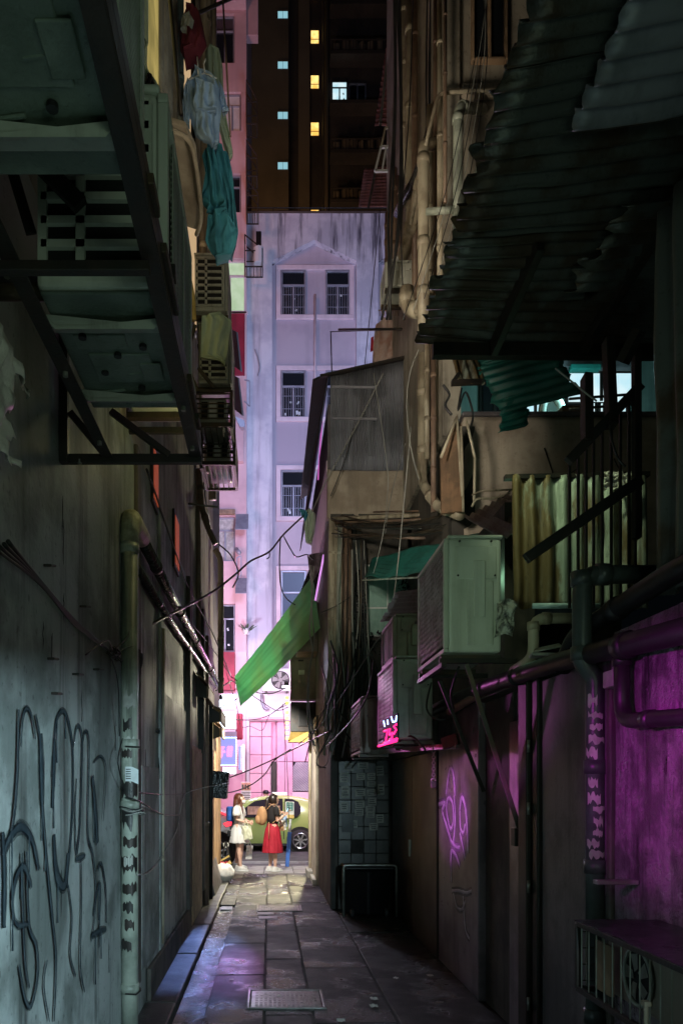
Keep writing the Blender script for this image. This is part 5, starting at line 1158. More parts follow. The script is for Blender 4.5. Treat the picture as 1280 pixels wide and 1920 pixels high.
# parapet and terrace
pr_ = thing('terrace', 'beige cracked parapet wall of the upper terrace at right', 'building', (3.2, 8.2, 4.2))
MB().grid(lambda u, v: V((2.08+u*3.4, 8.0+.012*noise.noise(V((u*9, v*4, 2))), 4.1+v*1.60)), 60, 30, .16, (0, -1, 0)).build('parapet_wall', M['plaster_beige'], pr_, True)
MB().box(2.06, 5.5, 7.97, 8.2, 5.705, 5.75).build('coping', M['plaster_grey'], pr_, bevel=.01)
MB().box(2.1, 5.6, 8.2, 10.2, 4.6, 4.7).build('floor_slab', M['plaster_dark'], pr_)
for pts in ([(930, 945), (955, 920), (985, 905), (1010, 897), (1060, 893), (1080, 880)], [(1040, 900), (1030, 870), (1020, 840)], [(1150, 860), (1165, 890)]):
    MB().tube([P(x, y, 7.98) for x, y in pts], .006, 5).build('plaster_crack', M['black'], pr_)
bw = thing('terrace_room', 'teal painted back wall with lit windows behind the terrace parapet', 'building', (3.5, 10.3, 4.7))
YB = 10.2
wl_ = [(905, 948, 716, 782, 'glass'), (985, 1020, 755, 800, 'e_room'), (1066, 1186, 700, 752, 'e_room'), (1068, 1092, 762, 790, 'e_room'), (1098, 1114, 756, 790, 'e_room'), (1127, 1136, 756, 790, 'e_room'), (1148, 1172, 756, 790, 'e_room')]
MB().box(1.95, 7, YB+.06, YB+.3, 4.7, 8).build('back_wall', mat('teal_plaster', (.32,.42,.38), (.24,.33,.30), (.12,.16,.15), scale=2, streak=.4), bw)
for (a, b, c_, d_, mm) in wl_:
    f = MB().box(X_(a, YB)-.04, X_(b, YB)+.04, YB+.02, YB+.058, Z_(d_, YB)-.04, Z_(c_, YB)+.04).build('window', M['iron_dark'], bw)
    MB().box(X_(a, YB), X_(b, YB), YB+.0, YB+.02, Z_(d_, YB), Z_(c_, YB)).build('pane', M[mm], f)
    MB().box((X_(a, YB)+X_(b, YB))/2-.02, (X_(a, YB)+X_(b, YB))/2+.02, YB-.02, YB, Z_(d_, YB), Z_(c_, YB)).build('mullion', M['iron_dark'], f)
MB().box(X_(1040, 9.6), X_(1190, 9.6), 9.5, 9.6, Z_(696, 9.6), Z_(650, 9.6)).build('roller_blind_box', M['plaster_grey'], bw, bevel=.01)
MB().box(X_(1064, 9.4), X_(1120, 9.4), 9.3, 9.4, Z_(700, 9.4), Z_(690, 9.4)).build('teal_shelf', M['zinc_green'], bw, bevel=.01)
tag(MB().box(X_(1048, 8.1), X_(1100, 8.1), 8.02, 8.18, 5.751, 5.84).build('wooden_box', M['wood'], bevel=.008), 'low wooden box standing on the terrace parapet', 'box')
tag(MB().tube(smooth_pts([P(1015, 778, 9), P(1020, 752, 9), P(1035, 742, 9), P(1050, 760, 9), P(1052, 780, 9)], 5), .05, 8).build('curved_pipe', M['pvc'], None, True), 'pale curved pipe behind the parapet beside the small lit window', 'pipe')
# teal corrugated sheets
tag(corr(P(940, 775, 6.9), P(892, 690, 7.1)-P(940, 775, 6.9), P(1090, 738, 6.6)-P(940, 775, 6.9), (0, -1, .2), 6, .016, 12, .05, 12).build('corrugated_sheet', M['zinc_green'], None, True), 'teal corrugated plastic sheet sagging below the big roof', 'corrugated sheet')
tag(corr(P(905, 700, 7.2), P(880, 655, 7.2)-P(905, 700, 7.2), P(1100, 650, 6.7)-P(905, 700, 7.2), (0, -1, .2), 4, .016, 12, .05, 15).build('corrugated_sheet', M['zinc_green'], None, True), 'upper dark teal corrugated sheet under the big roof', 'corrugated sheet')
tag(corr(P(932, 812, 6.85), P(948, 745, 6.9)-P(932, 812, 6.85), P(984, 800, 6.8)-P(932, 812, 6.85), (0, -1, 0), 5, .014, 8, .05, 18).build('corrugated_sheet', M['zinc_green'], None, True), 'small torn teal corrugated piece hanging over the parapet', 'corrugated sheet')
tag(corr(P(845, 665, 7.2), P(890, 660, 7.2)-P(845, 665, 7.2), P(862, 722, 7.0)-P(845, 665, 7.2), (0, -1, 0), 3, .02, 8, .05, 21).build('corrugated_sheet', M['zinc_yellow'], None, True), 'small yellow green broken corrugated scrap under the roof edge', 'corrugated sheet')
t = thing('fan_bracket', 'dark bracket under the broken yellow scrap', 'bracket', P(870, 730, 7))
MB().bar(P(846, 718, 7.0), P(902, 716, 7.0), .05, .04).build('arm', M['iron_dark'], t); MB().bar(P(860, 700, 7.0), P(848, 716, 7.0), .03, .03).build('brace', M['iron_dark'], t)
cable('looping cables hanging from the bracket, left loop', smooth_pts([P(830, 722, 7), P(842, 740, 7), P(834, 760, 7), P(846, 778, 7)], 5), .012, grp=None)
cable('looping cables hanging from the bracket, right loop', smooth_pts([P(865, 728, 7), P(858, 770, 7), P(872, 735, 7), P(886, 775, 7), P(882, 800, 7)], 5), .010, grp=None)
# rusty board, poles
t = thing('rusty_board', 'rusty orange board with pale poles leaning beside the beige parapet', 'board', P(850, 950, 7.6))
MB().poly([P(826, 850, 7.7), P(856, 782, 7.5), P(866, 800, 7.5), P(868, 958, 7.5), P(828, 962, 7.7)], (0, .05, 0)).build('board', mat('rust_board', (.24,.14,.08), (.14,.09,.055), (.07,.04,.03), rough=.8, scale=5, streak=.6, bump=.7), t)
for (a, b) in (((856, 780), (866, 930)), ((874, 790), (890, 860)), ((826, 858), (856, 782)), ((864, 800), (868, 960)), ((890, 860), (888, 940))): MB().tube([P(*a, 7.45), P(*b, 7.45)], .014, 8).build('pole', M['pvc_cream'], t, True)
pipe('conduit_run', 'thin pale bent conduit at the foot of the beige parapet', 'conduit', [P(884, 950, 7.3), P(892, 935, 7.3), P(925, 935, 7.3), P(955, 925, 7.2)], .012, M['pvc_cream'], bend=.05)
pipe('conduit_run', 'short pale conduit just above the bent conduit', 'conduit', [P(884, 928, 7.3), P(900, 921, 7.3), P(958, 918, 7.2)], .010, M['pvc_cream'], bend=.05)
# big dark corrugated roof overhead
XE, ZE = 1.10, 5.08
def bigroof(y0, y1, xe, ze, jag, seed, length, per=.1, name='roof_sheet'):
    wv = (y1-y0)/per; nu = int(wv*8); nv = 18
    def fn(u, v):
        y = y0+(y1-y0)*u; t_ = (y-2.4)/3.2; sl = .34-.40*t_
        j = jag*(noise.noise(V((y*9, seed, 0)))+.7*noise.noise(V((y*24, seed, 2)))) if v < .5 else 0
        x = xe+j*(1-v)*(1 if v < .04 else .0)+v*length
        sn = math.sin(y/per*6.283); z = ze+(x-xe)*sl+.026*(abs(sn)**.7*(1 if sn > 0 else -1))+.02*noise.noise(V((y*2, x*2, seed)))+.010*noise.noise(V((y*14, x*12, seed)))
        return V((x, y+.02*(x-xe), z))
    return MB().grid(fn, nu, nv, .006, (0, 0, 1))
ar = thing('corrugated_awning', 'huge dark corrugated metal roof with ragged edge overhanging the alley at upper right', 'awning', (2, 4, 5))
for (a, b, xe, ze, sd_, L_) in ((4.55, 5.6, 1.10, 5.08, 1, 3.0), (3.5, 4.6, 1.10, 5.10, 2, 2.9), (2.3, 3.55, 1.11, 5.12, 3, 2.6)):
    bigroof(a, b, xe, ze, .065, sd_, L_).build('roof_sheet', M['zinc_dark'], ar, True)
bigroof(2.95, 3.75, 1.50, 5.03, .05, 6, 1.7, .125).build('patch_sheet', M['zinc_grey'], ar, True)
bigroof(2.5, 2.9, 1.62, 5.0, .12, 8, 1.5, .12).build('patch_sheet', M['zinc_dark'], ar, True)
bigroof(4.2, 5.0, 2.0, 5.0, .2, 13, 1.6, .10).build('patch_sheet', M['zinc_dark'], ar, True)
MB().bar(P(1012, 455, 4.6), P(925, 655, 5.4), .05, .12).build('beam', M['iron_dark'], ar, bevel=.005)
MB().bar((2.3, 2.2, 5.2), (2.3, 5.5, 4.95), .06, .08).build('purlin', M['iron_dark'], ar, bevel=.005)
MB().bar((1.2, 5.5, 4.95), (4.2, 5.5, 4.93), .06, .10).build('purlin', M['iron_dark'], ar, bevel=.005)
# ---------------- tall tenement on the right above the terrace
rt = thing('right_tenement', 'tan tall tenement with many pipes on the right side above the sheds', 'building', (3, 9, 5.7))
XT = 1.90
MB().box(XT, 6, 8.0, 8.2, 6.45, 20).build('front_wall', M['plaster_tan'], rt)
MB().box(XT, XT+.2, 8.2, 12.1, 5.6, 20).build('side_wall', M['plaster_tan'], rt)
MB().box(XT-.06, XT+.12, 7.92, 8.0, 6.45, 20).build('corner_pilaster', M['plaster_tan'], rt, bevel=.01)
MB().box(XT+.14, 4, 7.90, 7.99, Z_(190, 8), Z_(172, 8)).build('string_course', M['plaster_beige'], rt, bevel=.01)
MB().box(XT+.2, 6, 8.6, 12, 8.2, 20).build('dark_core', M['plaster_dark'], rt)
window(rt, X_(885, 8)-.02, X_(948, 8), Z_(122, 8), Z_(-80, 8), 7.93, M['wood'], M['glass'], .3, items=False, sill=False)
for i, (px, Yq, t_, b_, r, mm) in enumerate(((727, 12, 400, 520, .05, 'pvc_brown'), (737, 11.6, 318, 510, .06, 'pvc_brown'), (747, 11.2, 330, 500, .025, 'pvc_brown'), (757, 11.4, -60, 340, .05, 'pvc_cream'), (768, 10.2, -60, 520, .055, 'pvc_cream'),
        (777, 9.6, -60, 560, .035, 'pvc_brown'), (806, 8.3, 200, 620, .04, 'pvc_cream'), (816, 8.2, -60, 640, .025, 'pvc_brown'), (824, 8.0, -60, 640, .03, 'pvc_cream'), (834, 7.85, -60, 380, .02, 'pvc_brown'), (812, 8.6, 640, 960, .03, 'pvc_brown'), (800, 9.0, 560, 860, .03, 'pvc_cream'))):
    Yq = min(Yq, 1.82*FP/(px-VX))
    pipe('riser_pipe', ['far brown riser nearest the lavender wall', 'thick brown riser below the rust roof', 'thin brown riser beside the thick one', 'cream riser passing the pink cage', 'long cream riser right of the pink cage', 'slim brown riser behind the diagonal pipe', 'cream riser right of the elbowed pipe', 'thin brown riser by the corner pilaster', 'cream riser on the corner pilaster', 'thin brown riser highest at the corner', 'dark riser below the roof corner', 'cream riser behind the shed pipe'][i]+' on the right tenement', 'pipe',
         [P(px, b_, Yq), P(px, t_, Yq)], r, M[mm], (0.25, 0.55, 0.8), group='riser pipes on the right tenement')
pipe('elbowed_pipe', 'stout cream pipe with an elbow at its top on the right tenement', 'pipe', [P(818, 270, 8.1), P(793, 270, 7.9), P(793, 640, 7.9)], .058, M['pvc_cream'], (1.08, 1.5, 1.75), bend=.1)
pipe('elbowed_pipe', 'second pale elbowed pipe under the string course', 'pipe', [P(905, 205, 7.9), P(858, 200, 7.6), P(858, 425, 7.6)], .05, M['pvc'], (0.8, 1.1, 1.9), bend=.12)
pipe('level_pipe', 'short pale level pipe joining the two elbowed pipes', 'pipe', [P(799, 397, 7.7), P(852, 393, 7.6)], .034, M['pvc'])
pipe('curved_pipe', 'pale green curved pipe ending at the roof edge', 'pipe', [P(902, 290, 6.2), P(897, 330, 6.2), P(868, 360, 6.2), P(857, 425, 6.2)], .034, M['pvc'], bend=.14)
pipe('level_pipe', 'thin cream pipe along the string course bending down at the corner', 'pipe', [P(942, 168, 7.8), P(822, 174, 7.8), P(800, 260, 7.8), P(770, 420, 8.6)], .02, M['pvc_cream'], bend=.08)
pipe('diagonal_pipe', 'thick wrapped diagonal pipe across the right tenement', 'pipe', [P(830, 175, 8.4), P(800, 290, 8.8), P(775, 400, 9.2), P(752, 492, 9.6)], .07, M['pvc_cream'], (0.5, 1.5, 2.3), bend=.2)
pipe('diagonal_pipe', 'dark bundle beside the thick diagonal pipe', 'pipe', [P(822, 180, 8.5), P(786, 320, 8.9), P(758, 370, 9.3), P(744, 400, 9.8)], .05, M['black_wrap'], bend=.2)
tag(MB().ball(P(744, 491, 9.6), .07, 12, 8, (1, 1, .9)).build('pipe_cap', M['ac_white'], None, True), 'round white pipe end below the diagonal pipe', 'pipe end')
pipe('u_bend', 'bulky grey bend at the roof corner', 'pipe', [P(762, 540, 8.4), P(762, 580, 8.4), P(795, 582, 8.2), P(812, 560, 8.2)], .075, M['pvc_cream'], (0.5, 1.5), bend=.16)
for k in range(5):
    cable('thin cable trailing down the right tenement', smooth_pts([P(905+k*3, -20, 7.7), P(912-k*6, 120, 7.6), P(880-k*12, 330+k*10, 7.4), P(835-k*20, 520+k*20, 7.4)], 6), .005, 'cable_w' if k % 2 else 'cable', 'thin cables trailing down the right tenement')
# rust red corrugated canopies
tag(corr(P(702, 236, 13.2), P(742, -40, 11.8)-P(702, 236, 13.2), P(752, 236, 12.4)-P(702, 236, 13.2), (-.3, -1, .2), 26, .02, 8, .04, 31, seg=6).build('corrugated_canopy', M['zinc_rust'], None, True), 'long rust red corrugated canopy at the top right of the lavender roof', 'canopy')
tag(corr(P(672, 388, 14.5), P(683, 316, 14.0)-P(672, 388, 14.5), P(733, 388, 13.0)-P(672, 388, 14.5), (-.3, -1, .2), 13, .02, 8, .03, 33, seg=6).build('corrugated_canopy', M['zinc_rust'], None, True), 'lower rust red corrugated canopy just above the lavender roof', 'canopy')
for p in ((P(712, 236, 12.9), P(742, -40, 11.7)), (P(690, 390, 13.8), P(704, 314, 13.4)), (P(732, 238, 12.3), P(768, 0, 11.5))): tag(MB().bar(p[0], p[1], .04, .04).build('canopy_batten', M['iron_dark']), ('left batten of the long rust red canopy' if p[0].x > 1.8 and p[0].y > 12.5 and p[0].z > 10 else ('batten across the lower rust red canopy' if p[0].y > 13.5 else 'right batten of the long rust red canopy')), 'batten', 'battens on the rust red canopies')
# pink lit cage with air conditioner
t = thing('air_conditioner_cage', 'pink lit metal cage bracket jutting from the right tenement', 'cage', P(728, 318, 12))
c = [P(714, 276, 12), P(752, 274, 12), P(752, 320, 12), P(703, 321, 12)]
for a, b in ((0, 1), (1, 2), (2, 3), (3, 0)): MB().bar(c[a], c[b], .035, .035).build('frame_bar', M['ac_white'], t)
MB().bar(P(723, 278, 12), P(716, 320, 12), .03, .03).build('frame_bar', M['ac_white'], t); MB().bar(P(722, 240, 12), P(714, 276, 12), .03, .03).build('frame_bar', M['pvc_cream'], t); MB().bar(P(722, 240, 12), P(752, 238, 12), .03, .03).build('frame_bar', M['pvc_cream'], t)
MB().grid(lambda u, v: P(724+u*28, 279+v*38, 12.1)+V((0, .05*noise.noise(V((u*5, v*5, 0))), 0)), 8, 8).build('backing_sheet', M['ac_white'], t)
place(make_ac(.45, .32, .30, 'ac', 'lines'), P(745, 558, 9.6), rad(0), 'beige air conditioner low on the right tenement above the laundry')
# laundry by the shed
rod('dark horizontal laundry rod above the corrugated shed', P(635, 618, 12.2), P(752, 617, 10.6), .018)
rod('thin bracket rod rising from the shed roof', P(620, 622, 12.6), P(622, 702, 12.4), .010); rod('thin level rod joining the bracket rod', P(619, 622, 12.6), P(742, 618, 10.8), .008)
garment('hanging_clothes', 'orange pink garment hanging over the shed roof', [(704, 608), (716, 600), (736, 604), (744, 640), (742, 672), (698, 690), (700, 640)], 11.6, 'cloth_peach', .1, 'clothes', .05, seed=20)
garment('hanging_clothes', 'small red cloth pinned beside the orange garment', [(695, 634), (700, 632), (701, 656), (694, 658)], 11.8, 'cloth_red', .04, 'clothes', .02, seed=21)
m = MB(); c = P(735, 584, 10.8)
m.tube([P(709, 582, 10.8), P(748, 580, 10.8)], .01, 6)
for k in range(9): x = 711+k*4.2; m.tube([P(x, 582, 10.8), P(x+1, 592, 10.8)], .006, 5)
tag(m.build('peg_rack', M['pvc_brown']), 'small clothes peg rack above the orange garment', 'rack')
garment('hanging_clothes', 'pale pinkish towel hanging right of the peg rack', [(712, 556), (742, 552), (744, 578), (714, 582)], 11.0, 'trim_pink', .05, 'clothes', .03, seed=22)
# ---------------- corrugated shed on top of the narrow lane building
sh_ = thing('corrugated_shed', 'corrugated grey metal shed over stained plaster above the narrow lane', 'shed', (1.4, 12, 5.6))
YR = 10.6
def shf(u, v):
    px = 619+168*u; top = 700-34*u; py = 882+(top-882)*v; p = P(px, py, YR)
    return p+V((0, .014*math.sin(u*40*6.283)+.02*noise.noise(V((u*3, v*3, 9))), 0))
MB().grid(shf, 320, 6, .006, (0, -1, 0)).build('corrugated_front', M['zinc_grey'], sh_, True)
for py in (725, 784): MB().bar(P(622, py, YR-.03), P(706, py+2, YR-.03), .02, .03).build('batten', M['alu'], sh_)
MB().grid(lambda u, v: P(614+u*222, 968-v*88, YR+.03+.02*noise.noise(V((u*6, v*3, 0)))), 40, 16, .2, (0, -1, 0)).build('plaster_front', M['plaster_beige'], sh_, True)
MB().box(.845, 1.9, YR+.26, 15, 5.6, 7.3).build('shed_body', M['plaster_grey'], sh_)
MB().bar(P(600, 706, YR-.05), P(790, 664, YR-.05), .05, .04).build('roof_edge', M['iron_dark'], sh_)
for (ya, yb, z0, z1) in ((10.65, 12.0, 6.3, 7.62), (12.05, 13.4, 6.35, 7.6), (13.45, 14.8, 6.4, 7.58)):
    MB().poly([(.83, ya, z1), (.83, yb, z1), (.60, yb, z0), (.60, ya, z0+.05)], (.02, 0, .03)).build('eave_sheet', M['iron_dark'], sh_)
MB().poly([(.62, 10.7, 7.55), (.86, 10.7, 7.66), (.86, 15, 7.66), (.62, 15, 7.5)], (0, 0, .03)).build('eave_roof', M['iron_dark'], sh_)
MB().box(.835, .845, 10.9, 14.8, 5.7, 6.5).build('side_panel', M['trim_pink'], sh_)
# purple seen through: strip awnings lower on the corner
t = thing('corner_awning', 'dark drooping awning with a violet lit edge at the mouth of the lane', 'awning', P(590, 1090, 13))
MB().poly([P(585, 1052, 12.2), P(608, 1036, 12.0), P(592, 1124, 12.4), P(556, 1128, 13.2)], (.02, .05, 0)).build('canvas', M['bag_black'], t)
MB().bar(P(607, 1040, 11.95), P(591, 1126, 12.3), .028, .02).build('lit_edge', M['e_violet'], t)  # edge made to glow in place of the purple light falling on it
MB().bar(P(604, 780, 12.4), P(596, 900, 12.8), .02, .02).build('lit_edge', M['e_magenta'], t)  # pink-lit edge, its light likewise put into a glowing bar
MB().poly([P(576, 1040, 12.3), P(609, 1034, 12.0), P(606, 1052, 12.0), P(590, 1085, 12.1), P(582, 1090, 12.2)], (.0, .03, 0)).build('purple_flap', M['brushed'], t)
# lane building lower part
ln = thing('lane_building', 'dark building with bundled pipes narrowing the far half of the alley on the right', 'building', (1.3, 12.5, 0))
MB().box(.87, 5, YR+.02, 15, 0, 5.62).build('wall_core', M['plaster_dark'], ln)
MB().box(.82, .87, 13.2, 15.0, 0, 3.0).build('doorway_pier', M['plaster_tan'], ln, bevel=.01); MB().box(.78, .82, 14.7, 14.98, .12, 3.4).build('door_jamb', M['pvc_cream'], ln, bevel=.006)
MB().box(.72, .86, 14.2, 14.9, 0, .14).build('step', M['paving'], ln, bevel=.012); MB().box(.76, .86, 13.2, 14.0, 0, .1).build('step', M['paving'], ln, bevel=.012)
# tiles with posted notices
tl = MB().box(X_(633, YR), X_(728, YR), YR-.03, YR+.02, Z_(1625, YR), Z_(1425, YR)).build('tiled_panel', M['joint'], ln)
nx_, nz_ = 4, 8
for i in range(nx_):
    for j in range(nz_):
        x0 = X_(634, YR)+i*.178; z0 = Z_(1624, YR)+j*.188
        if random.random() < .07: continue
        MB().box(x0+.004, x0+.172, YR-.042-random.uniform(0, .002), YR-.03, z0+.004, z0+.182).build('tile', M['tile'], tl, bevel=.003)
rnd = random.Random(8)
for (px, py, w_, h_) in ((676, 1456, 16, 13), (696, 1456, 16, 13), (696, 1470, 17, 10), (675, 1486, 20, 14), (696, 1486, 17, 12), (697, 1503, 16, 15), (674, 1508, 18, 14), (673, 1523, 17, 13), (694, 1517, 17, 11), (694, 1528, 16, 10), (645, 1458, 16, 18), (647, 1485, 15, 22), (712, 1445, 14, 18), (655, 1438, 18, 14), (714, 1480, 12, 20), (645, 1512, 14, 16), (680, 1436, 20, 12), (712, 1535, 14, 16), (660, 1545, 20, 14), (700, 1550, 16, 14)):
    p = P(px, py, YR-.05); a, b = w_*YR/FP/2, h_*YR/FP/2; R = Matrix.Rotation(rnd.uniform(-.06, .06), 3, 'Y')
    nz = MB().obox(p, (2*a, .003, 2*b), R).build('notice', M['paper'], tl)
    m = MB()
    for q in range(3): m.obox(p+R@V((0, -.003, b*(.5-.5*q))), (2*a*rnd.uniform(.5, .8), .001, b*.22), R)
    m.build('notice_print', M['black'], ln, kind='stuff')
MB().box(X_(640, YR), X_(662, YR), YR-.06, YR-.05, Z_(1560, YR), Z_(1525, YR)).build('black_stain_board', M['black'], tl)
# teal window above the green awning
wn = MB().box(X_(680, YR)-.03, X_(775, YR), YR-.05, YR+.0, Z_(1195, YR), Z_(1060, YR)).build('window', M['ac_white'], ln, bevel=.01)
tealm = mat('teal_pane', (.28,.46,.40), (.20,.36,.31), (.1,.16,.14), rough=.3, scale=4, streak=.4)
for (a, b, c_, d_) in ((682, 724, 1064, 1140), (726, 772, 1064, 1140), (682, 772, 1143, 1192)): MB().box(X_(a, YR), X_(b, YR), YR-.06, YR-.05, Z_(d_, YR), Z_(c_, YR)).build('pane', tealm, wn, bevel=.006)
MB().tube([P(688, 1075, YR-.08), P(706, 1078, YR-.08), P(725, 1078, YR-.08)], .04, 8).build('pelmet_roll', M['pvc'], ln, True)
# ragged dark netting/leaves round the window
m = MB(); rnd = random.Random(31)
for k in range(900):
    a = rnd.random(); px = rnd.choice((rnd.gauss(678, 5), rnd.gauss(760, 12), rnd.uniform(676, 780))); py = rnd.uniform(1070, 1215) if px < 686 or px > 745 else rnd.gauss(1205, 10)
    c = P(px, py, YR-.1-.12*rnd.random()); u = V((rnd.gauss(0, 1), rnd.gauss(0, 1), rnd.gauss(0, 1))).normalized()*.03; w_ = V((rnd.gauss(0, 1), rnd.gauss(0, 1), rnd.gauss(0, 1))).normalized()*.02
    m.add([c-u, c+w_, c+u, c-w_], [(0, 1, 2, 3)])
o = m.build('ragged_netting', M['bag_black'], ln, kind='stuff')
# green plastic awning
cs = [P(682, 1084, 10.1), P(800, 1076, 7.9), P(955, 985, 6.7), P(700, 1046, 10.4)]
def ga(u, v):
    a = cs[0].lerp(cs[1], u); b = cs[3].lerp(cs[2], u); p = a.lerp(b, v)
    return p+V((0, 0, .014*math.sin(v*7*6.283)+.05*noise.noise(V((u*4, v*2, 0)))))
tag(MB().grid(ga, 30, 56, .005, (0, 0, 1)).build('plastic_awning', M['zinc_green'], None, True), 'dark green corrugated plastic awning behind the biggest air conditioner', 'awning')
tag(MB().bar(P(680, 1088, 10.1), P(800, 1082, 7.9), .02, .02).build('awning_edge_bar', M['pvc']), 'thin pale bar under the edge of the green plastic awning', 'bar')
tag(corr(P(870, 968, 7.2), P(958, 926, 6.6)-P(870, 968, 7.2), P(940, 1010, 6.0)-P(870, 968, 7.2), (0, -.3, 1), 7, .014, 8, .04, 41).build('corrugated_sheet', M['zinc_dark'], None, True), 'small black corrugated roof piece left of the yellow stained sheet', 'corrugated sheet')
o = corr(P(712, 1165, 7.7), P(745, 1108, 7.9)-P(712, 1165, 7.7), P(810, 1165, 6.6)-P(712, 1165, 7.7), (0, -.3, 1), 8, .014, 8, .05, 43).build('corrugated_sheet', M['zinc_dark'], None, True)
tag(o, 'small black ragged corrugated roof above the middle air conditioners', 'corrugated sheet')
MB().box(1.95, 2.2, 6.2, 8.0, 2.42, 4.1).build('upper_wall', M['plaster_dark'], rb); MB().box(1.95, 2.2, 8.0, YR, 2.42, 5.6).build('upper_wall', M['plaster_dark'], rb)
# pipe bundle down the corner
rnd = random.Random(9)
for k in range(11):
    x = 617+k*3.1+rnd.uniform(-.8, .8); r = rnd.choice((.012, .016, .022, .026)); b_ = rnd.uniform(1340, 1420); Yc = YR-.06-.05*rnd.random()
    pts = [P(x+2, 972+k*.5, Yc), P(x, 1100, Yc), P(x+rnd.uniform(-2, 2), 1250, Yc), P(606+k*2+rnd.uniform(-3, 3), b_, Yc-.1)]
    pipe('bundled_pipe', '%s pipe in the vertical bundle at the lane corner' % ['outermost pale', 'second pale', 'third slim', 'fourth', 'fifth', 'middle', 'seventh', 'eighth slim', 'ninth', 'tenth', 'innermost dark'][k], 'pipe', pts, r, M['pvc_cream'] if k < 5 else (M['pvc'] if k < 8 else M['pvc_brown']), (0.5, 1.4), bend=.1, group='pipe bundle at the lane corner', n=8)
for k, (px, b_, r, mm) in enumerate(((655, 1420, .03, 'pvc_brown'), (664, 1400, .02, 'pvc_dark'), (673, 1200, .03, 'pvc_dark'))):
    pipe('bundled_pipe', ['dark brown pipe right of the bundle', 'thin dark pipe right of the bundle', 'dark pipe beside the teal window'][k], 'pipe', [P(px, 985, YR-.07), P(px, b_, YR-.07)], r, M[mm], (0.4, .8), n=8)
# horizontal pipes along the ledge
for k, (a, b, r, mm, lab) in enumerate((((622, 973), (872, 962), .028, 'pvc_cream', 'topmost cream pipe'), ((628, 980), (860, 972), .018, 'pvc_brown', 'thin cream pipe just below the topmost'), ((640, 1003), (800, 1010), .02, 'pvc_brown', 'pale pipe lower on the ledge'), ((700, 960), (860, 957), .012, 'pvc_brown', 'thin brown conduit'), ((650, 990), (850, 992), .012, 'pvc_dark', 'thin dark conduit'))):
    pipe('ledge_pipe', lab+' running level along the ledge below the shed', 'pipe', [P(a[0], a[1], YR-.12-k*.03), P(b[0], b[1], YR-1.2-k*.03)], r, M[mm], (0.3, 0.7), group='level pipes on the ledge')
pipe('soil_pipe', 'stout cream soil pipe coming down the shed and turning along the ledge', 'pipe', [P(791, 665, 8.85), P(791, 905, 8.85), P(818, 948, 8.3), P(862, 966, 7.6)], .055, M['pvc_cream'], (0.3, 0.75, 1.6, 2.4), bend=.14)
pipe('soil_pipe', 'short fat pipe end stacked by the rusty board', 'pipe', [P(832, 940, 8.4), P(842, 925, 8.4), P(846, 880, 8.4)], .05, M['pvc_cream'], (1.4,), bend=.08)
# ---------------- air conditioners on the right
place(make_ac(.90, .36, .78, 'ac', 'mesh'), (1.405, 5.56, 2.66), 0, 'biggest air conditioner on the right with its mesh front facing the alley')
place(make_ac(.92, .32, .72, 'ac_grey', 'mesh'), (1.285, 7.08, 2.16), 0, 'narrow front air conditioner above the small red neon reflection, lower right of centre')
place(make_ac(.70, .30, .40, 'ac_brown', 'lines'), (1.33, 7.30, 2.93), 0, 'brownish air conditioner stacked under the small black roof')
place(make_ac(.90, .26, .60, 'ac_brown', 'mesh'), (1.14, 8.5, 2.10), 0, 'farthest right hand air conditioner next to the red neon reflection')
t = thing('ac_bracket', 'steel shelf with long diagonal strut carrying the biggest air conditioner', 'bracket', (1.45, 5.2, 2.6))
for yy in (5.2, 5.9): MB().bar((1.18, yy, 2.615), (1.72, yy, 2.615), .04, .035).build('arm', M['iron_dark'], t, bevel=.003)
MB().bar((1.20, 5.14, 2.58), (1.20, 5.98, 2.58), .035, .03).build('edge_bar', M['iron_dark'], t)
MB().bar((1.35, 5.12, 2.58), (1.69, 5.04, 1.44), .032, .032).build('strut', M['iron'], t, bevel=.003); MB().box(1.64, 1.70, 5.0, 5.08, 1.34, 1.46).build('wall_plate', M['iron_dark'], t, bevel=.004)
MB().bar((1.35, 5.92, 2.58), (1.69, 5.9, 1.7), .03, .03).build('strut', M['iron_dark'], t, bevel=.003)
t = thing('ac_shelf', 'galvanised shelf beam under the lower air conditioners', 'shelf', (1.2, 7, 2.1))
MB().bar(P(672, 1413, 8.4), P(858, 1398, 6.4), .05, .05).build('front_beam', M['steel'], t, bevel=.004)
for (a, b) in (((690, 1412, 8.1), (740, 1425, 8.6)), ((745, 1404, 7.4), (800, 1408, 8)), ((800, 1398, 6.9), (850, 1402, 7.2))): MB().bar(P(*a), P(*b), .04, .03).build('cross_arm', M['iron'], t)
MB().bar(P(830, 1395, 6.5), P(858, 1385, 6.4), .04, .1).build('end_plate', M['iron'], t)
m = MB()
for k in range(12): m.ring(P(812, 1398+k*5.5, 6.45), .014, .004, (1, 0, 0) if k % 2 else (0, 1, 0), 8, 4)
tag(m.build('hanging_chain', M['steel']), 'chain hanging from the galvanised shelf beam', 'chain')
t = thing('padlock', 'small dark padlock box at the end of the hanging chain', 'padlock', P(812, 1480, 6.45))
MB().obox(P(812, 1471, 6.45), (.05, .025, .06)).build('body', M['iron'], t, bevel=.006); MB().ring(P(812, 1463, 6.45), .018, .004, (0, 1, 0), 12, 6).build('shackle', M['steel'], t)
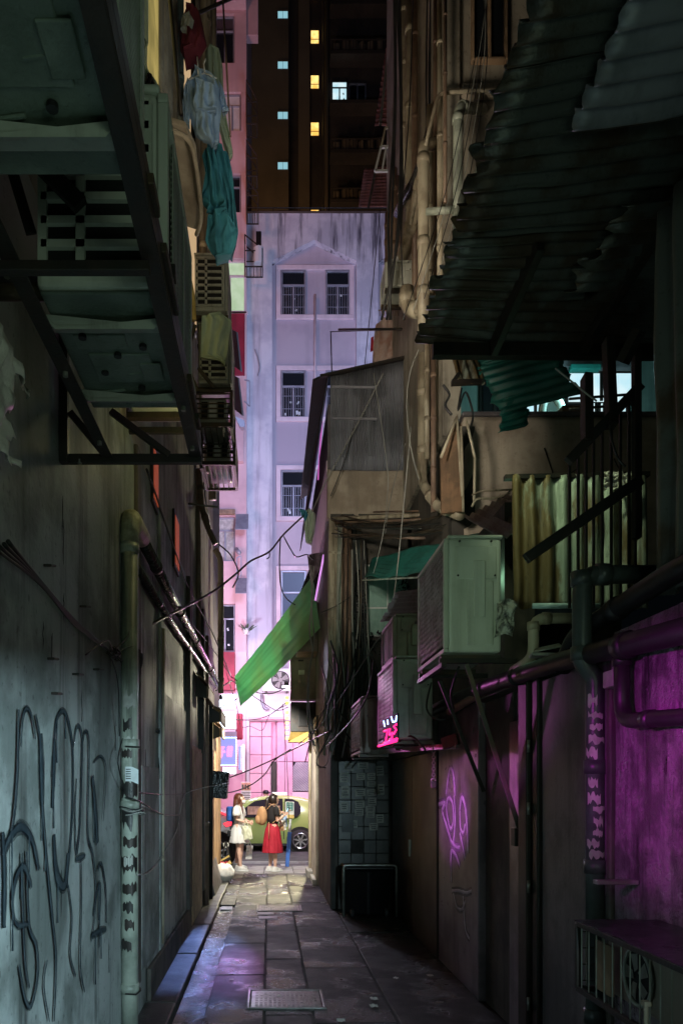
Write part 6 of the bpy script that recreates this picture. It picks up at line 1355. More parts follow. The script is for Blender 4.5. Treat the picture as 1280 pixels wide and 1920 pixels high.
# glowing strokes standing for a neon sign's reflection in the metal
t = thing('red_neon_reflection', 'glowing red strokes with blue specks standing for a neon reflection on the lower air conditioner front', 'sign', P(728, 1395, 6.95))
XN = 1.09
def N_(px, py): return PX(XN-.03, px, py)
MB().poly([N_(718, 1350), N_(745, 1337), N_(745, 1384), N_(718, 1394)], (.012, 0, 0)).build('reflection_backing', M['void'], t)
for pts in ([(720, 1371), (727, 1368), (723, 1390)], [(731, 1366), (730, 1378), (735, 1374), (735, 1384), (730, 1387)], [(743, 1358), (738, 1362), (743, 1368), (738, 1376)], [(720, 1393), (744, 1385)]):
    MB().tube([PX(XN-.035, *q) for q in pts], .010, 6).build('reflection_stroke', M['e_red'], t, True)
MB().tube([PX(XN-.04, 709, 1399), PX(XN-.04, 743, 1389)], .011, 6).build('reflection_stroke', M['e_red'], t, True)
for pts in ([(719, 1352), (721, 1362)], [(733, 1344), (736, 1354), (742, 1352), (743, 1342)], [(726, 1350), (727, 1358)]): MB().tube([PX(XN-.035, *q) for q in pts], .006, 6).build('reflection_stroke', M['e_blue'], t, True)
# cables round the right units
for k, pts in enumerate(([(808, 1280, 6.5), (800, 1330, 6.4), (830, 1350, 6.3), (880, 1320, 6.3), (930, 1290, 6)], [(735, 1400, 6.8), (770, 1380, 6.6), (800, 1410, 6.5)], [(700, 1240, 7.5), (690, 1300, 7.6), (660, 1350, 8), (612, 1400, 9.5)], [(860, 1250, 5.4), (845, 1300, 5.6), (850, 1330, 5.9)])):
    cable(['black cable looping below the middle air conditioner', 'short black cable under the lower air conditioner', 'black cable falling behind the farthest air conditioner', 'black cable under the biggest air conditioner'][k], smooth_pts([P(*q) for q in pts], 6), .009, grp=None)
pipe('insulated_pipe', 'grey insulated pipe ending in a bend on the right roof', 'pipe', [P(985, 1255, 5.0), P(940, 1275, 5.4), P(900, 1300, 5.8), P(842, 1335, 6.3)], .03, M['pvc_brown'], bend=.12)
# mess of dark hanging cables in the shadow
rnd = random.Random(77)
for k in range(16):
    px = rnd.uniform(600, 720); y0_ = rnd.uniform(1180, 1320); Yc = rnd.uniform(9.2, 10.4)
    pts = [P(px, y0_, Yc), P(px+rnd.uniform(-20, 20), y0_+60, Yc), P(px+rnd.uniform(-35, 10), y0_+130, Yc), P(px+rnd.uniform(-30, 5), min(1440, y0_+180), Yc)]
    cable('dark cable drooping in the shadows by the pipe bundle', smooth_pts(pts, 5), rnd.choice((.005, .008, .012)), 'cable', 'dark cables drooping by the pipe bundle')
# waste bin
t = thing('waste_bin', 'dark wheeled waste bin with a tubular rail under the posted notices', 'bin', (1.32, 10.2, 0))
MB().loft([(1.32, 10.15, .02, .30, .24), (1.32, 10.15, .62, .36, .28)], 4).build('tub', M['black'], t, bevel=.03)
MB().box(1.0, 1.66, 9.9, 10.4, .63, .68).build('lid', M['black'], t, bevel=.02)
MB().tube(elbow([(.98, 9.88, .02), (.98, 9.88, .70), (1.68, 9.88, .70), (1.68, 9.88, .02)], .05), .018, 10).build('rail', M['steel'], t, True)
for x in (1.1, 1.55): MB().disc((x, 9.95, .06), .06, (1, 0, 0), .04, 14).build('wheel', M['tyre'], t)
# steel mesh cage with fans, bottom right
cg = thing('caged_condenser', 'dark wire cage with a condenser unit and fans, low on the right wall', 'cage', (1.5, 2.7, .86))
x0, x1, y0, y1, z0, z1 = 1.33, 1.68, 2.15, 3.22, .87, 1.15
for (a, b) in (((x0, y0, z0), (x0, y1, z0)), ((x0, y0, z1), (x0, y1, z1)), ((x0, y1, z0), (x0, y1, z1)), ((x0, y0, z0), (x0, y0, z1)), ((x0, y0, z1), (x1, y0, z1)), ((x0, y1, z1), (x1, y1, z1)), ((x0, y1, z0), (x1, y1, z0)), ((x0, y0, z0), (x1, y0, z0)), ((x1, y0, z1), (x1, y1, z1))):
    MB().bar(a, b, .022, .022).build('frame_bar', M['iron_dark'], cg, bevel=.002)
for k in range(15): y = y0+(y1-y0)*(k+.5)/15; MB().tube([(x0, y, z0), (x0, y, z1)], .0028, 6).build('wire', M['steel'], cg)
for k in range(5): x = x0+(x1-x0)*(k+.5)/5; MB().tube([(x, y1, z0), (x, y1, z1)], .0028, 6).build('wire', M['steel'], cg)
m = MB()
for k in range(4): zz = z0+(z1-z0)*(k+.5)/4; m.tube([(x0, y1, zz), (x1, y1, zz)], .0025, 5)
m.build('cross_wires', M['iron'], cg, kind='stuff')
MB().grid(lambda u, v: V((x0-.01+u*.36, y0+v*(y1-y0+.02), z1+.014+.01*noise.noise(V((u*4, v*9, 0))))), 8, 24, .004, (0, 0, 1)).build('cover_sheet', M['bag_black'], cg)
MB().box(x0+.09, x1, y0+.05, y1-.08, z0+.01, z1-.02).build('condenser', M['ac_brown'], cg, bevel=.01)
for yy in (2.42, 2.86):
    f = MB().disc((x0+.085, yy, 1.01), .105, (1, 0, 0), .008, 24).build('fan_opening', M['void'], cg)
    MB().ring((x0+.078, yy, 1.01), .108, .008, (1, 0, 0), 24, 6).build('fan_rim', M['ac_grey'], f, True)
    m = MB()
    for k in range(5):
        a = k*1.2566; c = V((0, math.cos(a), math.sin(a))); n = V((0, -math.sin(a), math.cos(a))); o_ = V((x0+.074, yy, 1.01)); m.add([o_+c*.02-n*.01, o_+c*.09-n*.02, o_+c*.085+n*.035, o_+c*.03+n*.02], [(0, 1, 2, 3)])
    m.build('fan_blades', M['steel'], f)
MB().box(x0+.03, x0+.045, 2.98, 3.12, .9, 1.1).build('tilted_board', M['wood'], cg)
m = MB().tube([(1.32, 2.62, .80), (1.32, 2.62, .98)], .008, 8)
for zz in (.80, .86, .98): m.obox((1.32, 2.62, zz), (.025, .03, .015))
tag(m.build('turnbuckle', M['pvc_cream']), 'small pale turnbuckle hooked on the wire cage front', 'turnbuckle')
tag(MB().poly([(1.36, 2.2, .3), (1.36, 3.2, .86), (1.68, 3.2, .86), (1.68, 2.2, .3)], (0, 0, .01)).build('sloped_shelf', M['plaster_dark']), 'dark sloping shelf below the wire cage', 'shelf') if False else None
MB().box(1.66, 1.70, 2.9, 3.3, .0, .86).build('low_panel', M['plaster_grey'], rb, bevel=.01)
# ---------------- sign boxes at the lane mouth
t = thing('shop_sign_box', 'brown backed shop sign box edged with small white bulbs at the lane mouth', 'sign', P(565, 1300, 14.3))
def bx(px0, px1, py0, py1, Ya, Yb, nm, mt_, par, bev=.01): return MB().box(X_(px0, Ya), X_(px1, Ya), Ya, Yb, Z_(py1, Ya), Z_(py0, Ya)).build(nm, M[mt_], par, bevel=bev)
bx(544, 596, 1223, 1312, 14.0, 14.3, 'back_panel', 'ac_brown', t); bx(560, 571, 1256, 1265, 13.97, 13.999, 'label_plate', 'paper', t); bx(548, 592, 1232, 1236, 13.985, 13.999, 'rib', 'ac_brown', t); bx(559, 569, 1237, 1240, 13.985, 13.999, 'vent', 'black', t)
m = MB()
for k in range(13): m.ball(P(545, 1255+k*5.2, 14.2), .012, 6, 4)
m.build('bulbs', M['e_white'], t, kind='stuff')
t = thing('shop_sign_box', 'olive shop sign box edged with square yellow lamps at the lane mouth', 'sign', P(565, 1392, 14.2))
bx(545, 596, 1316, 1372, 14.0, 14.4, 'back_panel', 'iron_dark', t); bx(559, 592, 1328, 1362, 13.98, 13.999, 'recess_panel', 'black', t)
MB().poly([P(545, 1371, 14.0), P(578, 1371, 14.0), P(578, 1391, 14.15), P(540, 1391, 14.3)], (0, .3, 0)).build('sloped_base', M['hazard_y'], t)
for k, py in enumerate((1308, 1318, 1336, 1346, 1355, 1364, 1374, 1384)): MB().box(X_(535, 14.2), X_(541.5, 14.2), 14.2, 14.26, Z_(py+2.6, 14.2), Z_(py-2.6, 14.2)).build('square_lamp', M['e_yellow'], t, bevel=.006)
bx(553, 598, 1128, 1222, 13.3, 13.9, 'none', 'ac_brown', None) if False else None
t = thing('cabinet', 'tall brown metal cabinet hung under the corner awning', 'cabinet', P(575, 1222, 13.4))
bx(557, 596, 1128, 1222, 13.3, 13.9, 'body', 'ac_brown', t); bx(552, 557, 1165, 1222, 13.4, 13.7, 'side_rib', 'iron', t); bx(560, 593, 1150, 1151.5, 13.285, 13.299, 'seam', 'black', t, 0)
t = thing('flood_light', 'small bright floodlight on the edge of the brown sign box', 'lamp', P(536, 1288, 14.1))
MB().obox(P(537, 1282, 14.1), (.09, .07, .06)).build('housing', M['iron_dark'], t, bevel=.008)
MB().obox(P(535, 1287.5, 14.1), (.12, .06, .03)).build('lens', M['e_white'], t)
# green tarp
def tarp(u, v):
    a = P(440, 1268, 14.6).lerp(P(586, 1078, 12.4), u); b = P(451, 1324, 14.4).lerp(P(600, 1178, 12.6), u)
    p = a.lerp(b, v); return p+V((.0, .06*math.sin(v*9+u*2)*.5+.05*noise.noise(V((u*2, v*9, 0))), -.10*math.sin(math.pi*u)*.4+.015*noise.noise(V((u*14, v*3, 4)))))
tp = tag(MB().grid(tarp, 40, 30).build('tarpaulin', M['tarp'], None, True), 'long green tarpaulin stretched diagonally over the mouth of the alley', 'tarpaulin')
tm = tp.modifiers.new('solid', 'SOLIDIFY'); tm.thickness = .006
tag(MB().poly([P(474, 1300, 14.2), P(476, 1301, 14.2), P(487, 1287, 14.1), P(487, 1284, 14.1), P(484, 1285, 14.1)], (0, .01, 0)).build('yellow_tape', M['e_yellow'] if False else M['hazard_y']), 'short yellow tape stuck on the edge of the green tarpaulin', 'tape')
garment('hanging_cloth', 'pale green cloth tied to the cable beside the shed', [(572, 958), (580, 954), (592, 962), (590, 995), (584, 1020), (573, 1018), (570, 990)], 11.6, 'cloth_green', .08, 'cloth', .04, seed=30)
garment('hanging_cloth', 'dark teal scrap tied at the top of the pale green cloth', [(560, 955), (574, 957), (578, 965), (572, 978)], 11.5, 'cloth_teal', .04, 'cloth', .02, seed=31)

rnd = random.Random(123)
for k in range(14):
    px = rnd.uniform(640, 690); pts = [P(px, 1000+rnd.uniform(0, 40), 10.3), P(px+rnd.uniform(-8, 8), 1150, 10.3), P(px+rnd.uniform(-14, 10), 1300, 10.2), P(px-rnd.uniform(0, 30), 1420, 10)]
    cable('thin grimy cable hanging down the dark wall beside the teal window', smooth_pts(pts, 5), rnd.choice((.006, .009, .013)), rnd.choice(('cable', 'iron', 'cable_w')), 'thin cables beside the teal window')
for k in range(8):
    px = rnd.uniform(735, 830); pts = [P(px, -30, 8.8), P(px+rnd.uniform(-10, 10), 200, 8.8), P(px+rnd.uniform(-25, 10), 420, 8.8), P(px-rnd.uniform(5, 40), 600, 9.2)]
    cable('dark cable running down between the tenement pipes', smooth_pts(pts, 5), rnd.choice((.008, .012, .016)), 'cable', 'dark cables between the tenement pipes')
for k in range(7):
    a = P(620+rnd.uniform(0, 20), 965+k*7, 10.4-k*.08); b = P(rnd.uniform(840, 880), 955+k*6, 8.4-k*.05)
    cable('thin dark cable sagging along the ledge below the shed', cable_pts(a, b, rnd.uniform(.03, .2)), rnd.choice((.006, .01)), rnd.choice(('cable', 'iron')), 'thin cables along the ledge')
# ================================================================== CABLES ACROSS THE ALLEY
CB = [('thick grey cable rising from the left wall knot to the shed across the alley', [(200,1216,5),(300,1162,6.5),(395,1112,8.5),(440,1078,9.5),(470,1052,10),(505,1034,10.6),(530,1004,11),(560,975,11.4),(580,958,11.6)], .013, 'iron'),
 ('black cable loop dropping from the thick grey cable', [(526,1006,11),(524,1050,11.2),(526,1095,11.6),(535,1120,12),(553,1134,12.6)], .010, 'cable'),
 ('short black cable from the thick grey cable to the tied cloth', [(532,1006,11),(545,1030,11.2),(556,1044,11.4),(575,1040,11.6),(588,1050,11.6)], .010, 'cable'),
 ('forked scrap of wire hanging on the thick grey cable', [(505,1034,10.6),(505,1044,10.6),(500,1048,10.6)], .009, 'cable'),
 ('wire from the wrapped pipe down to the tarpaulin corner', [(300,1092,7),(360,1170,9),(405,1225,12),(434,1270,14.5)], .008, 'cable'),
 ('wire fanning from the tarpaulin corner to the floodlight', [(432,1268,14.5),(458,1285,14.6),(480,1298,14.6),(510,1300,14.5),(535,1290,14.2)], .009, 'cable'),
 ('long sagging wire behind the tarpaulin ending at the olive sign box', [(432,1274,14.5),(465,1298,15),(500,1322,15),(520,1332,15),(540,1326,14.4)], .008, 'cable'),
 ('lowest sagging wire before the bright facade', [(375,1308,12),(420,1343,13),(460,1350,14),(500,1343,14.4),(536,1318,14.2)], .008, 'cable'),
 ('wire dipping from the canopy to the lit facade', [(425,1262,14),(445,1330,16),(452,1362,17),(470,1362,17),(492,1369,17),(506,1340,16),(540,1320,14.4)], .007, 'cable'),
 ('short wire tied from the dark speaker box to the tarpaulin corner', [(410,1328,15),(425,1320,15),(445,1310,15)], .012, 'cable'),
 ('short wire from the wrapped pipe end to the tarpaulin corner', [(405,1295,13),(420,1285,14),(434,1277,14.5)], .012, 'cable'),
 ('twisted black cable from the right corner down to the wrapped box', [(620,1370,9),(575,1392,10.5),(540,1410,11.5),(512,1424,12),(470,1443,12),(420,1462,12),(392,1474,11.8)], .010, 'cable'),
 ('second twisted cable dropping to the wrapped box', [(545,1405,11.5),(515,1425,12),(496,1452,12.3),(470,1472,12.3),(435,1485,12),(415,1484,11.8)], .010, 'cable'),
 ('straight wire hanging down before the green car', [(530,1320,14.2),(536,1400,14.6),(540,1480,15),(542,1545,15.3)], .006, 'cable'),
 ('pale twisted cable hanging from the cloth down the lane corner', [(582,1060,11.5),(585,1120,11.5),(580,1180,11.4),(586,1220,11.3),(578,1270,11.2),(577,1350,11),(590,1398,10.6)], .013, 'cable_w'),
 ('second pale cable hanging beside the twisted one', [(588,1062,11.5),(584,1140,11.4),(589,1200,11.3),(580,1260,11.2),(581,1340,11),(598,1400,10.6)], .010, 'cable_w'),
 ('long thin pale cable from the roof corner down past the teal window', [(770,800,8),(735,1140,8),(700,1210,8.4),(650,1290,9.2),(600,1360,10),(560,1395,11.5)], .007, 'cable_w'),
 ('pale thin cable crossing the corrugated shed', [(718,700,10.3),(680,775,10.3),(640,850,10.3),(612,900,10.4),(585,960,11)], .008, 'cable_w'),
 ('dark thin cable hanging from the lavender roof past the shed', [(712,395,13),(700,520,12.5),(690,620,12),(676,740,11),(650,850,10.4),(620,930,10.4)], .007, 'cable'),
 ('pale loop of cable before the shed pipe', [(785,655,8.6),(768,700,8.6),(762,760,8.6),(770,840,8.6),(785,900,8.6)], .008, 'cable_w'),
 ('thin pale cable hanging from the ledge to the teal window', [(700,700,9),(725,870,9),(725,940,9),(716,1010,9),(700,1075,9.2)], .005, 'cable_w'),
 ('slanting pale cable over the plaster below the shed', [(760,830,10),(740,900,10),(727,960,9.9),(722,1000,9.8)], .006, 'cable_w'),
 ('thin dark cable from the lane corner to the teal window frame', [(600,1150,10.4),(640,1130,10.4),(680,1100,10.3)], .006, 'cable')]
for lab, pts, r, mm in CB: cable(lab, smooth_pts([P(*q) for q in pts], 7), r, mm)
# black twine cuffs on the far wires: small clips
# ================================================================== CARS
def wheel(t, x, z, yo, R, m_rim='chrome', spokes=7, w_=.2):
    wr = MB().tube([(x, yo, z), (x, yo+.02, z), (x, yo+w_, z)], [R*.94, R, R], 32).build('wheel', M['tyre'], t, True)
    MB().disc((x, yo-.004, z), R*.68, (0, 1, 0), .012, 28).build('hub_recess', M['void'], wr)
    m = MB().ring((x, yo-.012, z), R*.66, .018, (0, 1, 0), 28, 6)
    for k in range(spokes):
        a = 2*math.pi*k/spokes+.3; c = V((math.cos(a), 0, math.sin(a))); n = V((-math.sin(a), 0, math.cos(a))); o = V((x, yo-.02, z))
        m.poly([o+c*.03-n*.025, o+c*R*.64-n*.04, o+c*R*.64+n*.01, o+c*.03+n*.025], (0, .012, 0))
    m.disc((x, yo-.022, z), .045, (0, 1, 0), .02, 14)
    m.build('rim', M[m_rim], wr)
def car(name, label, prof, y0, wd, mt, belt, group=None):
    t = thing(name, label, 'car', ((prof[0][0]+prof[len(prof)//2][0])/2, y0+wd/2, -.1), group)
    pp = smooth_pts([V((x, 0, z)) for x, z in prof]+[V((prof[0][0], 0, prof[0][1]))], 3)[:-1]
    cx = sum(p.x for p in pp)/len(pp); cz = sum(p.z for p in pp)/len(pp)
    m = MB(); n = len(pp); vs = []
    for (f, ins) in ((0, .10), (.035, .03), (.10, 0), (.5, 0), (.90, 0), (.965, .03), (1, .10)):
        for p in pp:
            tum = max(0, p.z-belt)*.34; yy = f*wd; yy = yy+tum*(1-2*f)
            d = V((cx-p.x, 0, cz-p.z)); d.normalize()
            vs.append(V((p.x, y0+yy, p.z))+d*ins)
    fs = [(k*n+i, k*n+(i+1) % n, (k+1)*n+(i+1) % n, (k+1)*n+i) for k in range(6) for i in range(n)]+[tuple(range(n)), tuple(6*n+i for i in range(n))[::-1]]
    m.add(vs, fs); m.build('body', M[mt], t, True)
    return t
def sideglass(t, pts, y0, belt, nm='side_window', m_='carglass', proud=.012, ext=.01):
    q = [V((x, y0+max(0, z-belt)*.34-proud, z)) for x, z in pts]
    return MB().poly(q, (0, ext, 0)).build(nm, M[m_], t)
y0 = 21.15; k_ = y0/FP; XC = lambda px: (px-VX)*k_; ZC = lambda py: HC+(VY-py)*k_
gc = car('parked_car', 'lime green hatchback stopped in the street behind the two women', [(-2.55,.12),(-2.62,.5),(-2.5,.78),(-1.9,.92),(-1.30,.97),(-.85,1.25),(-.45,1.42),(.2,1.49),(.9,1.44),(1.35,1.28),(1.68,1.0),(1.80,.75),(1.78,.3),(1.70,.10),(.5,.06),(-1,.06)], y0, 1.7, 'car_green', .86)
sideglass(gc, [(-.98,.88),(-.72,1.12),(-.42,1.33),(-.1,1.385),(-.1,.87)], y0, .86)
sideglass(gc, [(-.04,.87),(-.04,1.39),(.38,1.40),(.38,.87)], y0, .86)
sideglass(gc, [(.44,.87),(.44,1.40),(.66,1.385),(.82,1.31),(.90,1.15),(.88,.98),(.78,.89),(.66,.87)], y0, .86)
for (a, b, c_, d_, m_) in ((-.62, -.25, .95, 1.18, 'wood'), (.02, .30, .98, 1.2, 'wood'), (-.8, -.66, .92, 1.02, 'ac_white')):
    sideglass(gc, [(a, c_), (b, c_), (b, d_), (a, d_)], y0, .86, 'interior_reflection_patch', m_, .016, .003)  # colour patches for the interior and shop reflections in the glass
MB().box(-.07, -.05, y0-.012, y0+.01, .25, .86).build('door_seam', M['black'], gc); MB().box(.40, .42, y0-.012, y0+.01, .25, .86).build('door_seam', M['black'], gc)
MB().box(-.35, -.18, y0-.03, y0, .76, .79).build('door_handle', M['car_green'], gc, bevel=.006); MB().box(.22, .36, y0-.03, y0, .76, .79).build('door_handle', M['car_green'], gc, bevel=.006)
MB().disc((1.28, y0+.0, .72), .09, (0, 1, 0), .02, 20).build('fuel_flap', M['car_green'], gc)
MB().box(-2.4, 1.7, y0-.01, y0+.02, .06, .13).build('side_skirt', M['black'], gc, bevel=.01)
for x in (.878, -1.72):
    MB().disc((x, y0+.02, .22), .39, (0, 1, 0), .05, 30).build('wheel_arch', M['black'], gc); wheel(gc, x, .21, y0-.03, .315)
tt = MB().obox((.3, y0+.85, 1.53), (.45, .2, .10)).build('roof_sign', M['e_roomgreen'] if False else M['ac_white'], gc, bevel=.02)
y1 = 17.05
g2 = car('parked_car', 'dark grey crossover with a red tail lamp parked at the left end of the alley', [(-4.9,.15),(-4.95,.6),(-4.7,.95),(-3.9,1.05),(-3.2,1.5),(-2.5,1.6),(-1.8,1.50),(-1.2,1.22),(-.88,1.08),(-.80,.80),(-.80,.35),(-.9,.15),(-2,.12),(-3.5,.12)], y1, 1.75, 'car_grey', .98)
sideglass(g2, [(-3.1,1.02),(-2.9,1.36),(-2.5,1.48),(-1.9,1.40),(-1.35,1.16),(-1.5,1.03)], y1, .98)
MB().poly([V((-1.3, y1+.12, 1.245)), V((-.92, y1+.06, 1.095)), V((-.87, y1+.06, 1.03)), V((-1.25, y1+.1, 1.18))], (0, -.09, 0)).build('tail_lamp', M['tail'], g2, bevel=.006)
MB().poly([V((-1.06, y1-.01, .90)), V((-.86, y1-.01, .98)), V((-.83, y1-.01, .86)), V((-.98, y1-.01, .82))], (0, .03, 0)).build('tail_lamp', M['tail'], g2, bevel=.006)
MB().disc((-1.20, y1+.02, .28), .45, (0, 1, 0), .05, 30).build('wheel_arch', M['black'], g2); wheel(g2, -1.20, .26, y1-.03, .36)
MB().disc((-4.0, y1+.02, .28), .45, (0, 1, 0), .05, 30).build('wheel_arch', M['black'], g2); wheel(g2, -4.0, .26, y1-.03, .36)
MB().box(-3.6, -1.6, y1-.01, y1+.02, .12, .2).build('side_skirt', M['black'], g2, bevel=.01)
# ================================================================== STREET THINGS
t = thing('sign_post', 'blue kerbside post with a white framed green notice sign on top', 'sign post', P(538, 1626, 16.1))
MB().bar(P(538, 1625, 16.1), P(543, 1560, 16.1), .085, .05, (0, 1, 0)).build('blue_post', M['blue_plastic'], t, bevel=.01)
MB().tube([P(543, 1560, 16.1), P(544, 1535, 16.1)], .03, 10).build('pole', M['ac_white'], t, True)
fr = MB().obox(P(543, 1519, 16.1), (.19, .05, .36)).build('sign_board', M['ac_white'], t, bevel=.01)
MB().obox(P(543, 1512, 16.06), (.14, .02, .18)).build('green_notice', M['zinc_green'], fr); MB().obox(P(543, 1519, 16.05), (.06, .01, .03)).build('orange_patch', M['cloth_orange'], fr)
MB().obox(P(545, 1531, 16.05), (.14, .04, .08)).build('yellow_plate', M['hazard_y'], t, bevel=.006)
m = MB()
for k in range(5): m.obox(P(543, 1506+k*3, 16.045), (.10, .004, .008))
m.build('notice_lines', M['paper_w'], fr, kind='stuff')
t = thing('hazard_barrier', 'small black and yellow striped A frame barrier beside the bin bag', 'barrier', P(422, 1640, 15.0))
for (a, b) in (((412, 1640), (423, 1578)), ((434, 1640), (425, 1578))): MB().bar(P(*a, 14.9), P(*b, 14.9), .03, .03, (0, 1, 0)).build('leg', M['iron_dark'], t)
for k, (pa, pb_, py) in enumerate(((414, 431, 1612), (413, 433, 1622))):
    bd = MB().bar(P(pa, py+4, 14.88), P(pb_, py-6, 14.88), .02, .07, (0, 0, 1)).build('board', M['hazard_y'], t)
MB().bar(P(413, 1618, 14.87), P(432, 1608, 14.87), .02, .045).build('black_stripe', M['black'], t)
m = MB(); m.ring(P(424, 1584, 14.9), .05, .012, (0, 1, 0), 14, 6); tag(m.build('coiled_rope', M['paper']), 'pale loop of rope on top of the striped barrier', 'rope')
# bin bag
t = thing('garbage_bag', 'bulging white plastic garbage bag with a red tie at the foot of the orange wall', 'garbage bag', P(418, 1655, 13.6))
c = P(420, 1638, 13.5)
m = MB(); vs = []; n, mm = 34, 22
for i in range(mm+1):
    th = math.pi*i/mm
    for k in range(n):
        a = 2*math.pi*k/n; d = V((math.sin(th)*math.cos(a), math.sin(th)*math.sin(a), math.cos(th)))
        r = .185*(1+.10*noise.noise(d*2.2)+.07*math.sin(a*9+4*noise.noise(d*2))*max(0, d.z+.1)+.05*noise.noise(d*7))
        p = V((d.x*r*1.02, d.y*r*.9, d.z*r*(.86 if d.z < 0 else 1.0))); p.z = max(p.z, -.15)
        vs.append(c+p)
m.add(vs, [(i*n+k, (i+1)*n+k, (i+1)*n+(k+1) % n, i*n+(k+1) % n) for i in range(mm) for k in range(n)])
m.build('bag', M['bag_white'], t, True)
kn = c+V((.0, 0, .17)); m = MB()
for k in range(7): a = k*.9; m.tube([kn, kn+V((.04*math.cos(a), .03*math.sin(a), .03)), kn+V((.08*math.cos(a), .05*math.sin(a), .05+.02*math.sin(k*3)))], [.014, .01, .004], 6)
m.build('red_tie', M['cloth_red'], t, True)
tag(MB().tube([P(1150, 1900, 3), P(1151, 1905, 3)], .01).build('x', M['iron']), 'x', 'x') if False else None
# ================================================================== PEOPLE
def make_body(x, y, z, rot, pose, skinm, name, label):
    """one continuous body: limbs, torso, head, hands fused by voxel remesh"""
    R = Matrix.Translation((x, y, z)) @ Matrix.Rotation(rot, 4, 'Z')
    t = thing('person', label, 'person', (x, y, z))
    m = MB(); S = 1.0; L = pose
    m.tube([(0,0,.80),(0,0,.90),(-.005,0,1.0),(0,0,1.12),(.005,0,1.22),(0,0,1.31),(-.005,0,1.35)], [.12,.145,.115,.12,.135,.12,.05], 16, flat=.78)
    m.tube([(-.005,0,1.31),(.005,0,1.38),(.012,0,1.43)], [.055,.046,.048], 12)
    hd = V(L.get('head', (.025,0,1.475)))
    m.ball(hd, .095, 18, 12, (.98,.80,1.18)); m.ball(hd+V((.035,0,-.045)), .062, 14, 10, (1,.85,1)); m.ball(hd+V((.055,0,-.078)), .03, 10, 8)
    m.tube([hd+V((.085,0,.025)), hd+V((.105,0,-.015)), hd+V((.092,0,-.028))], [.008,.014,.009], 8)
    for s in (-1, 1): m.ball(hd+V((-.005, s*.078, -.01)), .02, 8, 6, (.8,.4,1.3))
    for s, sd in (('l', 1), ('r', -1)):
        sh_ = V((-.005, sd*.155, 1.31)); el, wr = V(L['el_'+s]), V(L['wr_'+s]); hn = V(L['hn_'+s])
        m.tube([(0, sd*.06, 1.30), sh_, sh_.lerp(el, .3), sh_.lerp(el, .7), el, el.lerp(wr, .35), el.lerp(wr, .8), wr], [.05,.052,.045,.038,.034,.035,.024,.020], 12)
        d = (hn-wr).normalized(); side = V((0, 1, 0)) if abs(d.y) < .8 else V((1, 0, 0)); u = d.cross(side).normalized(); w_ = d.cross(u)
        m.tube([wr, wr+d*.03, wr+d*.075], [.019,.028,.026], 10, flat=.5)
        for k, (o, ln) in enumerate(((-.027, .055), (-.009, .066), (.009, .062), (.027, .048))):
            b0 = wr+d*.07+w_*o*.0+u*o; m.tube([b0, b0+d*ln*.5+w_*.006, b0+d*ln*.85+w_*.024, b0+d*ln*.8+w_*.042], [.0088,.0082,.0076,.0068], 6)
        b0 = wr+d*.03+u*.024; m.tube([b0, b0+d*.025+u*.022, b0+d*.055+u*.02], [.010,.009,.008], 6)
        hp = V((0, sd*.075, .86)); kn_, an = V(L['kn_'+s]), V(L['an_'+s])
        m.tube([hp, hp.lerp(kn_, .25), hp.lerp(kn_, .7), kn_, kn_.lerp(an, .3), kn_.lerp(an, .75), an, an-V((0, 0, .03))], [.088,.086,.062,.050,.052,.036,.030,.032], 14)
        m.tube([an+V((-.03, 0, -.04)), an+V((.03, 0, -.045)), an+V((.12, 0, -.055))], [.03,.033,.022], 10)
    m.move(R); b = m.build('body', skinm, t, True)
    rm = b.modifiers.new('fuse', 'REMESH'); rm.mode = 'VOXEL'; rm.voxel_size = .0085; rm.use_smooth_shade = True
    sm = b.modifiers.new('soften', 'SMOOTH'); sm.iterations = 3; sm.factor = .5
    return t, R, hd
def part(m, R, name, mt, t, smooth=True, thick=0, kind=None, label=None):
    o = m.move(R).build(name, M[mt], t, smooth, kind=kind, label=label)
    if thick: s_ = o.modifiers.new('solid', 'SOLIDIFY'); s_.thickness = thick
    return o
def shoes(t, R, L, mt='sole'):
    for s in 'lr':
        an = V(L['an_'+s]); m = MB().loft([(an.x+.035, an.y, .0, .125, .045), (an.x+.035, an.y, .03, .13, .05), (an.x+.03, an.y, .05, .115, .044), (an.x-.01, an.y, .085, .06, .038), (an.x-.02, an.y, .10, .045, .036)], 20)
        sh_ = part(m, R, 'shoe', mt, t); part(MB().loft([(an.x+.035, an.y, -.004, .128, .049), (an.x+.035, an.y, .02, .134, .053)], 20), R, 'sole', 'tan_bag' if mt != 'sole' else 'ac_white', sh_)
def eyes(t, R, hd):
    for s in (-1, 1):
        part(MB().ball(hd+V((.088, s*.033, .015)), .009, 8, 6), R, 'eye', 'black', t)
    part(MB().ball(hd+V((.098, 0, -.052)), .016, 10, 6, (.4, 1, .3)), R, 'mouth', 'cloth_maroon', t)
def hair_cap(m, hd, back=.0):
    m.ball(hd+V((-.016, 0, .014)), .105, 22, 14, (.98,.88,1.16))
    # keep the face clear
    keep = []
    for f in m.f:
        c_ = sum((m.v[i] for i in f), V((0,0,0)))/len(f)-hd
        if c_.x > .035 and c_.z < .055: continue
        keep.append(f)
    m.f = keep; return m
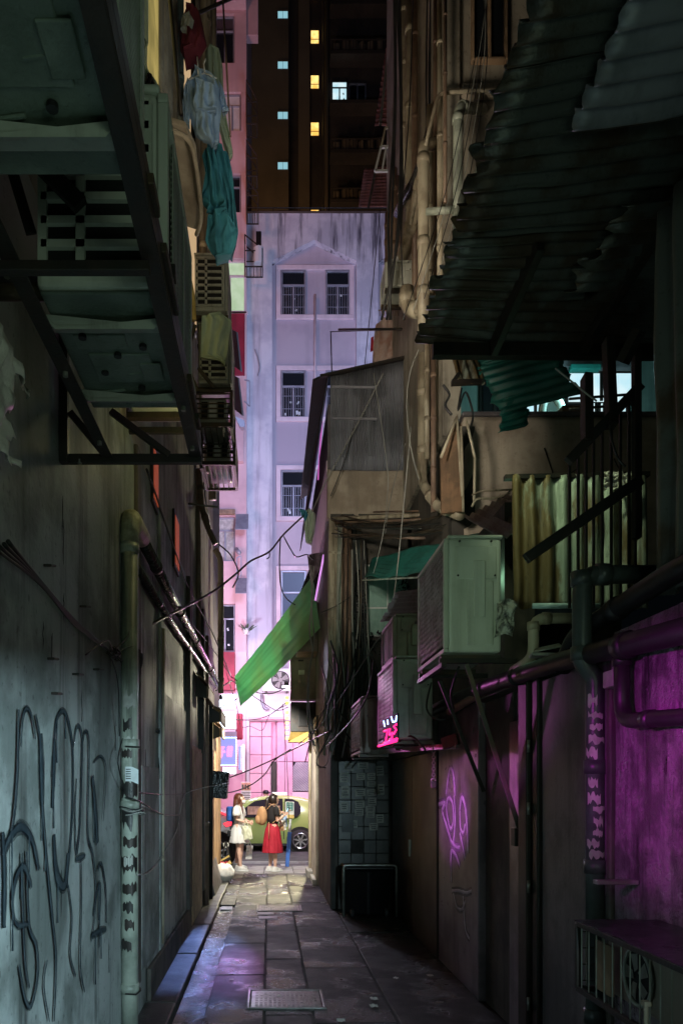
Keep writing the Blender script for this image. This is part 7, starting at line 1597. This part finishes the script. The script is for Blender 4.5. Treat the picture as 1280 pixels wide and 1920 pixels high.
# --- woman in white
L1 = dict(el_l=(.02,.19,1.07), wr_l=(.20,.11,1.01), hn_l=(.27,.07,1.0), el_r=(.0,-.19,1.07), wr_r=(.20,-.14,1.00), hn_r=(.27,-.12,.99), kn_l=(.03,.075,.46), an_l=(-.02,.08,.09), kn_r=(.02,-.075,.46), an_r=(.06,-.09,.09))
t, R, hd = make_body((448-VX)*15.5/FP, 15.5, 0.0, rad(-12), L1, M['skin'], 'a', 'woman with long brown hair in a short white dress holding a cream bag')
shoes(t, R, L1)
fold = lambda a, q: 1+.05*q*math.sin(a*9)+.03*q*math.sin(a*5+1)
part(MB().loft([(.0,0,1.345,.075,.10),(.0,0,1.32,.10,.17),(.005,0,1.24,.128,.16),(.005,0,1.13,.118,.135),(0,0,1.0,.10,.115),(.0,0,.95,.108,.125),(0,0,.86,.155,.165),(0,0,.74,.178,.19),(.0,0,.60,.20,.215),(0,0,.575,.20,.215)], 40, fold, caps=False), R, 'dress', 'cloth_white', t, thick=.008)
for s in (-1, 1): part(MB().tube([(0, s*.13, 1.33), (0, s*.185, 1.29), (.005, s*.215, 1.20), (.01, s*.222, 1.14)], [.05,.075,.085,.092], 16, False), R, 'sleeve', 'cloth_white', t, thick=.006)
eyes(t, R, hd)
part(MB().loft([(hd.x+.075, 0, hd.z-.085, .035, .045), (hd.x+.078, 0, hd.z-.05, .04, .058), (hd.x+.07, 0, hd.z-.012, .04, .06)], 16), R, 'face_mask', 'cloth_white', t)
m = hair_cap(MB(), hd); part(m, R, 'hair', 'hair_brown', t, thick=.01)
part(MB().loft([(hd.x-.05,0,hd.z+.06,.05,.07),(hd.x-.06,0,hd.z-.02,.075,.088),(hd.x-.07,0,hd.z-.10,.07,.092),(hd.x-.085,0,hd.z-.20,.06,.10),(hd.x-.10,0,hd.z-.30,.05,.09),(hd.x-.10,0,hd.z-.38,.03,.06)], 26, lambda a, q: 1+.08*math.sin(a*11)), R, 'hair_length', 'hair_brown', t)
part(MB().tube([hd+V((.035,-.075,.0)), hd+V((.045,-.085,-.10)), hd+V((.075,-.10,-.2)), hd+V((.09,-.10,-.30))], [.018,.024,.02,.006], 8), R, 'hair_lock', 'hair_brown', t)
def shopping_bag(name, label, px0, px1, py0, py1, Yb, mt, dep=.10, tilt=.0, flare=0):
    t_ = thing(name, label, 'bag', P((px0+px1)/2, py1, Yb))
    a, b, c_, d_ = P(px0, py0, Yb), P(px1, py0, Yb), P(px1+flare, py1, Yb), P(px0+flare, py1+tilt, Yb)
    def g(u, v):
        p = a.lerp(b, u).lerp(d_.lerp(c_, u), v); return p+V((0, -.03*math.sin(math.pi*u)*math.sin(math.pi*v)+.02*noise.noise(V((u*4+px0, v*4, 0))), 0))
    mb = MB().grid(g, 12, 12, dep, (0, -1, 0)); mb.build('bag', M[mt], t_, False, bevel=.004)
    mid = (a+b)/2
    for s in (0, dep): MB().tube(smooth_pts([a.lerp(b, .25)+V((0, s, 0)), mid+V((-.01, s, .11)), a.lerp(b, .75)+V((0, s, 0))], 5), .006, 6).build('handle', M[mt], t_, True)
    return t_
shopping_bag('shopping_bag', 'large cream shopping bag held by the woman in white', 454, 470, 1549, 1573, 15.3, 'bag_cream', .12, 2, 4)
shopping_bag('shopping_bag', 'grey printed shopping bag behind the cream bag', 450, 465, 1546, 1570, 15.36, 'paper', .08, 2, 2)
shopping_bag('shopping_bag', 'white paper bag with brown side hanging lowest at the women\'s knees', 462, 474, 1586, 1611, 15.75, 'cloth_white', .1, 0, -2)
m = MB().obox(P(430, 1562, 15.35), (.07, .08, .13), Matrix.Rotation(.1, 3, 'Y')); tag(m.build('camera_bag', M['black'], bevel=.01), 'small black camera bag hanging behind the woman in white', 'bag')
# --- person half hidden behind her
L3 = dict(el_l=(-.02,.20,1.05), wr_l=(.10,.2,.86), hn_l=(.13,.2,.8), el_r=(.0,-.20,1.05), wr_r=(.16,-.17,.85), hn_r=(.2,-.16,.79), kn_l=(.02,.075,.46), an_l=(-.03,.08,.09), kn_r=(.03,-.075,.46), an_r=(.03,-.08,.09))
t, R, hd = make_body((446-VX)*15.9/FP, 15.95, 0.0, rad(10), L3, M['skin'], 'c', 'person in a blue top half hidden behind the woman in white')
shoes(t, R, L3)
part(MB().loft([(.0,0,1.34,.075,.10),(.0,0,1.31,.10,.17),(.0,0,1.22,.13,.165),(.0,0,1.0,.12,.14),(0,0,.92,.13,.15)], 30, fold, caps=False), R, 'blue_top', 'cloth_royal', t, thick=.008)
part(MB().loft([(.0,0,.98,.115,.13),(.0,0,.86,.155,.165),(.0,0,.62,.17,.19)], 30, fold, caps=False), R, 'skirt', 'cloth_white', t, thick=.008)
for s in (-1, 1): part(MB().tube([(0, s*.13, 1.33), (0, s*.18, 1.28), (.0, s*.20, 1.15)], [.05,.068,.066], 14, False), R, 'sleeve', 'cloth_royal', t, thick=.006)
part(MB().box(-.24, -.10, -.13, .13, 1.0, 1.32), R, 'backpack', 'cloth_royal', t, False).modifiers.new('b', 'BEVEL').width = .03
part(hair_cap(MB(), hd), R, 'hair', 'hair_brown', t, thick=.01); eyes(t, R, hd)
# --- woman in the red skirt
L2 = dict(el_l=(.03,.19,1.06), wr_l=(.19,.12,1.16), hn_l=(.25,.08,1.2), el_r=(.03,-.20,1.05), wr_r=(.20,-.13,1.14), hn_r=(.26,-.09,1.18), kn_l=(.01,.07,.46), an_l=(-.03,.07,.09), kn_r=(.02,-.07,.46), an_r=(.03,-.08,.09), head=(.035,0,1.47))
t, R, hd = make_body((511-VX)*15.35/FP, 15.4, 0.0, rad(22), L2, M['skin'], 'b', 'woman in a black top and long red skirt looking at her phone')
shoes(t, R, L2)
fold2 = lambda a, q: 1+.045*q*math.sin(a*16)+.03*q*math.sin(a*6+1)
part(MB().loft([(.0,0,.99,.102,.118),(.0,0,.95,.108,.125),(0,0,.86,.15,.165),(0,0,.72,.175,.185),(.0,0,.56,.195,.205),(0,0,.40,.215,.225),(0,0,.385,.215,.225)], 64, fold2, caps=False), R, 'skirt', 'cloth_red', t, thick=.008)
part(MB().loft([(.0,0,1.36,.06,.075),(.0,0,1.335,.09,.14),(.0,0,1.30,.115,.175),(.005,0,1.22,.132,.165),(.005,0,1.10,.122,.14),(0,0,.985,.11,.127)], 30, caps=False), R, 'top', 'cloth_black', t, thick=.008)
for s in (-1, 1): part(MB().tube([(0, s*.12, 1.325), (0, s*.175, 1.29), (.01, s*.198, 1.20), (.018, s*.203, 1.14)], [.05,.064,.060,.058], 14, False), R, 'sleeve', 'cloth_black', t, thick=.006)
eyes(t, R, hd)
part(hair_cap(MB(), hd), R, 'hair', 'hair_black', t, thick=.01)
part(MB().tube([hd+V((-.10,0,.05)), hd+V((-.145,0,.02)), hd+V((-.16,0,-.08)), hd+V((-.155,0,-.18)), hd+V((-.14,0,-.28))], [.035,.04,.038,.03,.01], 12), R, 'ponytail', 'hair_black', t)
ph = thing('phone', 'phone in the hands of the woman in the red skirt', 'phone', R@V((.33,-.02,1.2)))
part(MB().obox((.335, 0, 1.235), (.012, .075, .14), Matrix.Rotation(.45, 3, 'Y')), R, 'handset', 'black', ph, False); part(MB().obox((.327, 0, 1.233), (.004, .066, .125), Matrix.Rotation(.45, 3, 'Y')), R, 'screen', 'e_room', ph, False)
t = thing('backpack', 'tan backpack worn by the woman in the red skirt', 'backpack', R@V((-.2, 0, 1.0)))
m = MB().ball((-.235, 0, 1.14), .17, 20, 14, (.62,.80,1.15)); part(m, R, 'pack', 'tan_bag', t); part(MB().ball((-.32, 0, 1.07), .11, 16, 10, (.5,.85,.9)), R, 'front_pocket', 'tan_bag', t)
for s in (-1, 1): part(MB().tube(smooth_pts([V((-.17, s*.09, 1.27)), V((-.03, s*.10, 1.385)), V((.11, s*.10, 1.28)), V((.10, s*.12, 1.12)), V((-.06, s*.15, 1.0))], 5), .016, 8, True, .5), R, 'strap', 'tan_bag', t)
part(MB().tube([(-.14, -.15, 1.02), (-.15, -.17, .85), (-.15, -.17, .68)], .016, 8, True, .5), R, 'hanging_strap', 'tan_bag', t)
shopping_bag('shopping_bag', 'pale blue clear bag hanging in front of the woman in the red skirt', 527, 538, 1531, 1550, 15.6, 'cloth_blue', .07, 2, 1)
shopping_bag('shopping_bag', 'white bag with a brown bottom carried by the woman in the red skirt', 523, 535, 1538, 1556, 15.5, 'bag_white', .07, 0, 2)
shopping_bag('shopping_bag', 'small brown bag just below the white one', 523, 532, 1549, 1558, 15.45, 'tan_bag', .06, 0, 1)
# --- passer-by beyond the car
L4 = dict(el_l=(.0,.20,1.05), wr_l=(.06,.2,.85), hn_l=(.08,.2,.78), el_r=(.0,-.20,1.05), wr_r=(.06,-.2,.85), hn_r=(.08,-.2,.78), kn_l=(.02,.075,.46), an_l=(-.03,.08,.09), kn_r=(.03,-.075,.46), an_r=(.03,-.08,.09))
t, R, hd = make_body((498-VX)*23.4/FP, 23.4, 0.02, rad(-60), L4, M['skin'], 'd', 'passer-by in a black cap showing only the head above the green car')
shoes(t, R, L4); part(MB().loft([(.0,0,1.34,.075,.10),(.0,0,1.31,.10,.17),(.0,0,1.22,.13,.165),(.0,0,.85,.14,.16)], 24, caps=False), R, 'shirt', 'cloth_royal', t, thick=.008)
part(MB().loft([(.0,0,.92,.14,.155),(.0,0,.5,.14,.17),(.0,0,.1,.11,.15)], 24, caps=False), R, 'trousers', 'cloth_black', t, thick=.008)
part(MB().loft([(hd.x-.01,0,hd.z+.03,.11,.095),(hd.x-.01,0,hd.z+.10,.10,.09),(hd.x-.01,0,hd.z+.14,.05,.05)], 18), R, 'cap', 'black', t); part(MB().box(hd.x+.08, hd.x+.17, -.06, .06, hd.z+.04, hd.z+.055), R, 'cap_peak', 'black', t, False)
eyes(t, R, hd)
